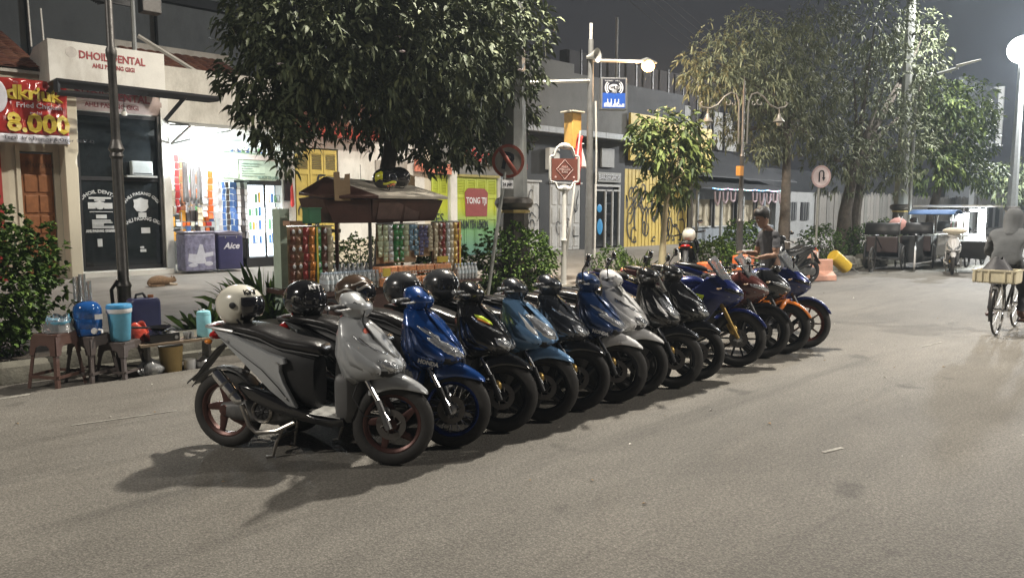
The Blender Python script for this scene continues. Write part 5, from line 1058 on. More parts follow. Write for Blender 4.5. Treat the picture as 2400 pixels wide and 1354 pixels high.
def sportbike(label, loc, c, c2, fairing=True, fender=None, rim=BLKRIM, wst='thin', steer=.22, lean=.06, screen=True, sticker=None, mir=True, gold=False):
    h0 = atan2(-.8697, .4936); t = thing('parked_motorcycle', label, 'motorcycle', loc, h0, 'motorcycles parked in a slanting row')
    t.rotation_euler = (Matrix.Rotation(h0, 3, 'Z') @ Matrix.Rotation(-lean, 3, 'X')).to_euler()
    FX = 1.33; r = .30; tr = steer_fn(V(1.08, 0, .85), radians(25), steer)
    wheel(t, (0, r), r, .14, .215, wst, rim, None, True); wheel(t, (FX, r), r, .10, .215, wst, rim, tr, True)
    m = MB(tr); R = []
    for a in (22, 40, 60, 80, 100, 122, 142):
        q = radians(a); R.append([V(FX + cos(q) * rr_, y, r + sin(q) * rr_) for rr_, y in ((.29, -.062), (.318, -.058), (.33, -.03), (.334, 0), (.33, .03), (.318, .058), (.29, .062))])
    m.rings(R, False); m.build('front_fender', fender or c, t, sub=1, solid=.005)
    for s in (-1, 1):
        m = MB(tr); m.tube([(1.075, s * .095, .78), (FX - .01, s * .095, .30)], [.025, .019], 12); m.build('fork_leg', CAL if gold else DULL, t)
        if fender is ORNG: m = MB(tr); m.rings([[V(1.30, s * .07, .63), V(1.38, s * .05, .64)], [V(1.22, s * .075, .50), V(1.26, s * .075, .47)], [V(1.20, s * .075, .42), V(1.22, s * .075, .42)]], False); m.build('fender_stay', ORNG, t, solid=.006)
    m = MB(tr); m.ell((FX - .06, -.085, r + .09), .045, .025, .055, 10, 6); m.build('brake_caliper', CAL, t)
    # frame, engine, swing arm
    m = MB(); sectional(m, [(.36, .42, .06, .08, 3), (.46, .42, .12, .17, 3), (.62, .40, .14, .18, 3), (.76, .38, .12, .15, 3), (.88, .42, .07, .08, 3)]); eg = m.build('engine', DULL, t)
    for k in range(6): m = MB(); m.box(.74, .90, -.10, .10, .40 + k * .03, .412 + k * .03); m.build('cooling_fin', DULL, eg)
    for s in (-1, 1): m = MB(); m.tube([(1.02, s * .06, .80), (.75, s * .13, .70), (.45, s * .13, .48), (.40, s * .12, .38)], .024, 8); m.build('frame_tube', BLACKM, t); m = MB(); m.tube([(.42, s * .11, .38), (0, s * .115, .30)], .022, 8); m.build('swing_arm', ALU, t)
    m = MB(); m.tube([(.80, -.08, .28), (.60, -.13, .18), (.40, -.14, .18), (.25, -.15, .24)], .02, 8); ex = m.build('exhaust_pipe', HEATM, t); m = MB(); m.tube([(.27, -.15, .23), (.15, -.165, .30), (-.12, -.19, .46), (-.16, -.19, .48)], [.03, .055, .058, .03], 14); m.build('silencer', BLKP, ex)
    # tank, seat, tail
    m = MB(); sectional(m, [(.56, .80, .07, .05, 2.4), (.62, .84, .12, .075, 2.4), (.74, .87, .145, .095, 2.3), (.88, .88, .135, .09, 2.2), (.98, .86, .09, .06, 2.2), (1.02, .84, .05, .03, 2)]); m.build('tank', c, t, sub=1)
    m = MB(); sectional(m, [(.14, .92, .10, .025, 2.5), (.28, .88, .12, .03, 2.5), (.42, .81, .125, .035, 2.5), (.58, .80, .09, .035, 2.5), (.63, .80, .06, .02, 2.5)]); m.build('rider_seat', SEATM, t, sub=1)
    m = MB(); sectional(m, [(-.26, 1.0, .035, .015, 2.4), (-.10, .985, .08, .035, 2.4), (.05, .95, .10, .045, 2.4), (.18, .92, .09, .03, 2.4)]); m.build('pillion_seat', SEATM, t, sub=1)
    for s in (-1, 1):
        m = MB(); P = [(-.28, .985), (-.05, .95), (.25, .85), (.56, .78), (.55, .66), (.42, .62), (.20, .74), (-.05, .86), (-.24, .94)]; plate(m, P, s * .105, .02, .04); m.build('tail_panel', c, t)
    m = MB(); m.ell((-.27, 0, .955), .03, .06, .02, 10, 6); m.build('tail_light', REDL, t)
    m = MB(); m.rings([[V(-.22, y, .93), V(-.34, y, .70), V(-.38, y, .60)] for y in (-.06, .06)], False); m.build('rear_fender', BLKP, t, solid=.006)
    for s in (-1, 1): m = MB(); m.tube([(.42, s * .15, .38), (.36, s * .20, .36)], .012, 6); m.build('foot_peg', DULL, t)
    # front cowl
    L = [(.60, 1.20, 1.05, .07), (.66, 1.31, 1.00, .12), (.73, 1.385, .98, .165), (.80, 1.375, .97, .185), (.87, 1.31, .96, .18), (.93, 1.235, .98, .15), (.97, 1.18, 1.02, .12)]
    def ap(u, z):
        for i in range(len(L) - 1):
            if z <= L[i + 1][0] or i == len(L) - 2:
                f = min(max((z - L[i][0]) / (L[i + 1][0] - L[i][0]), 0), 1); xf, xb, hw = [L[i][k] + (L[i + 1][k] - L[i][k]) * f for k in (1, 2, 3)]; break
        a = u * pi / 2; cc = max(cos(a), 0); return V(xb + (xf - xb) * cc ** .9, hw * math.copysign(abs(sin(a)) ** .8, sin(a)), z)
    def patch(name, st, mt, off=.005, nn=4):
        for s in (-1, 1):
            m = MB(); R = []
            for (u, z0, z1) in st:
                ring = []
                for k in range(nn + 1):
                    z = z0 + (z1 - z0) * k / nn; p = ap(s * u, z); n_ = V(cos(u * 1.4), s * sin(u * 1.4), .15); ring.append(p + n_ * off * (.4 + 1.1 * sin(pi * k / nn)))
                R.append(ring)
            m.rings(R, False); m.build(name, mt, t, solid=.003)
    m = MB(); m.grid(lambda a, b_: ap(a * 2 - 1, .60 + .37 * b_), 22, 14); m.build('front_cowl', c, t, solid=.006, ang=50)
    patch('headlight', [(.12, .745, .78), (.3, .755, .815), (.5, .78, .835), (.66, .81, .84)], LENS if not fairing or c is not RBLU else BLKG); patch('headlight_trim', [(.08, .70, .715), (.35, .715, .73), (.62, .745, .755)], LENS, .004); patch('nose_stripe', [(.0, .66, .70), (.3, .67, .695), (.5, .69, .70)], c2, .004)
    if screen:
        m = MB(); m.grid(lambda a, b_: V(1.275 - .20 * b_ - .12 * abs(a * 2 - 1) ** 2 * (1 - .3 * b_), (a - .5) * (.29 - .12 * b_), .90 + .28 * b_ - .06 * b_ * abs(a * 2 - 1) ** 2), 12, 8); m.build('windscreen', SMOKE, t, solid=.004)
    else: m = MB(); m.ell((1.22, 0, .98), .06, .09, .05, 12, 8); m.build('instrument', BLKG, t)
    for s in (-1, 1):
        if fairing:
            P = [(1.12, .96), (1.20, .90), (1.24, .78), (1.14, .66), (1.04, .52), (.88, .36), (.66, .24), (.50, .24), (.56, .34), (.74, .46), (.78, .60), (.70, .72), (.86, .82), (1.0, .93)]
            pts = [V(a, s * (.20 - .06 * max(0, (a - 1.0) / .25) - .05 * max(0, (.5 - b_) / .26)), b_) for a, b_ in P]; c0 = V(.93, s * .2, .64)
            m = MB(); m.rings([[p - V(0, s * .02, 0) for p in pts], pts, [p.lerp(V(c0.x, p.y + s * .012, c0.z), .10) + V(0, s * .008, 0) for p in pts]]); m.build('side_fairing', c, t, ang=40)
            m = MB(); Q = [(.98, .62), (.86, .50), (.74, .38), (.80, .37), (.94, .45), (1.02, .55)]; plate(m, Q, s * .215, .004, .012); m.build('fairing_vent', BLKP, t)
        else:
            P = [(1.16, .80), (1.12, .66), (1.02, .58), (.86, .62), (.82, .72), (.96, .84)]; m = MB(); plate(m, P, s * .15, .02, .04); m.build('tank_shroud', c2, t, ang=40)
        m = MB(); m.tube([(1.16, s * .14, .84), (1.12, s * .23, .83)], .01, 6); m.ell((1.12, s * .25, .83), .018, .026, .014, 10, 6); m.build('indicator', M('indicator_dim', (.30, .20, .12), .2, coat=1), t)
    if sticker:
        for s in (-1, 1):
            for k, (Q, mt) in enumerate(sticker): m = MB(); plate(m, Q, s * (.2195 + .001 * k), .001, .006); m.build('fairing_graphic', mt, t, smooth=False)
    grip_set(t, tr, .32, 1.02, .95 if fairing else 1.02, .11, cx=0)
    if mir:
        for s in (-1, 1):
            m = MB(); m.tube([(1.17, s * .13, .97), (1.16, s * .25, 1.05), (1.15, s * .30, 1.07)], .009, 6); mr = m.build('mirror_stalk', BLACKM, t); m = MB(); m.ell((1.15, s * .33, 1.08), .028, .065, .032, 12, 8); m.build('mirror_housing', BLKG, mr); m = MB(); m.ell((1.128, s * .33, 1.08), .01, .055, .025, 12, 6); m.build('mirror_glass', CHROME, mr)
    return t
# ---- helmets
VIS = M('smoked_visor', (.015, .015, .018), .05, coat=1); LIN = M('helmet_lining', (.03, .03, .03), .9)
HWH = M('helmet_white', (.72, .70, .60), .25, coat=.8, nz=(4, .03)); HBK = M('helmet_black', (.012, .012, .013), .14, coat=1); HGR = M('helmet_grey', (.045, .047, .05), .22, coat=.5, nz=(9, .3)); HCA = M('helmet_brown', (.07, .045, .03), .2, coat=1)
def helmet(label, loc, rz, shell, visor=VIS, full=False, deco=None, word=None, group='helmets left on the bikes', tilt=0, open_=True):
    t = thing('helmet', label, 'helmet', loc, rz, group); t.rotation_euler = (0, tilt, rz)
    # local +x is the face; shell of deformed sphere with face opening
    def S(th, ph, k=1.0): # th azimuth from face, ph elevation
        x = cos(ph) * cos(th); y = cos(ph) * sin(th); z = sin(ph)
        return V(x * (.158 if x > 0 else .165) * k, y * .128 * k, .15 + z * (.135 if z > 0 else .150) * k)
    m = MB(); nu, nv = 36, 20; cutlo, cuthi, cutw = ((-.20, .42, 1.15) if full else (-1.2, .42, 1.05))
    vs = []; fs = []; idx = {}
    for i in range(nu):
        for j in range(nv + 1):
            th = -pi + 2 * pi * i / nu; ph = -.98 + (pi / 2 + .98) * j / nv
            tc_, pc_ = th, ph; idx[i, j] = len(vs); p = S(th, ph)
            if not full and ph < -.3 and abs(th) < 1.6: p = p + V(-.02, 0, 0)
            vs.append(p)
    for i in range(nu):
        for j in range(nv):
            th = -pi + 2 * pi * (i + .5) / nu; ph = -.98 + (pi / 2 + .98) * (j + .5) / nv
            if abs(th) < cutw * (1 - .18 * max(0, -ph - .2)) and cutlo < ph < cuthi: continue
            a, b_ = idx[i, j], idx[(i + 1) % nu, j]; fs.append((a, b_, idx[(i + 1) % nu, j + 1], idx[i, j + 1]))
    m.add(vs, fs); m.build('shell', shell, t, solid=.010)
    m = MB(); m.ell((-.008, 0, .158), .138, .108, .118, 20, 12); m.build('lining', LIN, t)
    m = MB(); k = 1.03 if full else 1.07
    if full: m.grid(lambda a, b_: S((a * 2 - 1) * 1.2, -.25 + .72 * b_, 1.02), 16, 8); m.build('visor', visor, t, solid=.003)
    else: m.grid(lambda a, b_: S((a * 2 - 1) * 1.12, -.50 + .95 * b_, 1.04 + .02 * sin(pi * b_)), 16, 8); m.build('visor', visor, t, solid=.003)
    for s in (-1, 1): m = MB(); m.lathe([(.0, 0), (.022, 0), (.022, s * .008), (.015, s * .012), (0, s * .012)], (.015, s * .131, .16), 'Y', 14); m.build('visor_pivot', BLKP, t)
    for z in (.245, ):
        m = MB(); m.hexa([(.07, -.03, .258), (.115, -.02, .232), (.115, .02, .232), (.07, .03, .258), (.07, -.03, .268), (.117, -.02, .243), (.117, .02, .243), (.07, .03, .268)]); m.build('vent', BLKP, t, bevel=.004)
    m = MB(); m.tube([(.03, -.11, .06), (.045, -.05, .0), (.045, .05, .0), (.03, .11, .06)], .006, 6); m.build('chin_strap', LIN, t)
    if word: o = text('lettering', word[0], .05, word[1], t, S(-.62, .60, 1.05), (radians(57), 0, radians(90 - 35)), depth=.003, bold=.0016, align='CENTER')
    if deco:
        for (th0, th1, ph0, ph1, mt) in deco:
            for s in (-1, 1):
                m = MB(); m.grid(lambda a, b_: S(s * (th0 + (th1 - th0) * a), ph0 + (ph1 - ph0) * b_ + .10 * sin(a * 5), 1.055), 12, 4); m.build('painted_flash', mt, t, solid=.001)
    return t
# ---- the row
H = lambda x: None
def on_bike(f, x, z, off=0): # world place on the centre plane of a bike whose front wheel stands at f
    return (f[0] + .4936 * (x - 1.27) , f[1] - .8697 * (x - 1.27), z)
fr = [(2.75, 3.97), (3.26, 3.98), (3.75, 4.0), (4.18, 3.97), (4.61, 4.0), (5.06, 3.95), (5.42, 3.98), (5.87, 3.9), (6.31, 3.93), (7.18, 3.98), (7.81, 4.02), (8.23, 3.97), (8.75, 3.96)]
def rear(f, wb=1.27): return (f[0] - .4936 * wb, f[1] + .8697 * wb, 0)
def grey_st(t, ap, patch):
    m = MB(); p = ap(-.30, .885); m.lathe([(.0, .0), (.024, .0), (.024, .002), (0, .002)], (0, 0, 0), 'X', 18); o = m.build('crest_sticker', M('crest_red', (.50, .10, .06), .4), t); o.location = p + V(.004, -.004, 0); o.rotation_euler = (0, radians(-38), radians(-38))
def honda_st(t, ap, patch):
    for s in (-1, 1):
        for k in range(5):
            m = MB(); x = .93 + k * .024; plate(m, [(x, .52 - k * .004), (x + .017, .52 - k * .004), (x - .01 + .012, .60 - k * .012), (x - .014, .60 - k * .012)], s * .178, .001, .012); m.build('stripe_sticker', PWH, t, smooth=False)
        m = MB(); plate(m, [(.92, .505), (1.07, .465), (1.07, .45), (.92, .49)], s * .178, .001, .012); m.build('stripe_sticker', PWH, t, smooth=False)
def blk_st(t, ap, patch):
    patch('green_sticker', [(.30, .80, .83), (.42, .815, .86), (.54, .84, .87), (.62, .86, .875)], LIME, .004); patch('stripe_sticker', [(.38, .80, .806), (.5, .82, .838), (.6, .84, .85)], ORNG, .0075)
    for s in (-1, 1):
        for k in range(4):
            m = MB(); x = .93 + k * .035; plate(m, [(x, .44), (x + .02, .43), (x + .00, .56), (x - .02, .58)], s * .178, .001, .012); m.build('stripe_sticker', PWH, t, smooth=False)
def lb_st(t, ap, patch):
    patch('dark_visor_panel', [(.0, .78, .93), (.2, .79, .93), (.4, .82, .93)], BLKG, .004)
def wht_st(t, ap, patch):
    m = MB(); m.box(0, .006, -.10, .10, 0, .10); q = m.build('number_plate', PLATEM, t); q.location = (1.14, 0, .90); q.rotation_euler = (0, radians(-38), 0)
    patch('black_trim', [(.3, .77, .78), (.5, .80, .82), (.7, .84, .87)], BLKG, .004); patch('black_trim', [(.0, .86, .93), (.12, .87, .93)], BLKG, .004)
scooter('matt grey scooter with bronze wheels and short silver exhaust, first of the row', rear(fr[0]), SILV, rim=BRONZE, floor=FLOORM, exhaust='can', stickers=grey_st, steer=.26, hl=1)
scooter('deep blue scooter with wire spoke wheels lettered HONDA, beside the grey one', rear(fr[1]), BLUE, side=PBLK, rim=BLURIM, wstyle='wire', stickers=honda_st, word=('HONDA', PWH), steer=.20, lean=.02, shield_mat=BLUE, tall=1.03, ncut=.012)
scooter('black scooter with green and orange sticker on its front cover', rear(fr[2]), PBLK, rim=BLKRIM, stickers=blk_st, steer=.27, lean=.05, hl=1, wide=1.06, tall=1.04, ncut=.02)
scooter('powder blue scooter between the stickered black one and the ink grey one', rear(fr[3]), LBLUE, side=PDK, rim=BLKRIM, stickers=lb_st, steer=.22, lean=.06, nose=1.01, wide=1.05, cowlmat=PDK, hl=2, tall=1.0, ncut=.025)
scooter('plain dark ink grey scooter, fifth of the row', rear(fr[4]), PDK, rim=BLKRIM, steer=.20, lean=.07, fender=PBLK, wide=1.04, hl=1, ncut=.01)
scooter('navy blue scooter with white front fender lettered HONDA', rear(fr[5]), DBLU, fender=PWH, rim=BLKRIM, steer=.22, lean=.05, word=('HONDA', PWH), mirrors=True, tall=.98)
scooter('pearl white scooter with round mirrors beside the navy one', rear(fr[6]), PWH, rim=BLKRIM, steer=.27, lean=.04, mirrors=True, stickers=wht_st, hl=1, ncut=.02, tall=1.03, wide=1.05)
scooter('black scooter carrying a white number plate on its handlebar cowl', rear(fr[7]), PBLK, rim=BLKRIM, steer=.22, lean=.05, mirrors=True, hplate=True, nose=.985, hl=2)
scooter('all black scooter with angular mirrors, just before the blue race bike', rear(fr[8]), PBLK, rim=BLKRIM, steer=.24, lean=.06, mirrors=True, fender=PBLK, nose=1.01, hl=1, tall=1.05, ncut=.03)
gfx = [([(.98, .76), (.88, .78), (.76, .68), (.72, .56), (.78, .48), (.84, .50), (.80, .58), (.86, .66), (.95, .68)], LIME), ([(.86, .63), (.90, .66), (.97, .62), (.94, .54), (.88, .47), (.85, .50), (.90, .56)], LIME)]
sportbike('racing blue sports motorcycle with lime green swirl on its fairing', rear(fr[9], 1.33), RBLU, RBLU, sticker=gfx, gold=True, steer=.2, mir=False)
sportbike('rust red motorcycle with clear windscreen between the two blue race bikes', rear(fr[10], 1.33), M('paint_brown_red', (.10, .03, .025), .25, .3, 1), PRED, fairing=False, fender=PBLK, wst='cast', steer=.2)
sportbike('naked black motorcycle with bright orange front fender', rear(fr[11], 1.33), PBLK, ORNG, fairing=False, fender=ORNG, wst='cast', steer=.2, screen=False, mir=False)
sportbike('dark blue sports motorcycle with tall windscreen, last of the row', rear(fr[12], 1.33), RBLU, PBLK, rim=M('dark_red_rim', (.12, .035, .03), .4, .4), fender=RBLU, steer=.22)
h0 = atan2(-.8697, .4936)
HY = M('helmet_flash_yellow', (.65, .65, .03), .3, coat=1); HO = M('helmet_flash_orange', (.70, .15, .02), .3, coat=1); HS = M('helmet_flash_silver', (.45, .42, .38), .3, .5)
helmet('white open face helmet with dark visor lettered KYT on the grey scooter', on_bike(fr[0], .13, .862), h0 + .15, HWH, word=('KYT', BLKG), deco=None)
helmet('glossy black helmet lettered KYT on the deep blue scooter', on_bike(fr[1], .12, .86), h0 + .05, HBK, full=True, word=('KYT', PWH))
helmet('glossy brown and silver patterned helmet on the stickered black scooter', on_bike(fr[2], .07, .868), h0 + .1, HCA, full=True, deco=[(.5, 1.5, .55, .65, HS), (.4, 1.2, .25, .40, HS), (1.4, 2.3, .1, .22, HS)])
helmet('dark grey helmet on the powder blue scooter', on_bike(fr[3], .07, .868), h0, HGR, full=True)
helmet('dark grey helmet with small vent on the ink grey scooter', on_bike(fr[4], .07, .868), h0 - .1, HGR, full=True, deco=[(.2, .4, .8, .9, HS)])
# ================================================================ cart, kerb clutter, signs
WOODC = M('cart_wood', (.065, .028, .020), .55, nz=(5, .3), bump=(14, .3)); WOODL = M('roof_board', (.55, .50, .42), .7, nz=(4, .15), dirt=(3, (.3, .26, .2), .5)); PLYW = M('cart_panel_grey', (.11, .065, .055), .6, nz=(6, .3)); CARD = M('cardboard', (.30, .21, .12), .85, nz=(20, .1))
t = thing('wooden_cart', 'dark brown wooden vendor cart with pale roof board under the big tree', 'vendor cart', (0, 0, 0))
m = MB(); m.hexa([(4.72, 8.0, 1.80), (6.60, 8.0, 1.80), (6.75, 9.15, 1.95), (4.95, 9.15, 1.95), (4.72, 8.0, 1.84), (6.60, 8.0, 1.84), (6.75, 9.15, 1.99), (4.95, 9.15, 1.99)]); 
m2 = MB(); m2.hexa([(5.38, 8.0, 1.81), (6.50, 8.0, 1.81), (6.6, 9.1, 2.02), (5.26, 9.1, 2.08), (5.38, 8.0, 1.85), (6.50, 8.0, 1.85), (6.6, 9.1, 2.06), (5.26, 9.1, 2.12)]); m2.build('roof_board', WOODL, t, bevel=.006)
m = MB(); m.hexa([(4.78, 8.3, 1.81), (5.37, 8.0, 1.81), (5.25, 9.1, 2.08), (4.86, 9.1, 1.86), (4.78, 8.3, 1.84), (5.37, 8.0, 1.85), (5.25, 9.1, 2.12), (4.86, 9.1, 1.90)]); m.build('roof_side', WOODC, t, bevel=.006)
m = MB(); m.hexa([(4.90, 8.3, 1.50), (5.40, 8.2, 1.50), (5.4, 9.0, 1.50), (4.9, 9.0, 1.50), (4.78, 8.35, 1.80), (5.34, 8.12, 1.80), (5.3, 9.0, 1.9), (4.8, 9.0, 1.82)]); m.build('upper_box', WOODC, t, bevel=.006)
m = MB(); m.hexa([(5.41, 8.22, 1.50), (6.42, 8.2, 1.52), (6.42, 9.0, 1.52), (5.41, 9.0, 1.50), (5.35, 8.10, 1.80), (6.48, 8.08, 1.80), (6.48, 9.0, 1.9), (5.35, 9.0, 1.9)]); m.build('upper_box', WOODC, t, bevel=.006)
for x0, x1, mt in ((5.46, 5.84, PLYW), (5.88, 6.12, PLYW), (6.15, 6.40, WOODC)):
    m = MB(); m.hexa([(x0, 8.188, 1.54), (x1, 8.188, 1.54), (x1, 8.22, 1.54), (x0, 8.22, 1.54), (x0 - .01, 8.105, 1.77), (x1 + .01, 8.105, 1.77), (x1, 8.15, 1.77), (x0, 8.15, 1.77)]); m.build('box_panel', mt, t, bevel=.004)
for (x, y) in ((4.95, 8.32), (5.40, 8.25), (6.42, 8.25), (4.95, 8.98), (6.42, 8.98)): m = MB(); m.tube([(x, y, .2), (x, y, 1.5)], .028, 4); m.build('post', WOODC if x < 5.3 or x > 6.4 else DARKST, t)
bx(t, 'rail', CREAM, 5.0, 5.4, 8.96, 8.99, 1.36, 1.41); bx(t, 'work_top', WOODC, 4.3, 6.7, 8.0, 8.95, .62, .68, bevel=.004); bx(t, 'side_board', WOODC, 4.35, 6.65, 8.05, 8.09, .30, .62)
for x in (4.6, 6.4): m = MB(); m.lathe([(.30, -.02), (.30, .02), (.26, .02), (.26, -.02), (.30, -.02)], (x, 7.98, .30), 'Y', 28, cap=False); m.tube([(x, 7.98, .04), (x, 7.98, .56)], .01, 5); m.tube([(x - .26, 7.98, .3), (x + .26, 7.98, .3)], .01, 5); m.build('cart_wheel', BLACKM, t)
CP = [M('sachet_%s' % n, c, .3, .15, nz=(70, .45)) for n, c in (('brown', (.10, .035, .02)), ('maroon', (.22, .03, .025)), ('green', (.04, .20, .06)), ('silver', (.45, .47, .47)), ('beige', (.50, .45, .32)), ('violet', (.10, .10, .20)), ('blue', (.12, .22, .30)), ('gold', (.55, .36, .08)), ('palegreen', (.42, .48, .32)), ('coffee', (.16, .08, .04)), ('orange', (.60, .22, .04)))]
def sachet(mt):
    m = MB(); m.grid(lambda u, v: V(u - .5, -.5 * sin(pi * u) * sin(pi * v) * 1.4, v), 4, 4); return m.mesh('sachet', mt)
SM = [sachet(x) for x in CP]
def rack(label, x0, x1, y, z0, z1, cols, w_, h_, seed, extra=None, bulge=.03):
    t = thing('sachet_rack', label, 'sachets'); r = random.Random(seed)
    m = MB(); m.tube([(x0 - .02, y + .02, z1 + .01), (x1 + .02, y + .02, z1 + .01)], .008, 5); m.build('hanging_rail', ALU, t)
    bx(t, 'backing', CARD, x0, x1, y + .045, y + .05, z0 + .02, z1)
    x = x0 + w_ / 2; i = 0
    while x < x1:
        mt = SM[cols[i % len(cols)]]; z = z1; low = z0 + r.choice((0, 0, .05, .12)); k = 0
        while z - h_ > low:
            s = r.uniform(-1, 1); link_mesh('sachet', mt, t, (x + s * .006, y + r.uniform(-.012, .01), z - h_), (r.uniform(-.12, .12), s * .05, r.uniform(-.25, .25)), (w_ * .93, bulge, h_ * .94))
            if k % 2 == 0 and cols[i % len(cols)] in (0, 2, 9): m = MB(); m.ell((x, y - .035, z - h_ * .5), w_ * .26, .006, h_ * .26, 8, 5); m.build('sachet_print', CP[3], t)
            z -= h_; k += 1
        x += w_ * 1.04; i += 1
    return t
rack('rack of brown and maroon coffee sachet strips left of the cart opening', 4.28, 4.88, 8.28, .60, 1.46, [0, 9, 1, 10, 2, 0, 4], .082, .105, 51)
rack('rack of green, silver and blue sachet strips under the front of the cart roof', 5.42, 6.05, 8.10, .95, 1.48, [8, 8, 3, 2, 2, 8, 6, 6], .078, .07, 52)
rack('violet and beige sachet strips at the middle of the cart front', 6.06, 6.28, 8.08, 1.02, 1.46, [5, 5, 4], .075, .05, 53)
rack('brown, silver and gold sachet strips at the end of the cart front', 6.30, 6.78, 8.06, .62, 1.50, [4, 9, 1, 3, 4, 7, 1], .066, .085, 54)
for (x, z0, z1) in ((4.60, .6, 1.46), (6.70, .8, 1.52)): t = thing('yellow_strap', 'narrow yellow strap hanging down the sachet rack ' + ('left of the cart opening' if x < 5 else 'at the end of the cart front'), 'strap'); bx(t, 'webbing', BY, x, x + .022, 8.0 + .2 * (x < 5), 8.005 + .2 * (x < 5), z0, z1)
# bottles
PET = M('clear_bottle_plastic', (.80, .84, .86), .06, trans=.55, spec=.6, nz=(30, .1)); CAPB = M('bottle_cap', (.35, .42, .50), .4); LBL = M('bottle_label', (.55, .62, .66), .4); PETC = M('amber_bottle', (.60, .36, .12), .2, trans=.3)
def bottle_proto(name, label, mt, capm, h=.22, r=.031, group=None, loc=(0, 0, 0)):
    t = thing(name, label, 'bottle', loc, 0, group)
    m = MB(); m.lathe([(r * .8, 0), (r, .01), (r, h * .25), (r * .93, h * .3), (r, h * .36), (r, h * .62), (r * .75, h * .78), (r * .42, h * .88), (r * .42, h * .93)], n=12); m.build('bottle_body', mt, t)
    m = MB(); m.lathe([(r * .48, h * .925), (r * .48, h), (r * .44, h * 1.005)], n=10); m.build('cap', capm, t); m = MB(); m.lathe([(r * 1.02, h * .38), (r * 1.02, h * .6)], n=12, cap=False); m.build('label', LBL, t); return t
bp = bottle_proto('water_bottle', 'small clear water bottle in the rows on the cart left of the orange packs', PET, CAPB, group='clear water bottles lined up on the cart', loc=(4.62, 8.02, .684))
ORD = ['first', 'second', 'third', 'fourth', 'fifth', 'sixth', 'seventh', 'eighth', 'ninth', 'tenth', 'eleventh', 'twelfth', 'thirteenth', 'fourteenth']
bp['label'] = 'clear water bottle in the front row on the cart, first from the left'
for r_ in range(3):
    for k in range(14):
        if r_ == 0 and k == 0: continue
        dup(bp, (4.62 + k * .066 + .01 * r_, 8.02 + r_ * .075, .684 + .0 * r_), 0, 'clear water bottle in the %s row on the cart, %s from the left' % (('front', 'second', 'third')[r_], ORD[k]))
t_ = thing('bottle_shelf', 'low shelf carrying the second tier of water bottles on the cart', 'shelf'); bx(t_, 'shelf_board', WOODC, 4.85, 5.42, 8.24, 8.4, .685, .76)
for k in range(8): dup(bp, (4.90 + k * .068, 8.31, .762), 0, 'clear water bottle on the raised tier of the cart, %s from the left' % ORD[k])
for r_ in range(2):
    for k in range(6): dup(bp, (6.66 + k * .062, 7.98 + r_ * .07, .70), 0, 'clear bottle in the %s row at the right end of the cart, %s along' % (('front', 'back')[r_], ORD[k]), 'clear bottles at the right end of the cart')
t_ = thing('end_shelf', 'small board holding the block of bottles at the right end of the cart', 'shelf'); bx(t_, 'shelf_board', WOODC, 6.61, 7.06, 7.93, 8.1, .66, .699); bx(t_, 'bracket', WOODC, 6.75, 6.78, 7.95, 8.05, .3, .66)
t = thing('drink_carton_packs', 'shrink wrapped orange packs of small drink cups on the cart counter', 'drink packs')
OP = M('orange_pack', (.62, .27, .12), .3, nz=(25, .5), coat=.5); OPB = M('pack_base_clear', (.6, .58, .5), .15, trans=.3)
for tier in range(2):
    for k in range(4):
        x = 5.36 + k * .30; bx(t, 'pack', OP, x, x + .29, 7.90 + .1 * tier, 8.05 + .1 * tier, .69 + tier * .14, .80 + tier * .14, bevel=.012)
        for q in range(6): m = MB(); m.lathe([(.014, 0), (.02, .03)], (x + .03 + q * .047, 7.885 + .1 * tier, .70 + tier * .14), n=8); m.build('cup', OPB, t)
bx(t, 'yellow_pack', BY, 5.34, 5.44, 7.86, 7.89, .83, .93); bx(t, 'yellow_pack', BY, 6.30, 6.46, 7.96, 8.0, .96, 1.04)
t = thing('cardboard_notice', 'notched piece of cardboard tied to the left slope of the cart roof', 'cardboard', (4.88, 8.22, 1.78)); m = MB(); m.prism([(0, 0), (.22, 0), (.22, .34), (.15, .33), (.14, .26), (.08, .26), (.07, .36), (-.01, .35)], 0, .008); m.build('board', CARD, t)
t = thing('cardboard_notice', 'second piece of cardboard standing at the far right corner of the cart roof', 'cardboard', (6.45, 8.95, 1.96)); m = MB(); m.prism([(0, 0), (.2, 0), (.2, .20), (.12, .22), (.1, .15), (.05, .16), (0, .24)], 0, .008); m.build('board', CARD, t)
helmet('black full face helmet with yellow and orange flashes on the cart roof', (5.72, 8.35, 1.93), radians(-25), HBK, full=True, deco=[(.5, 1.9, -.50, -.30, HY), (.6, 1.5, -.72, -.52, HO), (1.9, 2.6, -.2, .6, HY)], group='helmets on the cart roof')
helmet('plain glossy black helmet behind the flashed one on the cart roof', (6.12, 8.6, 1.97), radians(-10), HBK, full=True, deco=[(.8, 1.3, .1, .2, HS)], group='helmets on the cart roof')
t = thing('green_crate', 'pale green tall box with dark green tub beside the sachet rack', 'box', (4.27, 8.72, 0)); bx(t, 'tall_box', LGREEN, .12, .25, 0, .2, .4, 1.68); bx(t, 'peach_box', M('peach_card', (.55, .33, .22), .6), .15, .36, -.2, -.02, 1.47, 1.53); 
t = thing('green_tub', 'dark green square tub on top of the coffee sachet rack', 'tub', (4.56, 8.3, 1.50)); bx(t, 'tub', GRP, 0, .17, 0, .17, 0, .18, bevel=.01); bx(t, 'rim', GRP, -.008, .178, -.008, .178, .181, .195)
t = thing('potted_hanging_plant', 'green tube pot hanging under the tree just above the cart roof', 'plant pot', (5.35, 9.1, 1.9)) if 0 else None
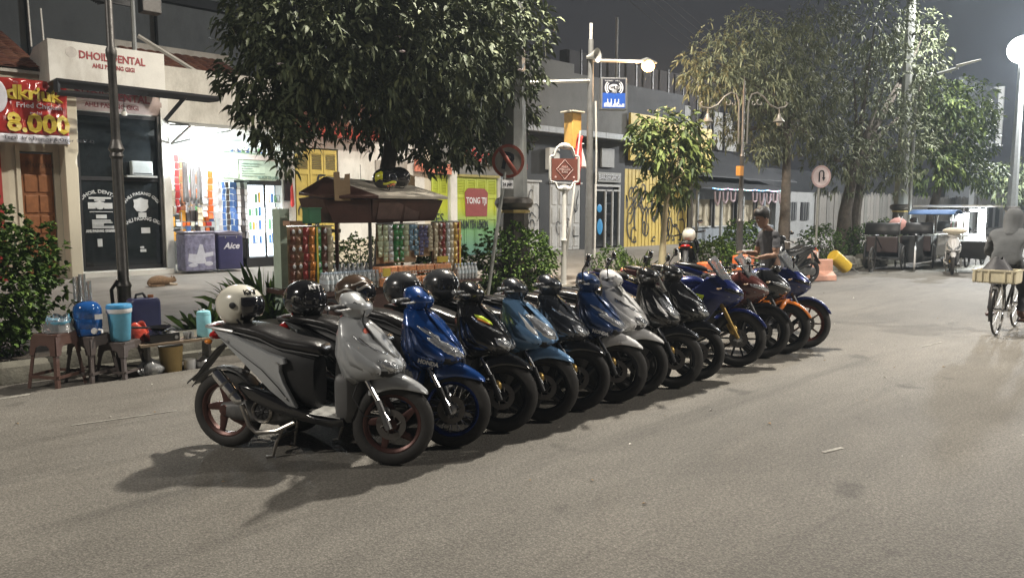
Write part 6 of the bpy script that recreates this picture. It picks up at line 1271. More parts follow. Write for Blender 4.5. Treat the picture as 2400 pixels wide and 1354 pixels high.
# stools, gallon, cooler, bench
STB = M('brown_plastic', (.085, .045, .035), .45); STG = M('grey_brown_plastic', (.075, .06, .055), .5)
def stool(label, loc, rz, mt, h=.46, group='plastic stools by the kerb'):
    t = thing('plastic_stool', label, 'stool', loc, rz, group)
    m = MB(); m.rings([[V(a * s, b_ * s, z) for a, b_ in ((-1, -.8), (-.8, -1), (.8, -1), (1, -.8), (1, .8), (.8, 1), (-.8, 1), (-1, .8))] for s, z in ((.135, h - .05), (.142, h - .02), (.138, h), (.125, h + .002), (.12, h - .004))]); m.build('seat', mt, t)
    for sx in (-1, 1):
        for sy in (-1, 1):
            R = []
            for z, o, w_ in ((h - .03, .128, .052), (h * .55, .145, .036), (0, .175, .034)):
                R.append([V(sx * o, sy * o, z), V(sx * (o - w_), sy * o, z), V(sx * (o - w_), sy * (o - .008), z), V(sx * (o - .008), sy * (o - .008), z), V(sx * (o - .008), sy * (o - w_), z), V(sx * o, sy * (o - w_), z)])
            m = MB(); m.rings(R); m.build('leg', mt, t, smooth=False)
    for k in range(4):
        a = k * pi / 2; m = MB(); pts = [(-.13, h - .02), (.13, h - .02), (.145, h * .62), (.095, h * .62), (.075, h * .76), (.04, h * .80), (-.04, h * .80), (-.075, h * .76), (-.095, h * .62), (-.145, h * .62)]
        R = [[V(p, -.137 - (h - q) * .10 + d, q) for p, q in pts] for d in (0, .006)]; m.rings(R); M_ = Matrix.Rotation(a, 4, 'Z')
        for v in m.v: v[:] = M_ @ v
        m.build('apron', mt, t, smooth=False)
        m = MB(); m.box(-.155, .155, -.170, -.163, h * .20, h * .26)
        for v in m.v: v[:] = M_ @ v
        m.build('stretcher', mt, t, smooth=False)
    return t
stool('large brown plastic stool carrying the clear bag and blue bowl', (1.74, 8.10, -.02), .57, STB, .52)
stool('grey brown plastic stool under the blue water gallon', (2.05, 8.12, -.02), .50, STG, .46)
stool('grey brown plastic stool under the light blue drinks cooler', (2.30, 8.06, -.02), .62, STG, .38)
GB = M('blue_gallon', (.02, .12, .42), .08, trans=.45, coat=.5, nz=(6, .1)); CLR = M('clear_film', (.82, .84, .85), .1, trans=.8, bump=(14, .9)); LB_ = M('light_blue_plastic', (.13, .42, .60), .4); AQ = M('aqua_plastic', (.25, .55, .62), .4)
t = thing('water_gallon', 'translucent blue water gallon with tap on the grey brown stool', 'water jug', (2.03, 8.10, .443))
m = MB(); m.lathe([(.11, 0), (.125, .015), (.125, .06), (.120, .07), (.125, .08), (.125, .16), (.120, .17), (.125, .18), (.125, .25), (.118, .285), (.085, .32), (.04, .335)], n=28); m.build('jug', GB, t)
m = MB(); m.lathe([(.03, 0), (.03, .02), (0, .022)], (0.02, -.127, .05), 'Y', 12); m.tube([(.06, -.12, .06), (.075, -.17, .06), (.075, -.175, .03)], .010, 8); m.build('tap', PWH, t)
bx(t, 'label', PWH, .03, .10, -.128, -.124, .16, .21)
t = thing('cup_stack', 'tall stack of clear plastic cups standing on the blue gallon', 'cups', (2.0, 8.10, .782))
for q, (x, hh) in enumerate(((0, .27), (.05, .20), (-.045, .24))):
    m = MB(); P = []
    for k in range(int(hh / .012)): P += [(.030, k * .012), (.0335, k * .012 + .010)]
    m.lathe(P, (x, .012 * q, 0), n=14); m.build('cup_column', CLR, t)
t = thing('drinks_cooler', 'light blue round drinks cooler with white banded lid on a stool', 'cooler', (2.30, 8.04, .363))
m = MB(); m.lathe([(.085, 0), (.092, .01), (.108, .27), (.112, .28)], n=26); m.build('cooler_body', LB_, t); m = MB(); m.lathe([(.113, .281), (.118, .29), (.118, .325)], n=26); m.build('white_band', PWH, t)
m = MB(); m.lathe([(.118, .326), (.120, .34), (.11, .365), (.03, .37), (0, .37)], n=26); m.build('lid', M('mid_blue_plastic', (.05, .25, .48), .4), t)
t = thing('blue_bowl', 'small blue bowl in a clear bag on the large brown stool', 'bowl', (1.78, 8.10, .505)); m = MB(); m.lathe([(.04, 0), (.06, .01), (.10, .09), (.10, .10), (.092, .095), (.055, .015)], n=20); m.build('bowl', LB_, t)
m = MB(); m.grid(lambda u, v: V((.13 - .05 * v) * cos(u * 6.28) + .015 * sin(u * 40), (.12 - .05 * v) * sin(u * 6.28), .0 + .15 * v + .02 * sin(u * 30) * v), 40, 5); m.build('bag', CLR, t)
t = thing('jerrycan', 'dark navy plastic jerrycan with handle standing on the kerb', 'jerrycan', (2.68, 8.52, .30), .05)
m = MB(); m.rings([[V(a * sx, b_ * .09, z) for a, b_ in ((-1, -.8), (-.85, -1), (.85, -1), (1, -.8), (1, .8), (.85, 1), (-.85, 1), (-1, .8))] for sx, z in ((.135, 0), (.15, .02), (.155, .36), (.145, .40), (.12, .42))]); m.build('can', M('navy_plastic', (.03, .035, .10), .4), t, bevel=.006)
m = MB(); m.tube([(-.08, 0, .41), (-.07, 0, .46), (.0, 0, .47), (.03, 0, .42)], .014, 8); m.build('handle', BLKP, t); m = MB(); m.lathe([(.03, .42), (.03, .45), (0, .452)], (.08, 0, 0), n=14); m.build('cap', WOODB, t)
t = thing('low_bench', 'low plank bench standing at the kerb with stove and cooler on it', 'bench', (2.40, 7.92, -.04), .0)
bx(t, 'plank', M('bench_plank', (.20, .15, .10), .7, nz=(5, .3)), 0.05, .84, 0, .26, .32, .345); 
for x in (.12, .74): bx(t, 'leg', DARKST, x, x + .03, .04, .22, 0, .318)
t = thing('gas_stove', 'black portable stove carrying a dark frying pan on the bench', 'stove', (2.55, 7.96, .307)); bx(t, 'stove_body', BLKG, 0, .30, 0, .20, 0, .085, bevel=.008); m = MB(); m.lathe([(.0, 0), (.018, 0), (.018, .012), (0, .012)], (.26, -.012, .04), 'Y', 12); m.build('knob', ALU, t)
for k in range(4): a = k * 1.57 + .78; m = MB(); m.tube([(.14 + .03 * cos(a), .1 + .03 * sin(a), .09), (.14 + .09 * cos(a), .1 + .09 * sin(a), .10)], .005, 5); m.build('burner_arm', BLACKM, t)
t = thing('frying_pan', 'dark wok with handle resting on the portable stove', 'pan', (2.68, 8.05, .412)); m = MB(); m.lathe([(.02, 0), (.06, .008), (.12, .045), (.125, .05), (.115, .045), (.05, .012), (.0, .008)], n=24); m.build('bowl', BLKG, t); m = MB(); m.tube([(-.11, .02, .045), (-.26, .05, .06)], .012, 8); m.build('handle', BLKP, t)
t = thing('red_plastic_bag', 'crumpled red plastic bag left of the frying pan', 'bag', (2.52, 8.22, .26)); m = MB(); m.grid(lambda u, v: V((.15 - .08 * v) * cos(u * 6.28) * (1 + .12 * sin(u * 25)), (.10 - .05 * v) * sin(u * 6.28), .20 * v * (1 + .2 * sin(u * 12)) + .01), 40, 7); m.build('bag', M('red_film', (.60, .08, .05), .35, bump=(14, .8)), t, solid=.002)
t = thing('water_flask', 'small pale aqua cooler flask at the end of the bench', 'flask', (3.13, 8.03, .307)); m = MB(); m.lathe([(.072, 0), (.076, .01), (.074, .225), (.070, .235), (.073, .24), (.068, .27), (.05, .28), (0, .281)], n=24); m.build('flask', AQ, t); m = MB(); m.lathe([(.015, .281), (.015, .297)], n=10); m.build('stopper', PWH, t)
t = thing('glass_cups', 'small glasses on a tray on the bench beside the aqua flask', 'glasses', (2.93, 7.98, .307))
for k in range(4): m = MB(); m.lathe([(.018, 0), (.024, .07), (.022, .07), (.016, .005)], (.045 * (k % 2), .05 * (k // 2), .002), n=12); m.build('glass', CLR, t)
t = thing('kettle', 'dented aluminium kettle on the road under the bench end', 'kettle', (3.10, 8.0, -.02)); m = MB(); m.lathe([(.07, 0), (.085, .02), (.08, .07), (.05, .10), (.03, .108), (.012, .125), (0, .126)], n=22); m.build('kettle_body', ALU, t); m = MB(); m.tube([(-.05, 0, .09), (-.05, 0, .16), (.05, 0, .16), (.05, 0, .09)], .005, 6); m.tube([(.07, 0, .04), (.11, 0, .09)], [.014, .008], 8); m.build('spout_and_handle', ALU, t)
t = thing('white_mug', 'white enamel pot beside the kettle under the bench', 'pot', (2.95, 8.0, -.02)); m = MB(); m.lathe([(.055, 0), (.06, .01), (.06, .11), (.055, .11)], n=18); m.build('pot', PWH, t); m = MB(); m.tube([(.06, 0, .09), (.09, 0, .08), (.09, 0, .04), (.06, 0, .03)], .006, 6); m.build('handle', BLKP, t)
t = thing('plastic_bag', 'clear knotted plastic bag of rubbish on the road under the bench', 'bag', (2.55, 7.99, -.02)); m = MB(); m.grid(lambda u, v: V((.13 * sin(pi * (.25 + .72 * v))) * cos(u * 6.28) * (1 + .10 * sin(u * 31 + v * 9)), .10 * sin(pi * (.25 + .72 * v)) * sin(u * 6.28), .17 * v + .01 * sin(u * 19)), 44, 9); m.build('bag', CLR, t)
t = thing('ochre_bucket', 'ochre plastic tub under the middle of the bench', 'bucket', (2.78, 8.05, -.02)); m = MB(); m.lathe([(.10, 0), (.12, .26), (.125, .27), (.11, .265)], n=20); m.build('bucket', M('ochre_plastic', (.34, .24, .09), .5), t)
t = thing('flat_carton_stack', 'stack of papers and trays against the kerb behind the brown stool', 'trays', (1.55, 7.66, 0)) if 0 else None
# cat
CATM = M('tabby_fur', (.22, .14, .08), .95, nz=(45, .6), bump=(200, .6)); CATW = M('pale_fur', (.5, .42, .33), .95, nz=(40, .3))
t = thing('cat', 'brown tabby cat curled up asleep on the pavement before the dental shop', 'cat', (4.85, 14.4, pz(14.4)), .2)
m = MB(); R = []
for (x, zc, hw, hh) in ((-.25, .06, .03, .03), (-.20, .09, .09, .075), (-.08, .11, .13, .105), (.06, .10, .12, .095), (.16, .085, .085, .07), (.215, .10, .062, .055), (.27, .10, .055, .05), (.31, .085, .03, .028)): R.append([V(x, hw * cos(a), zc + hh * sin(a)) for a in [2 * pi * k / 14 for k in range(14)]])
m.rings(R); m.build('body', CATM, t, sub=1)
for s in (-1, 1):
    m = MB(); m.tube([(.25, s * .035, .13), (.245, s * .042, .155), (.24, s * .045, .175)], [.022, .014, .003], 6); m.build('ear', CATM, t)
    m = MB(); m.tube([(.12, s * .07, .04), (.22, s * .06, .022), (.30, s * .04, .018)], [.028, .02, .018], 8); m.build('paw', CATW, t)
m = MB(); m.tube([(-.22, 0, .05), (-.26, -.10, .03), (-.18, -.17, .025), (-.02, -.17, .025)], [.022, .02, .018, .010], 8); m.build('tail', CATM, t)
# signs
SIGNP = M('sign_post_grey', (.30, .31, .29), .5, .3, dirt=(6, (.15, .14, .12), .5)); RR = M('sign_red', (.36, .09, .06), .5)
t = thing('no_parking_sign', 'round no parking sign with struck out P on a leaning grey post before the mast', 'road sign', (7.65, 8.5, .2))
m = MB(); m.tube([(0, 0, 0), (.40, 0, 2.05)], .028, 10); m.build('post', SIGNP, t)
yaw_s = radians(-38)
def disc(t, c, r, rz, face, ring=None, back=SIGNP):
    o = []
    m = MB(); m.lathe([(0, 0), (r, 0), (r, .006), (0, .006)], n=36, ax='Y'); d = m.build('sign_plate', face, t); d.location = c; d.rotation_euler = (0, 0, rz)
    if ring: m = MB(); m.lathe([(r * .82, -.002), (r, -.002), (r, -.005), (r * .82, -.005), (r * .82, -.002)], n=36, ax='Y', cap=False); q = m.build('sign_border', ring, d)
    return d
d = disc(t, V(.42, -.05, 2.22), .26, yaw_s - .35, M('dull_sign_white', (.40, .38, .35), .6, dirt=(6, (.2, .19, .17), .6)), RR)
d.rotation_euler = (0, radians(11), yaw_s - .35)
text('sign_letter', 'P', .36, BK, d, (-.10, -.003, -.12), bold=.012)
for a in (1,): m = MB(); m.hexa([V(x, y, z) + V(0, 0, 0) for y in (-.010, -.007) for x, z in ((-.19, .15), (-.15, .19), (.19, -.15), (.15, -.19))]) if 0 else m.add([(-.20, -.012, .15), (-.155, -.012, .20), (.20, -.012, -.15), (.155, -.012, -.20)], [(0, 1, 2, 3)]); m.build('sign_slash', RR, d, fix=False, solid=.003)
p2 = bx(t, 'sub_plate', PW, .28, .52, -.06, -.052, 1.80, 1.93); text('sign_lettering', '24 JAM', .07, BK, t, (.29, -.064, 1.84))
t = thing('no_u_turn_sign', 'pale round sign with U turn arrow on a thin post before the paling fence', 'road sign', (19.48, 8.6, .17))
m = MB(); m.tube([(-.05, 0, 0), (0, 0, 2.3)], .03, 8); m.build('post', SIGNP, t)
d = disc(t, V(0, -.05, 2.38), .29, radians(-30), M('faded_pink_white', (.66, .56, .56), .5), M('faded_rim', (.50, .36, .36), .5))
m = MB(); m.tube([(-.06, -.012, -.14), (-.06, -.012, .10), (-.02, -.012, .15), (.04, -.012, .15), (.07, -.012, .10), (.07, -.012, -.02)], .016, 6); m.build('u_turn_arrow', BK, d); m = MB(); m.add([(.02, -.014, -.02), (.12, -.014, -.02), (.07, -.014, -.12)], [(0, 1, 2)]); m.build('arrow_head', BK, d, fix=False)
# heritage name board
t = thing('ornate_sign_board', 'ornate white framed brown street sign with diamond lettering beside the flag', 'sign', (10.0, 9.02, .18), radians(-30))
m = MB(); m.lathe([(.10, 0), (.10, .1), (.055, .16), (.045, .9), (.06, .95), (.04, 1.0), (.038, 1.95)], n=12); m.build('post', WHITE, t)
bx(t, 'board', M('board_brown', (.20, .065, .045), .5, nz=(3, .25)), -.24, .24, -.02, .02, 2.02, 2.40)
for s in (-1, 1):
    m = MB(); m.tube([(0, 0, 1.86), (s * .10, 0, 1.86), (s * .14, 0, 1.90), (s * .17, 0, 1.98), (s * .26, 0, 2.00), (s * .27, 0, 2.06), (s * .27, 0, 2.40), (s * .26, 0, 2.44), (s * .19, 0, 2.45), (s * .17, 0, 2.52), (s * .13, 0, 2.60), (s * .06, 0, 2.62), (0, 0, 2.62)], .024, 6); m.build('scroll_frame', WHITE, t)
for z in (1.87, 2.62):
    m = MB(); m.ell((0, 0, z), .12, .045, .06, 14, 8); cr_ = m.build('cartouche', WHITE, t); m = MB(); m.ell((0, -.04, z), .045, .02, .045, 14, 8); m.build('medallion', DFR, cr_)
m = MB(); D_ = [(0, .17), (.155, 0), (0, -.17), (-.155, 0)]
for k in range(4): a, b_ = D_[k], D_[(k + 1) % 4]; m.tube([(a[0], -.024, 2.21 + a[1]), (b_[0], -.024, 2.21 + b_[1])], .006, 4)
m.build('diamond_border', M('board_lettering', (.60, .42, .38), .5), t)
for s_, z in (('AREA', 2.235), ('PEJALAN', 2.19), ('KAKI', 2.145)): text('lettering', s_, .052, MATS['board_lettering'], t, (0, -.022, z), align='CENTER', bold=.001)
for x in (-.17, .17): m = MB(); m.ell((x, -.022, 2.07), .02, .004, .02, 10, 6); m.build('printed_seal', MATS['board_lettering'], t)
# iron double lamp
t = thing('double_street_lamp', 'tall iron post with two scrolled arms and hanging bell lamps, unlit', 'street lamp', (14.75, 8.2, .18), radians(0))
yaw_l = radians(-44); U = V(cos(yaw_l), sin(yaw_l), 0)
m = MB(); m.lathe([(.11, 0), (.11, .12), (.075, .18), (.07, 1.2), (.09, 1.26), (.05, 1.32), (.045, 2.6), (.06, 2.64), (.035, 2.7), (.03, 4.0), (.02, 4.12), (.004, 4.3)], n=12); m.build('post', DARKST, t)
IR = M('iron_grey_scroll', (.22, .21, .19), .5, .5)
for s in (-1, 1):
    def q(a, z): return U * (s * a) + V(0, 0, z)
    m = MB(); m.tube([q(.09, 2.9), q(.10, 3.75), q(.16, 3.93), q(.28, 3.97), q(.42, 3.88), q(.55, 3.72), q(.72, 3.64), q(.88, 3.67), q(.93, 3.74), q(.88, 3.78)], .019, 7); ar = m.build('scroll_arm', IR, t)
    for (cx_, cz_, r_) in ((.34, 3.76, .075), (.22, 3.74, .05)):
        m = MB(); m.tube([q(cx_ + cos(a * .55 + 2) * r_ * (1 - a * .07), cz_ + sin(a * .55 + 2) * r_ * (1 - a * .07)) for a in range(10)], .011, 6); m.build('scroll', IR, ar)
    m = MB(); m.lathe([(.012, 0), (.012, -.10), (.035, -.13), (.04, -.18), (.10, -.25), (.125, -.28), (.12, -.285)], tuple(q(.76, 3.64)), n=14); ls = m.build('bell_shade', IR, t); m = MB(); m.ell(tuple(q(.76, 3.33)), .055, .055, .06, 10, 8); m.build('bulb', WHITE, ls)
bx(t, 'orange_meter', M('orange_box', (.60, .26, .05), .5), -.24, -.10, -.1, .0, 2.22, 2.42)
t = thing('small_swan_lamp', 'small bent neck lamp behind the iron double lamp', 'lamp', (19.6, 12.5, .2)); m = MB(); m.tube([(0, 0, 0), (0, 0, 3.0), (.1, 0, 3.25), (.3, 0, 3.3)], .03, 7); m.build('post', DARKST, t); m = MB(); m.lathe([(.02, .06), (.17, -.03)], (.38, 0, 3.27), n=12); m.build('shade', GALV, t)
# barriers
PNK = M('faded_orange_barrier', (.56, .30, .22), .6, dirt=(8, (.3, .22, .18), .5)); OBR = M('orange_barrier', (.72, .16, .04), .5)
def barrier(label, loc, rz, mt, white=True, h=.55):
    t = thing('road_barrier', label, 'barrier', loc, rz, 'plastic road barriers'); m = MB(); m.prism([(-.26, 0), (.26, 0), (.24, .12), (.10, .22), (.09, h), (-.09, h), (-.10, .22), (-.24, .12)], -.32, .32, 'X')
    m.build('barrier_body', mt, t, bevel=.015)
    if white: bx(t, 'barrier_panel', WHITE, -.12, .12, -.105, -.095, .28, h - .03); bx(t, 'barrier_panel', M('hole_shade', (.25, .14, .1), .7), -.06, .06, -.27, -.262, .03, .10)  # the lower dark panel is the shade of a hole, put in as colour
    return t
barrier('faded orange and white road barrier at the kerb, farther one', (18.3, 8.15, 0), .3, PNK, True, .66); barrier('faded orange barrier lying nearer the road beside the yellow drum', (17.75, 7.75, 0), -.5, PNK, False, .50)
barrier('bright orange barrier seen between the race bike and the man', (13.4, 7.35, 0), .1, OBR, True, .80); barrier('bright orange barrier behind the trunk of the young tree', (11.9, 7.2, 0), .1, OBR, False, .74)
t = thing('yellow_drum', 'yellow plastic drum leaning over at the kerb beside the barriers', 'drum', (19.55, 8.0, .30)); m = MB(); a = V(-.22, .1, .22); b_ = V(.22, -.1, -.12); d = b_ - a; m.tube([a, a + d * .03, a + d * .97, b_], [.155, .17, .17, .155], 20); m.build('drum', M('yellow_drum_plastic', (.68, .46, .04), .45, dirt=(5, (.3, .2, .05), .3)), t)
m = MB(); m.tube([(-.1, .2, .55), (.0, .1, .2), (.5, -.3, -.25), (1.4, -.7, -.285)], .012, 5); m.build('rope', GALV, t)
# ================================================================ people
SKIN = M('skin', (.26, .15, .10), .6, nz=(30, .1)); HAIR = M('black_hair', (.012, .010, .009), .5, nz=(60, .3), bump=(90, .6))
def skin_body(name, J, E, root, parent, matf, mats, sub=3):
    names = list(J); me = bpy.data.meshes.new('b'); me.from_pydata([J[n][0] for n in names], [(names.index(a), names.index(b)) for a, b in E], [])
    o = bpy.data.objects.new('b', me); SC.collection.objects.link(o); md = o.modifiers.new('k', 'SKIN'); md.use_smooth_shade = True
    for i, n in enumerate(names):
        r = J[n][1]; me.skin_vertices[0].data[i].radius = (r, r) if not isinstance(r, tuple) else r; me.skin_vertices[0].data[i].use_root = (n == root)
    s = o.modifiers.new('s', 'SUBSURF'); s.levels = s.render_levels = sub
    bpy.context.view_layer.update(); dg = bpy.context.evaluated_depsgraph_get(); m2 = bpy.data.meshes.new_from_object(o.evaluated_get(dg)); bpy.data.objects.remove(o)
    m2.name = name; m2.materials.clear()
    for m in mats: m2.materials.append(m)
    m2.update(); nr = [v.normal.copy() for v in m2.vertices]
    for v, q in zip(m2.vertices, nr):
        a = v.co; f = noise.noise(V(a.x * 9, a.y * 9, a.z * 16)) * .012 + noise.noise(V(a.x * 22 + a.z * 9, a.y * 22, a.z * 30)) * .006
        v.co = a + q * f * (1 if a.z > .3 else .3)
    for p in m2.polygons: p.material_index = matf(p.center); p.use_smooth = True
    return link_mesh(name, m2, parent)
def hand(parent, c, d, side, mt):
    d = V(*d).normalized(); up = V(0, 0, 1); q = d.cross(up).normalized() * side; n = q.cross(d).normalized(); c = V(*c); m = MB()
    m.rings([[c + d * f + q * w_ * cos(a) + n * .014 * sin(a) for a in [2 * pi * k / 10 for k in range(10)]] for f, w_ in ((-.01, .022), (.03, .038), (.075, .04), (.085, .034))])
    for k, L in enumerate((.065, .075, .07, .055)):
        b = c + d * .08 + q * (.03 - k * .02); m.tube([b, b + d * L * .5 - n * .01, b + d * L * .8 - n * .035], [.0095, .0085, .006], 6)
    b = c + d * .025 + q * .036; m.tube([b, b + d * .03 + q * .022, b + d * .058 + q * .018 - n * .01], [.011, .010, .007], 6)
    m.build('hand', mt, parent)
def head(parent, c, yaw, pitch, hair=True, hood=None):
    R = Matrix.Translation(V(*c)) @ Matrix.Rotation(yaw, 4, 'Z') @ Matrix.Rotation(pitch, 4, 'Y'); tr = lambda v: R @ v
    m = MB(tr); RR_ = []
    for z, f, b, w_ in ((-.115, .070, .0, .022), (-.105, .085, -.03, .040), (-.07, .092, -.055, .058), (-.03, .094, -.085, .068), (.01, .092, -.095, .074), (.05, .094, -.10, .076), (.085, .078, -.09, .068), (.11, .045, -.06, .045), (.12, .01, -.02, .015)):
        RR_.append([V((f + b) / 2 + (f - b) / 2 * cos(a), w_ * sin(a), z) for a in [2 * pi * k / 18 for k in range(18)]])
    m.rings(RR_); m.rings([[V(.088, -.010, .03), V(.10, 0, .03), V(.088, .010, .03)], [V(.09, -.016, -.018), V(.122, 0, -.015), V(.09, .016, -.018)], [V(.085, -.012, -.028), V(.10, 0, -.028), V(.085, .012, -.028)]])
    for s in (-1, 1): m.ell((-.005, s * .078, .0), .018, .010, .032, 8, 6)
    hd = m.build('head', SKIN, parent, sub=1)
    for s in (-1, 1): m = MB(tr); m.ell((.086, s * .031, .022), .010, .014, .007, 8, 6); m.build('eye', M('eye_white', (.7, .7, .68), .3), hd); m = MB(tr); m.ell((.094, s * .031, .022), .003, .006, .006, 8, 4); m.build('pupil', HAIR, hd); m = MB(tr); m.tube([(.094, s * .015, .044), (.093, s * .032, .05), (.084, s * .048, .044)], .004, 5); m.build('eyebrow', HAIR, hd)
    m = MB(tr); m.tube([(.088, -.024, -.052), (.096, 0, -.05), (.088, .024, -.052)], [.003, .006, .003], 6); m.build('mouth', M('lips', (.28, .10, .08), .5), hd)
    if hair:
        m = MB(tr); nn = 22; RR_ = []
        for z, k in ((-.04, .4), (.0, .85), (.04, 1.05), (.08, 1.16), (.12, 1.1), (.15, .8), (.165, .35)):
            RR_.append([V(-.005 + ((.098 * .82 if cos(a) > 0 else .098) * cos(a) if z > .05 else (.02 * cos(a) if cos(a) > 0 else .100 * cos(a))) * min(k + .15, 1.32), .083 * sin(a) * min(k + .18, 1.34), z + .008 * sin(a * 5)) for a in [2 * pi * j / nn for j in range(nn)]])
        m.rings(RR_); m.build('hair', HAIR, parent, sub=1)
    return R
# man standing by the last motorcycle
t = thing('person', 'young man in grey t-shirt with bushy black hair looking down, beyond the last motorcycle', 'person', (9.75, 4.92, 0), radians(150))
SHIRT = M('grey_tshirt', (.065, .065, .072), .9, nz=(8, .2), bump=(20, .4)); TROU = M('dark_trousers', (.03, .03, .035), .9)
J = {'pel': ((0, 0, .90), (.16, .11)), 'sp': ((.01, 0, 1.08), (.15, .10)), 'ch': ((.05, 0, 1.26), (.18, .12)), 'nk': ((.09, 0, 1.40), .055), 'nk2': ((.12, 0, 1.46), .05),
     'ls': ((.06, .17, 1.33), .062), 'le': ((.10, .24, 1.06), .045), 'lw': ((.33, .17, 1.02), .030), 'rs': ((.06, -.17, 1.33), .062), 're': ((.08, -.24, 1.06), .045), 'rw': ((.32, -.16, 1.08), .030),
     'lh': ((0, .09, .86), .095), 'lk': ((.06, .10, .48), .062), 'la': ((-.02, .10, .09), .042), 'lt': ((.15, .11, .04), .038), 'rh': ((0, -.09, .86), .095), 'rk': ((-.02, -.10, .48), .062), 'ra': ((-.12, -.10, .10), .042), 'rt': ((.06, -.11, .04), .038)}
E_ = [('pel', 'sp'), ('sp', 'ch'), ('ch', 'nk'), ('nk', 'nk2'), ('ch', 'ls'), ('ls', 'le'), ('le', 'lw'), ('ch', 'rs'), ('rs', 're'), ('re', 'rw'), ('pel', 'lh'), ('lh', 'lk'), ('lk', 'la'), ('la', 'lt'), ('pel', 'rh'), ('rh', 'rk'), ('rk', 'ra'), ('ra', 'rt')]
def mf(c):
    if c.z < .08: return 3
    if c.z < .90: return 1 if not (c.x > .14) else 2
    if c.z > 1.385 and abs(c.y) < .12: return 2
    if abs(c.y) > .15 and c.z < 1.16: return 2
    if c.x > .2: return 2
    return 0
skin_body('body', J, E_, 'pel', t, mf, [SHIRT, TROU, SKIN, RUB]); head(t, (.165, 0, 1.545), 0, .45)
hand(t, (.33, .17, 1.02), (1, -.2, .05), -1, SKIN); hand(t, (.32, -.16, 1.08), (1, .3, .15), 1, SKIN)
t2_ = thing('phone', 'pale phone held by the young man in the grey shirt', 'phone', (9.40, 5.09, 1.11), radians(150)); bx(t2_, 'phone_body', PW, -.07, .07, -.035, .035, 0, .01, bevel=.003)
# cyclist
HOOD = M('grey_hoodie', (.095, .10, .105), .95, nz=(6, .15), bump=(14, .5)); SAND = M('brown_sandal', (.10, .05, .035), .7)
t = thing('person', 'cyclist seen from behind in a grey hoodie with the hood up and dark trousers', 'person', (11.52, 2.60, 0), radians(1))
J = {'pel': ((.30, 0, .96), (.17, .13)), 'sp': ((.34, 0, 1.10), (.17, .12)), 'ch': ((.44, 0, 1.28), (.20, .13)), 'nk': ((.52, 0, 1.40), .085),
     'ls': ((.47, .20, 1.32), .078), 'le': ((.54, .28, 1.08), .058), 'lw': ((.84, .24, 1.02), .040), 'rs': ((.47, -.20, 1.32), .078), 're': ((.54, -.28, 1.08), .058), 'rw': ((.84, -.24, 1.02), .040),
     'lh': ((.34, .11, .90), .105), 'lk': ((.66, .17, .68), .070), 'la': ((.44, .17, .33), .045), 'lt': ((.56, .20, .25), .040), 'rh': ((.34, -.11, .90), .105), 'rk': ((.62, -.17, .55), .070), 'ra': ((.46, -.17, .26), .045), 'rt': ((.60, -.19, .20), .040)}
E_ = [e for e in E_ if 'nk2' not in e]
def mf(c):
    if c.z < .30: return 2
    if c.z < .93 and not c.x > .75: return 1
    return 0
skin_body('body', J, E_, 'pel', t, mf, [HOOD, TROU, SAND]); head(t, (.60, 0, 1.52), 0, .2, hair=False)
m = MB(); R = []
for z, x, rx, ry in ((1.33, .48, .12, .12), (1.39, .51, .115, .11), (1.46, .555, .125, .108), (1.54, .575, .135, .118), (1.61, .585, .128, .110), (1.66, .58, .095, .085), (1.69, .57, .03, .03)): R.append([V(x + rx * cos(a), ry * sin(a), z) for a in [.6 + (2 * pi - 1.2) * k / 16 for k in range(17)]])
m.rings(R, False)
for v in m.v: f = noise.noise(V(v.x * 14, v.y * 14, v.z * 18)) * .012; v.x += f; v.y += f
m.build('hood', HOOD, t, sub=1, solid=.02)
for s in (-1, 1): hand(t, (.85, s * .24, 1.01), (1, 0, -.25), -s, SKIN)
for s, x in ((1, .56), (-1, .58)): m = MB(); m.rings([[V(x + f, s * (.19 + o), z + d) for f, o in ((-.13, -.045), (-.13, .045), (.12, .05), (.15, 0), (.12, -.05))] for z, d in ((.235 if s > 0 else .185, -.02), (.235 if s > 0 else .185, 0))]); m.build('sandal', SAND, t)
# bicycle
t = thing('bicycle', 'old upright bicycle with a cream crate on its rear rack under the hooded rider', 'bicycle', (11.52, 2.60, 0), radians(1))
BF = M('bicycle_frame', (.03, .03, .03), .35, .5)
for cx_ in (0, 1.08):
    m = MB(); P = [(.325, -.014), (.34, -.010), (.343, 0), (.34, .010), (.325, .014), (.325, -.014)]; m.lathe(P, (cx_, 0, .343), 'Y', 40, cap=False); wh = m.build('wheel', RUB, t); m = MB(); m.lathe([(.306, -.012), (.326, -.013), (.326, .013), (.306, .012), (.306, -.012)], (cx_, 0, .343), 'Y', 36, cap=False); m.build('rim', CHROME, wh)
    m = MB(); m.tube([(cx_, -.05, .343), (cx_, .05, .343)], .018, 8); m.build('hub', CHROME, wh)
    for k in range(18): a = k * 2 * pi / 18; m = MB(); m.tube([(cx_, .025 * (-1) ** k, .343), (cx_ + .31 * cos(a), 0, .343 + .31 * sin(a))], .0016, 4); m.build('spoke', CHROME, wh)
    m = MB(); m.rings([[V(cx_ - .365 * cos(a) * (1 if cx_ == 0 else 1), y, .343 + .365 * sin(a)) for y in (-.026, 0, .026)] for a in [radians(q) for q in range(-20 if cx_ == 0 else 20, 140, 12)]], False); m.build('mudguard', BF, t, solid=.003)
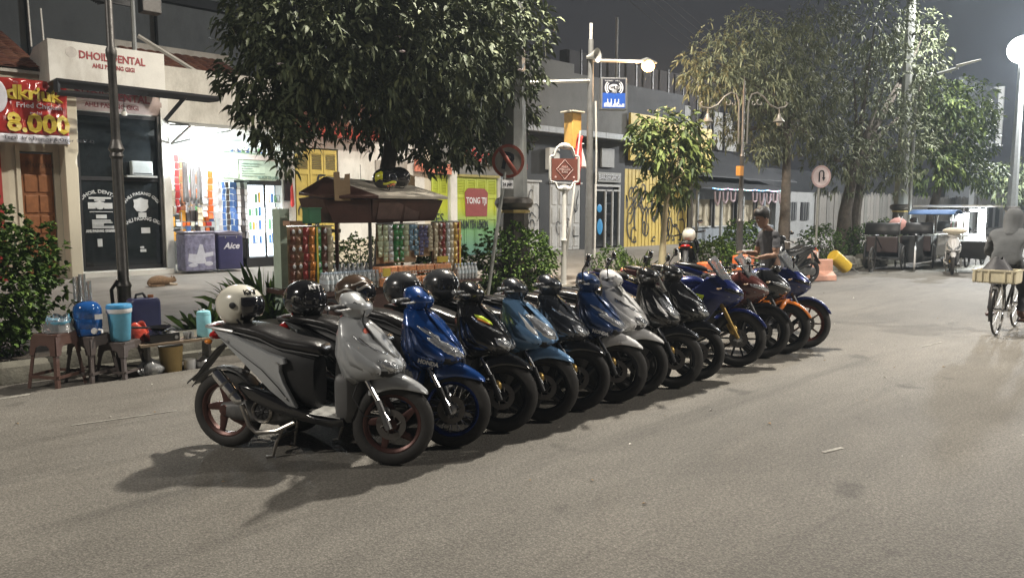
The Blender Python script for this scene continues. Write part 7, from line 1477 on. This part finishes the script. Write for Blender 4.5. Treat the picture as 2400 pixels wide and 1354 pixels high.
for P, r_ in (([(.40, 0, .30), (.27, 0, .80)], .015), ([(.40, 0, .30), (.92, 0, .72)], .017), ([(.30, 0, .62), (.90, 0, .82)], .014), ([(.94, 0, .66), (.89, 0, .92)], .017), ([(.40, .03, .30), (0, .05, .343)], .010), ([(.40, -.03, .30), (0, -.05, .343)], .010), ([(.29, .02, .72), (0, .05, .343)], .008), ([(.29, -.02, .72), (0, -.05, .343)], .008), ([(.94, .04, .66), (1.08, .05, .343)], .012), ([(.94, -.04, .66), (1.08, -.05, .343)], .012)): m = MB(); m.tube(P, r_, 8); m.build('frame_tube', BF, t)
m = MB(); sectional(m, [(.10, .84, .09, .02, 2), (.16, .85, .11, .03, 2.2), (.28, .855, .06, .03, 2), (.38, .85, .025, .02, 2)]); m.build('saddle', SEATM, t, sub=1)
m = MB(); m.tube([(.68, .27, .98), (.80, .28, 1.0), (.90, .12, 1.0), (.89, 0, .96), (.90, -.12, 1.0), (.80, -.28, 1.0), (.68, -.27, .98)], .012, 8); m.build('handlebar', CHROME, t)
m = MB(); m.tube([(.40, .08, .30), (.44, .10, .23)], .01, 6); m.tube([(.40, -.08, .30), (.36, -.10, .37)], .01, 6); m.tube([(.40, -.09, .30), (.40, .09, .30)], .02, 8); m.build('crank', CHROME, t)
for s, z, x in ((1, .225, .48), (-1, .175, .50)): bx(t, 'pedal', RUB, x - .04, x + .05, s * .19 - .04, s * .19 + .04, z - .03, z - .008)
m = MB(); m.lathe([(.095, 0), (.10, .006), (.02, .006)], (.40, -.055, .30), 'Y', 24); m.build('chain_ring', CHROME, t)
bx(t, 'rear_rack', CHROME, -.22, .24, -.07, .07, .70, .712)
for s in (-1, 1): m = MB(); m.tube([(-.15, s * .06, .70), (0, s * .055, .343)], .005, 5); m.build('rack_stay', CHROME, t)
m = MB(); m.ell((-.20, 0, .64), .02, .035, .03, 10, 6); m.build('rear_reflector', PW, t)
t = thing('plastic_crate', 'cream slotted plastic crate strapped on the rear rack of the bicycle', 'crate', (11.44, 2.61, .715), radians(1)); CR = M('cream_crate', (.62, .56, .40), .5, dirt=(8, (.35, .3, .2), .5))
bx(t, 'base', CR, -.18, .18, -.24, .24, 0, .015)
for (x0, x1, y0, y1) in ((-.185, -.17, -.245, .245), (.17, .185, -.245, .245), (-.17, .17, -.245, -.23), (-.17, .17, .23, .245)):
    bx(t, 'rim', CR, x0 - .008, x1 + .008, y0 - .008, y1 + .008, .155, .175); bx(t, 'side', CR, x0, x1, y0, y1, .016, .15)
for y in (-.2, -.12, .06, .14, .22): bx(t, 'rib', CR, -.195, -.186, y - .01, y + .01, .016, .15)
t = thing('bag_bundle', 'dark crumpled bag bundle piled in the cream crate', 'bag', (11.46, 2.62, .80), 0); m = MB(); m.grid(lambda u, v: V((.16 * cos(u * 6.28)) * (1 - v * .7), (.21 * sin(u * 6.28)) * (1 - v * .7) * (1 + .12 * sin(u * 22)), .05 + .19 * v + .02 * sin(u * 17)), 34, 7); m.build('bag', M('dark_film', (.03, .03, .035), .6, bump=(12, .9)), t)
# ================================================================ more vehicles, stall, rickshaws
PB = bpy.data.objects['parked_scooter.004']; PBm = bpy.data.objects['parked_scooter.008']
d = dup(PBm, (12.78, 8.22, .17), radians(28), 'black scooter parked on the pavement behind the race bikes with a white helmet on it', 'scooters parked beyond the row')
helmet('round white helmet with visor on the black scooter behind the race bikes', (12.90, 8.28, 1.035), radians(28), HWH, full=False, group='helmets left on the bikes')
d = dup(PBm, (16.9, 7.6, 0), radians(160), 'dark scooter standing at the kerb left of the man', 'scooters parked beyond the row')
scooter('white scooter with cream bundle and dark side bags facing down the street toward the cyclist', (22.9, 6.35, 0), PWH, rim=BLKRIM, steer=0, lean=0, simple=True, hd=atan2(-.30, -.95), group='scooters parked beyond the row', exhaust='stock')
t = thing('white_bundle', 'cream cloth bundle on the front of the white scooter by the food stall', 'bundle', (21.85, 6.0, 1.14)); m = MB(); m.ell((0, 0, .0), .16, .30, .09, 14, 8); m.build('cloth', M('cream_cloth', (.68, .62, .5), .8), t)
t = thing('side_bag', 'big black side box beside the white scooter', 'box', (23.2, 6.15, .35), radians(18)); m = MB(); m.hexa([(-.4, -.5, 0), (.4, -.5, .0), (.4, .1, .05), (-.4, .1, .05), (-.5, -.7, .5), (.5, -.7, .5), (.5, .15, .5), (-.5, .15, .5)]); m.build('bag', BLKP, t, bevel=.03)
dup(PB, (30.5, 8.0, 0), radians(190), 'far dark scooter parked beyond the food stall', 'scooters parked beyond the row'); dup(PBm, (33.5, 7.3, 0), radians(120), 'farthest dark scooter parked at the kerb under the far tree', 'scooters parked beyond the row')
RKB = M('rickshaw_body', (.09, .095, .10), .45, .2, dirt=(6, (.05, .045, .04), .5)); 
def rickshaw(label, loc, rz, white=False):
    t = thing('cycle_rickshaw', label, 'rickshaw', loc, rz, 'cycle rickshaws waiting at the kerb')
    for (x, y) in ((0, -.48), (0, .48), (-1.55, 0)):
        m = MB(); m.lathe([(.30, -.016), (.345, -.020), (.35, 0), (.345, .020), (.30, .016), (.30, -.016)], (x, y, .35), 'Y', 30, cap=False); wh = m.build('wheel', PWH if white and x < -1 else RUB, t)
        for k in range(14): a = k * 2 * pi / 14; m = MB(); m.tube([(x, y, .35), (x + .31 * cos(a), y, .35 + .31 * sin(a))], .003, 4); m.build('spoke', CHROME, wh)
    m = MB(); m.rings([[V(.55, -.38, .32), V(.55, .38, .32)], [V(.48, -.40, .62), V(.48, .40, .62)]], False); m.build('front_board', RKB, t, solid=.02)
    m = MB(); m.hexa([(-.35, -.42, .30), (.55, -.38, .28), (.55, .38, .28), (-.35, .42, .30), (-.35, -.42, .36), (.55, -.38, .33), (.55, .38, .33), (-.35, .42, .36)]); m.build('floor', RKB, t)
    bx(t, 'seat', M('rickshaw_seat', (.05, .035, .035), .5), -.38, .1, -.38, .38, .50, .64, bevel=.03); bx(t, 'seat_back', M('rickshaw_seat', (0, 0, 0)), -.50, -.38, -.40, .40, .5, .95, bevel=.03)
    for s in (-1, 1):
        m = MB(); m.prism([(-.45, .36), (.50, .33), (.42, .60), (.05, .72), (-.45, .78)], s * .43, s * .45); m.build('side_board', RKB, t)
        m = MB(); m.tube([(-.45, s * .44, .78), (-.45, s * .44, 1.35), (-.2, s * .44, 1.5)], .012, 6); m.build('hood_stay', ALU, t)
    m = MB(); m.rings([[V(-.55 + .04 * k, y, 1.0 + .16 * k - .02 * k * k) for k in range(5)] for y in (-.44, 0, .44)], False); m.build('folded_hood', BLKP, t, solid=.02)
    for P in ([(-.40, 0, .4), (-1.55, .03, .35)], [(-.45, 0, .62), (-1.15, 0, .95)], [(-1.10, 0, .42), (-1.2, 0, .98)], [(-1.2, 0, .8), (-1.55, 0, .35)]): m = MB(); m.tube(P, .018, 6); m.build('frame_tube', BLACKM, t)
    m = MB(); m.ell((-1.22, 0, 1.0), .14, .09, .03, 12, 6); m.build('saddle', SEATM, t); return t
rickshaw('grey cycle rickshaw with a white side wheel carrying a passenger', (23.75, 7.55, 0), radians(18), True); rickshaw('dark cycle rickshaw parked closer to the bush', (22.4, 7.9, 0), radians(8)); rickshaw('cycle rickshaw half hidden behind the white scooter', (27.5, 7.6, 0), radians(12))
t = thing('person', 'person in dark shirt sitting in the rickshaw with the white wheel', 'person', (23.5, 7.50, 0), radians(40))
J = {'pel': ((0, 0, .70), (.15, .11)), 'sp': ((0, 0, .86), (.14, .10)), 'ch': ((.03, 0, 1.04), (.17, .11)), 'nk': ((.06, 0, 1.17), .05), 'ls': ((.03, .17, 1.09), .055), 'le': ((.12, .25, .90), .042), 'lw': ((.30, .20, .88), .03), 'rs': ((.03, -.17, 1.09), .055), 're': ((.12, -.25, .90), .042), 'rw': ((.30, -.2, .88), .03), 'lk': ((.40, .12, .74), .06), 'la': ((.46, .12, .40), .04), 'rk': ((.40, -.12, .74), .06), 'ra': ((.46, -.12, .40), .04)}
skin_body('body', J, [('pel', 'sp'), ('sp', 'ch'), ('ch', 'nk'), ('ch', 'ls'), ('ls', 'le'), ('le', 'lw'), ('ch', 'rs'), ('rs', 're'), ('re', 'rw'), ('pel', 'lk'), ('lk', 'la'), ('pel', 'rk'), ('rk', 'ra')], 'pel', t, lambda c: 1 if c.z < .78 else 0, [M('dark_shirt', (.03, .03, .035), .9), TROU]); head(t, (.10, 0, 1.30), 0, .2); hand(t, (.30, .2, .88), (1, 0, 0), -1, SKIN); hand(t, (.30, -.2, .88), (1, 0, 0), 1, SKIN)
t = thing('pink_parasol', 'closed pale pink conical parasol behind the rickshaw passenger', 'parasol', (23.3, 7.9, .17)); m = MB(); m.tube([(0, 0, 0), (0, 0, 1.4)], .015, 6); m.build('pole', ALU, t); m = MB(); m.ell((0, 0, 1.05), .26, .26, .25, 16, 8); m.build('cloth', M('pink_cloth', (.60, .33, .30), .8), t)
# food stall
t = thing('food_stall', 'brilliantly lit food stall cart with white counter screen and blue canopy', 'food stall', (25.2, 7.0, 0))
STW = M('stall_lit_panel', (.9, .92, .92), .5, emit=((.92, 1, .98), 12)); 
bx(t, 'counter', M('stall_counter', (.5, .5, .48), .5), -.6, 1.6, -.4, .6, .35, .95, bevel=.01); bx(t, 'lit_screen', STW, 1.0, 1.6, -.48, -.44, .45, 1.72); bx(t, 'lit_screen', STW, -.1, .85, -.2, -.16, .97, 1.6)
bx(t, 'roof', WHITE, -.7, 2.1, -.8, .9, 1.78, 1.83); 
for x in (-.6, .9, 1.62): m = MB(); m.tube([(x, -.45, .0), (x, -.45, 1.78)], .02, 6); m.build('post', ALU, t)
m = MB(); m.tube([(.2, -.42, 1.68), (1.0, -.42, 1.68)], .035, 8); m.build('fluorescent_tube', TUBE, t); lamp('stall_light', t, (.6, -.75, 1.5), 240, (.92, 1, .98), .12)
for x in (-.2, 1.4): m = MB(); m.lathe([(.22, -.02), (.27, -.02), (.27, .02), (.22, .02), (.22, -.02)], (x, -.5, .27), 'Y', 22, cap=False); m.tube([(x - .22, -.5, .27), (x + .22, -.5, .27)], .012, 5); m.build('wheel', RUB, t)
m = MB(); m.grid(lambda u, v: V(-1.75 + .95 * u, -.5 + 1.2 * v, 1.56 + .13 * sin(pi * u)), 14, 4); m.build('blue_canopy', M('canopy_blue', (.05, .12, .28), .7), t, solid=.01)
for k in range(14): link_mesh('sachet', SM[k % 4], t, (-2.0 + k * .10, -.5, 1.05 + .05 * (k % 3)), (0, 0, .2), (.10, .03, .42))
bx(t, 'back_shelf', CHAR, -2.4, -.7, .2, .6, .2, .95)
t = thing('lamp_post', 'far lamp post with round warm glowing globe at the right edge', 'street lamp', (72, 7.5, 0)); m = MB(); m.tube([(0, 0, 0), (0, 0, 4.2)], .07, 8); m.build('post', DARKST, t); m = MB(); m.ell((0, 0, 4.45), .42, .42, .42, 16, 10); m.build('globe', M('globe_warm', (1, .85, .6), .3, emit=((1, .75, .42), 22)), t); lamp('lamp_light', t, (0, -.6, 4.3), 400, (1, .75, .45), .3)
t = thing('street_barrier_wall', 'dark low wall closing the far end of the street', 'wall', (95, 0, 0)); bx(t, 'wall', CHAR, 0, 1, -20, 16, 0, 3.2)
t = thing('parked_car', 'small dark red car parked far away behind the cyclist', 'car', (46, 7.0, 0), radians(180)); CRD = paint('car_red', (.16, .02, .02))
m = MB(); m.hexa([(-1.9, -.8, .3), (1.9, -.8, .3), (1.9, .8, .3), (-1.9, .8, .3), (-1.85, -.75, .85), (1.9, -.75, .80), (1.9, .75, .80), (-1.85, .75, .85)]); m.build('body', CRD, t, bevel=.08); m = MB(); m.hexa([(-1.6, -.70, .85), (.9, -.70, .83), (.9, .70, .83), (-1.6, .70, .85), (-1.2, -.58, 1.38), (.3, -.58, 1.38), (.3, .58, 1.38), (-1.2, .58, 1.38)]); m.build('cabin', GL, t, bevel=.05); m = MB(); m.box(-1.15, .25, -.57, .57, 1.383, 1.42); m.build('roof', CRD, t, bevel=.02)
for x in (-1.2, 1.25):
    for y in (-.78, .78): m = MB(); m.lathe([(.0, -.09), (.30, -.09), (.31, 0), (.30, .09), (0, .09)], (x, y, .31), 'Y', 20); m.build('wheel', RUB, t)
for s in (-1, 1): m = MB(); m.ell((1.88, s * .6, .66), .05, .14, .07, 10, 6); m.build('headlight', LENS, t); m = MB(); m.ell((-1.86, s * .6, .72), .04, .12, .08, 10, 6); m.build('tail_light', REDL, t)
# ================================================================ night air
hz = bpy.data.materials.new('night_air'); hz.use_nodes = True; n = hz.node_tree; n.nodes.remove(n.nodes['Principled BSDF'])
pv = n.nodes.new('ShaderNodeVolumePrincipled'); pv.inputs['Color'].default_value = (.75, .88, 1, 1); pv.inputs['Density'].default_value = .0012; pv.inputs['Anisotropy'].default_value = .3
n.links.new(pv.outputs[0], n.nodes['Material Output'].inputs['Volume'])
m = MB(); m.box(-125, 325, -165, 165, -1.4, 16); o = m.build('haze', hz, smooth=False, kind='stuff')
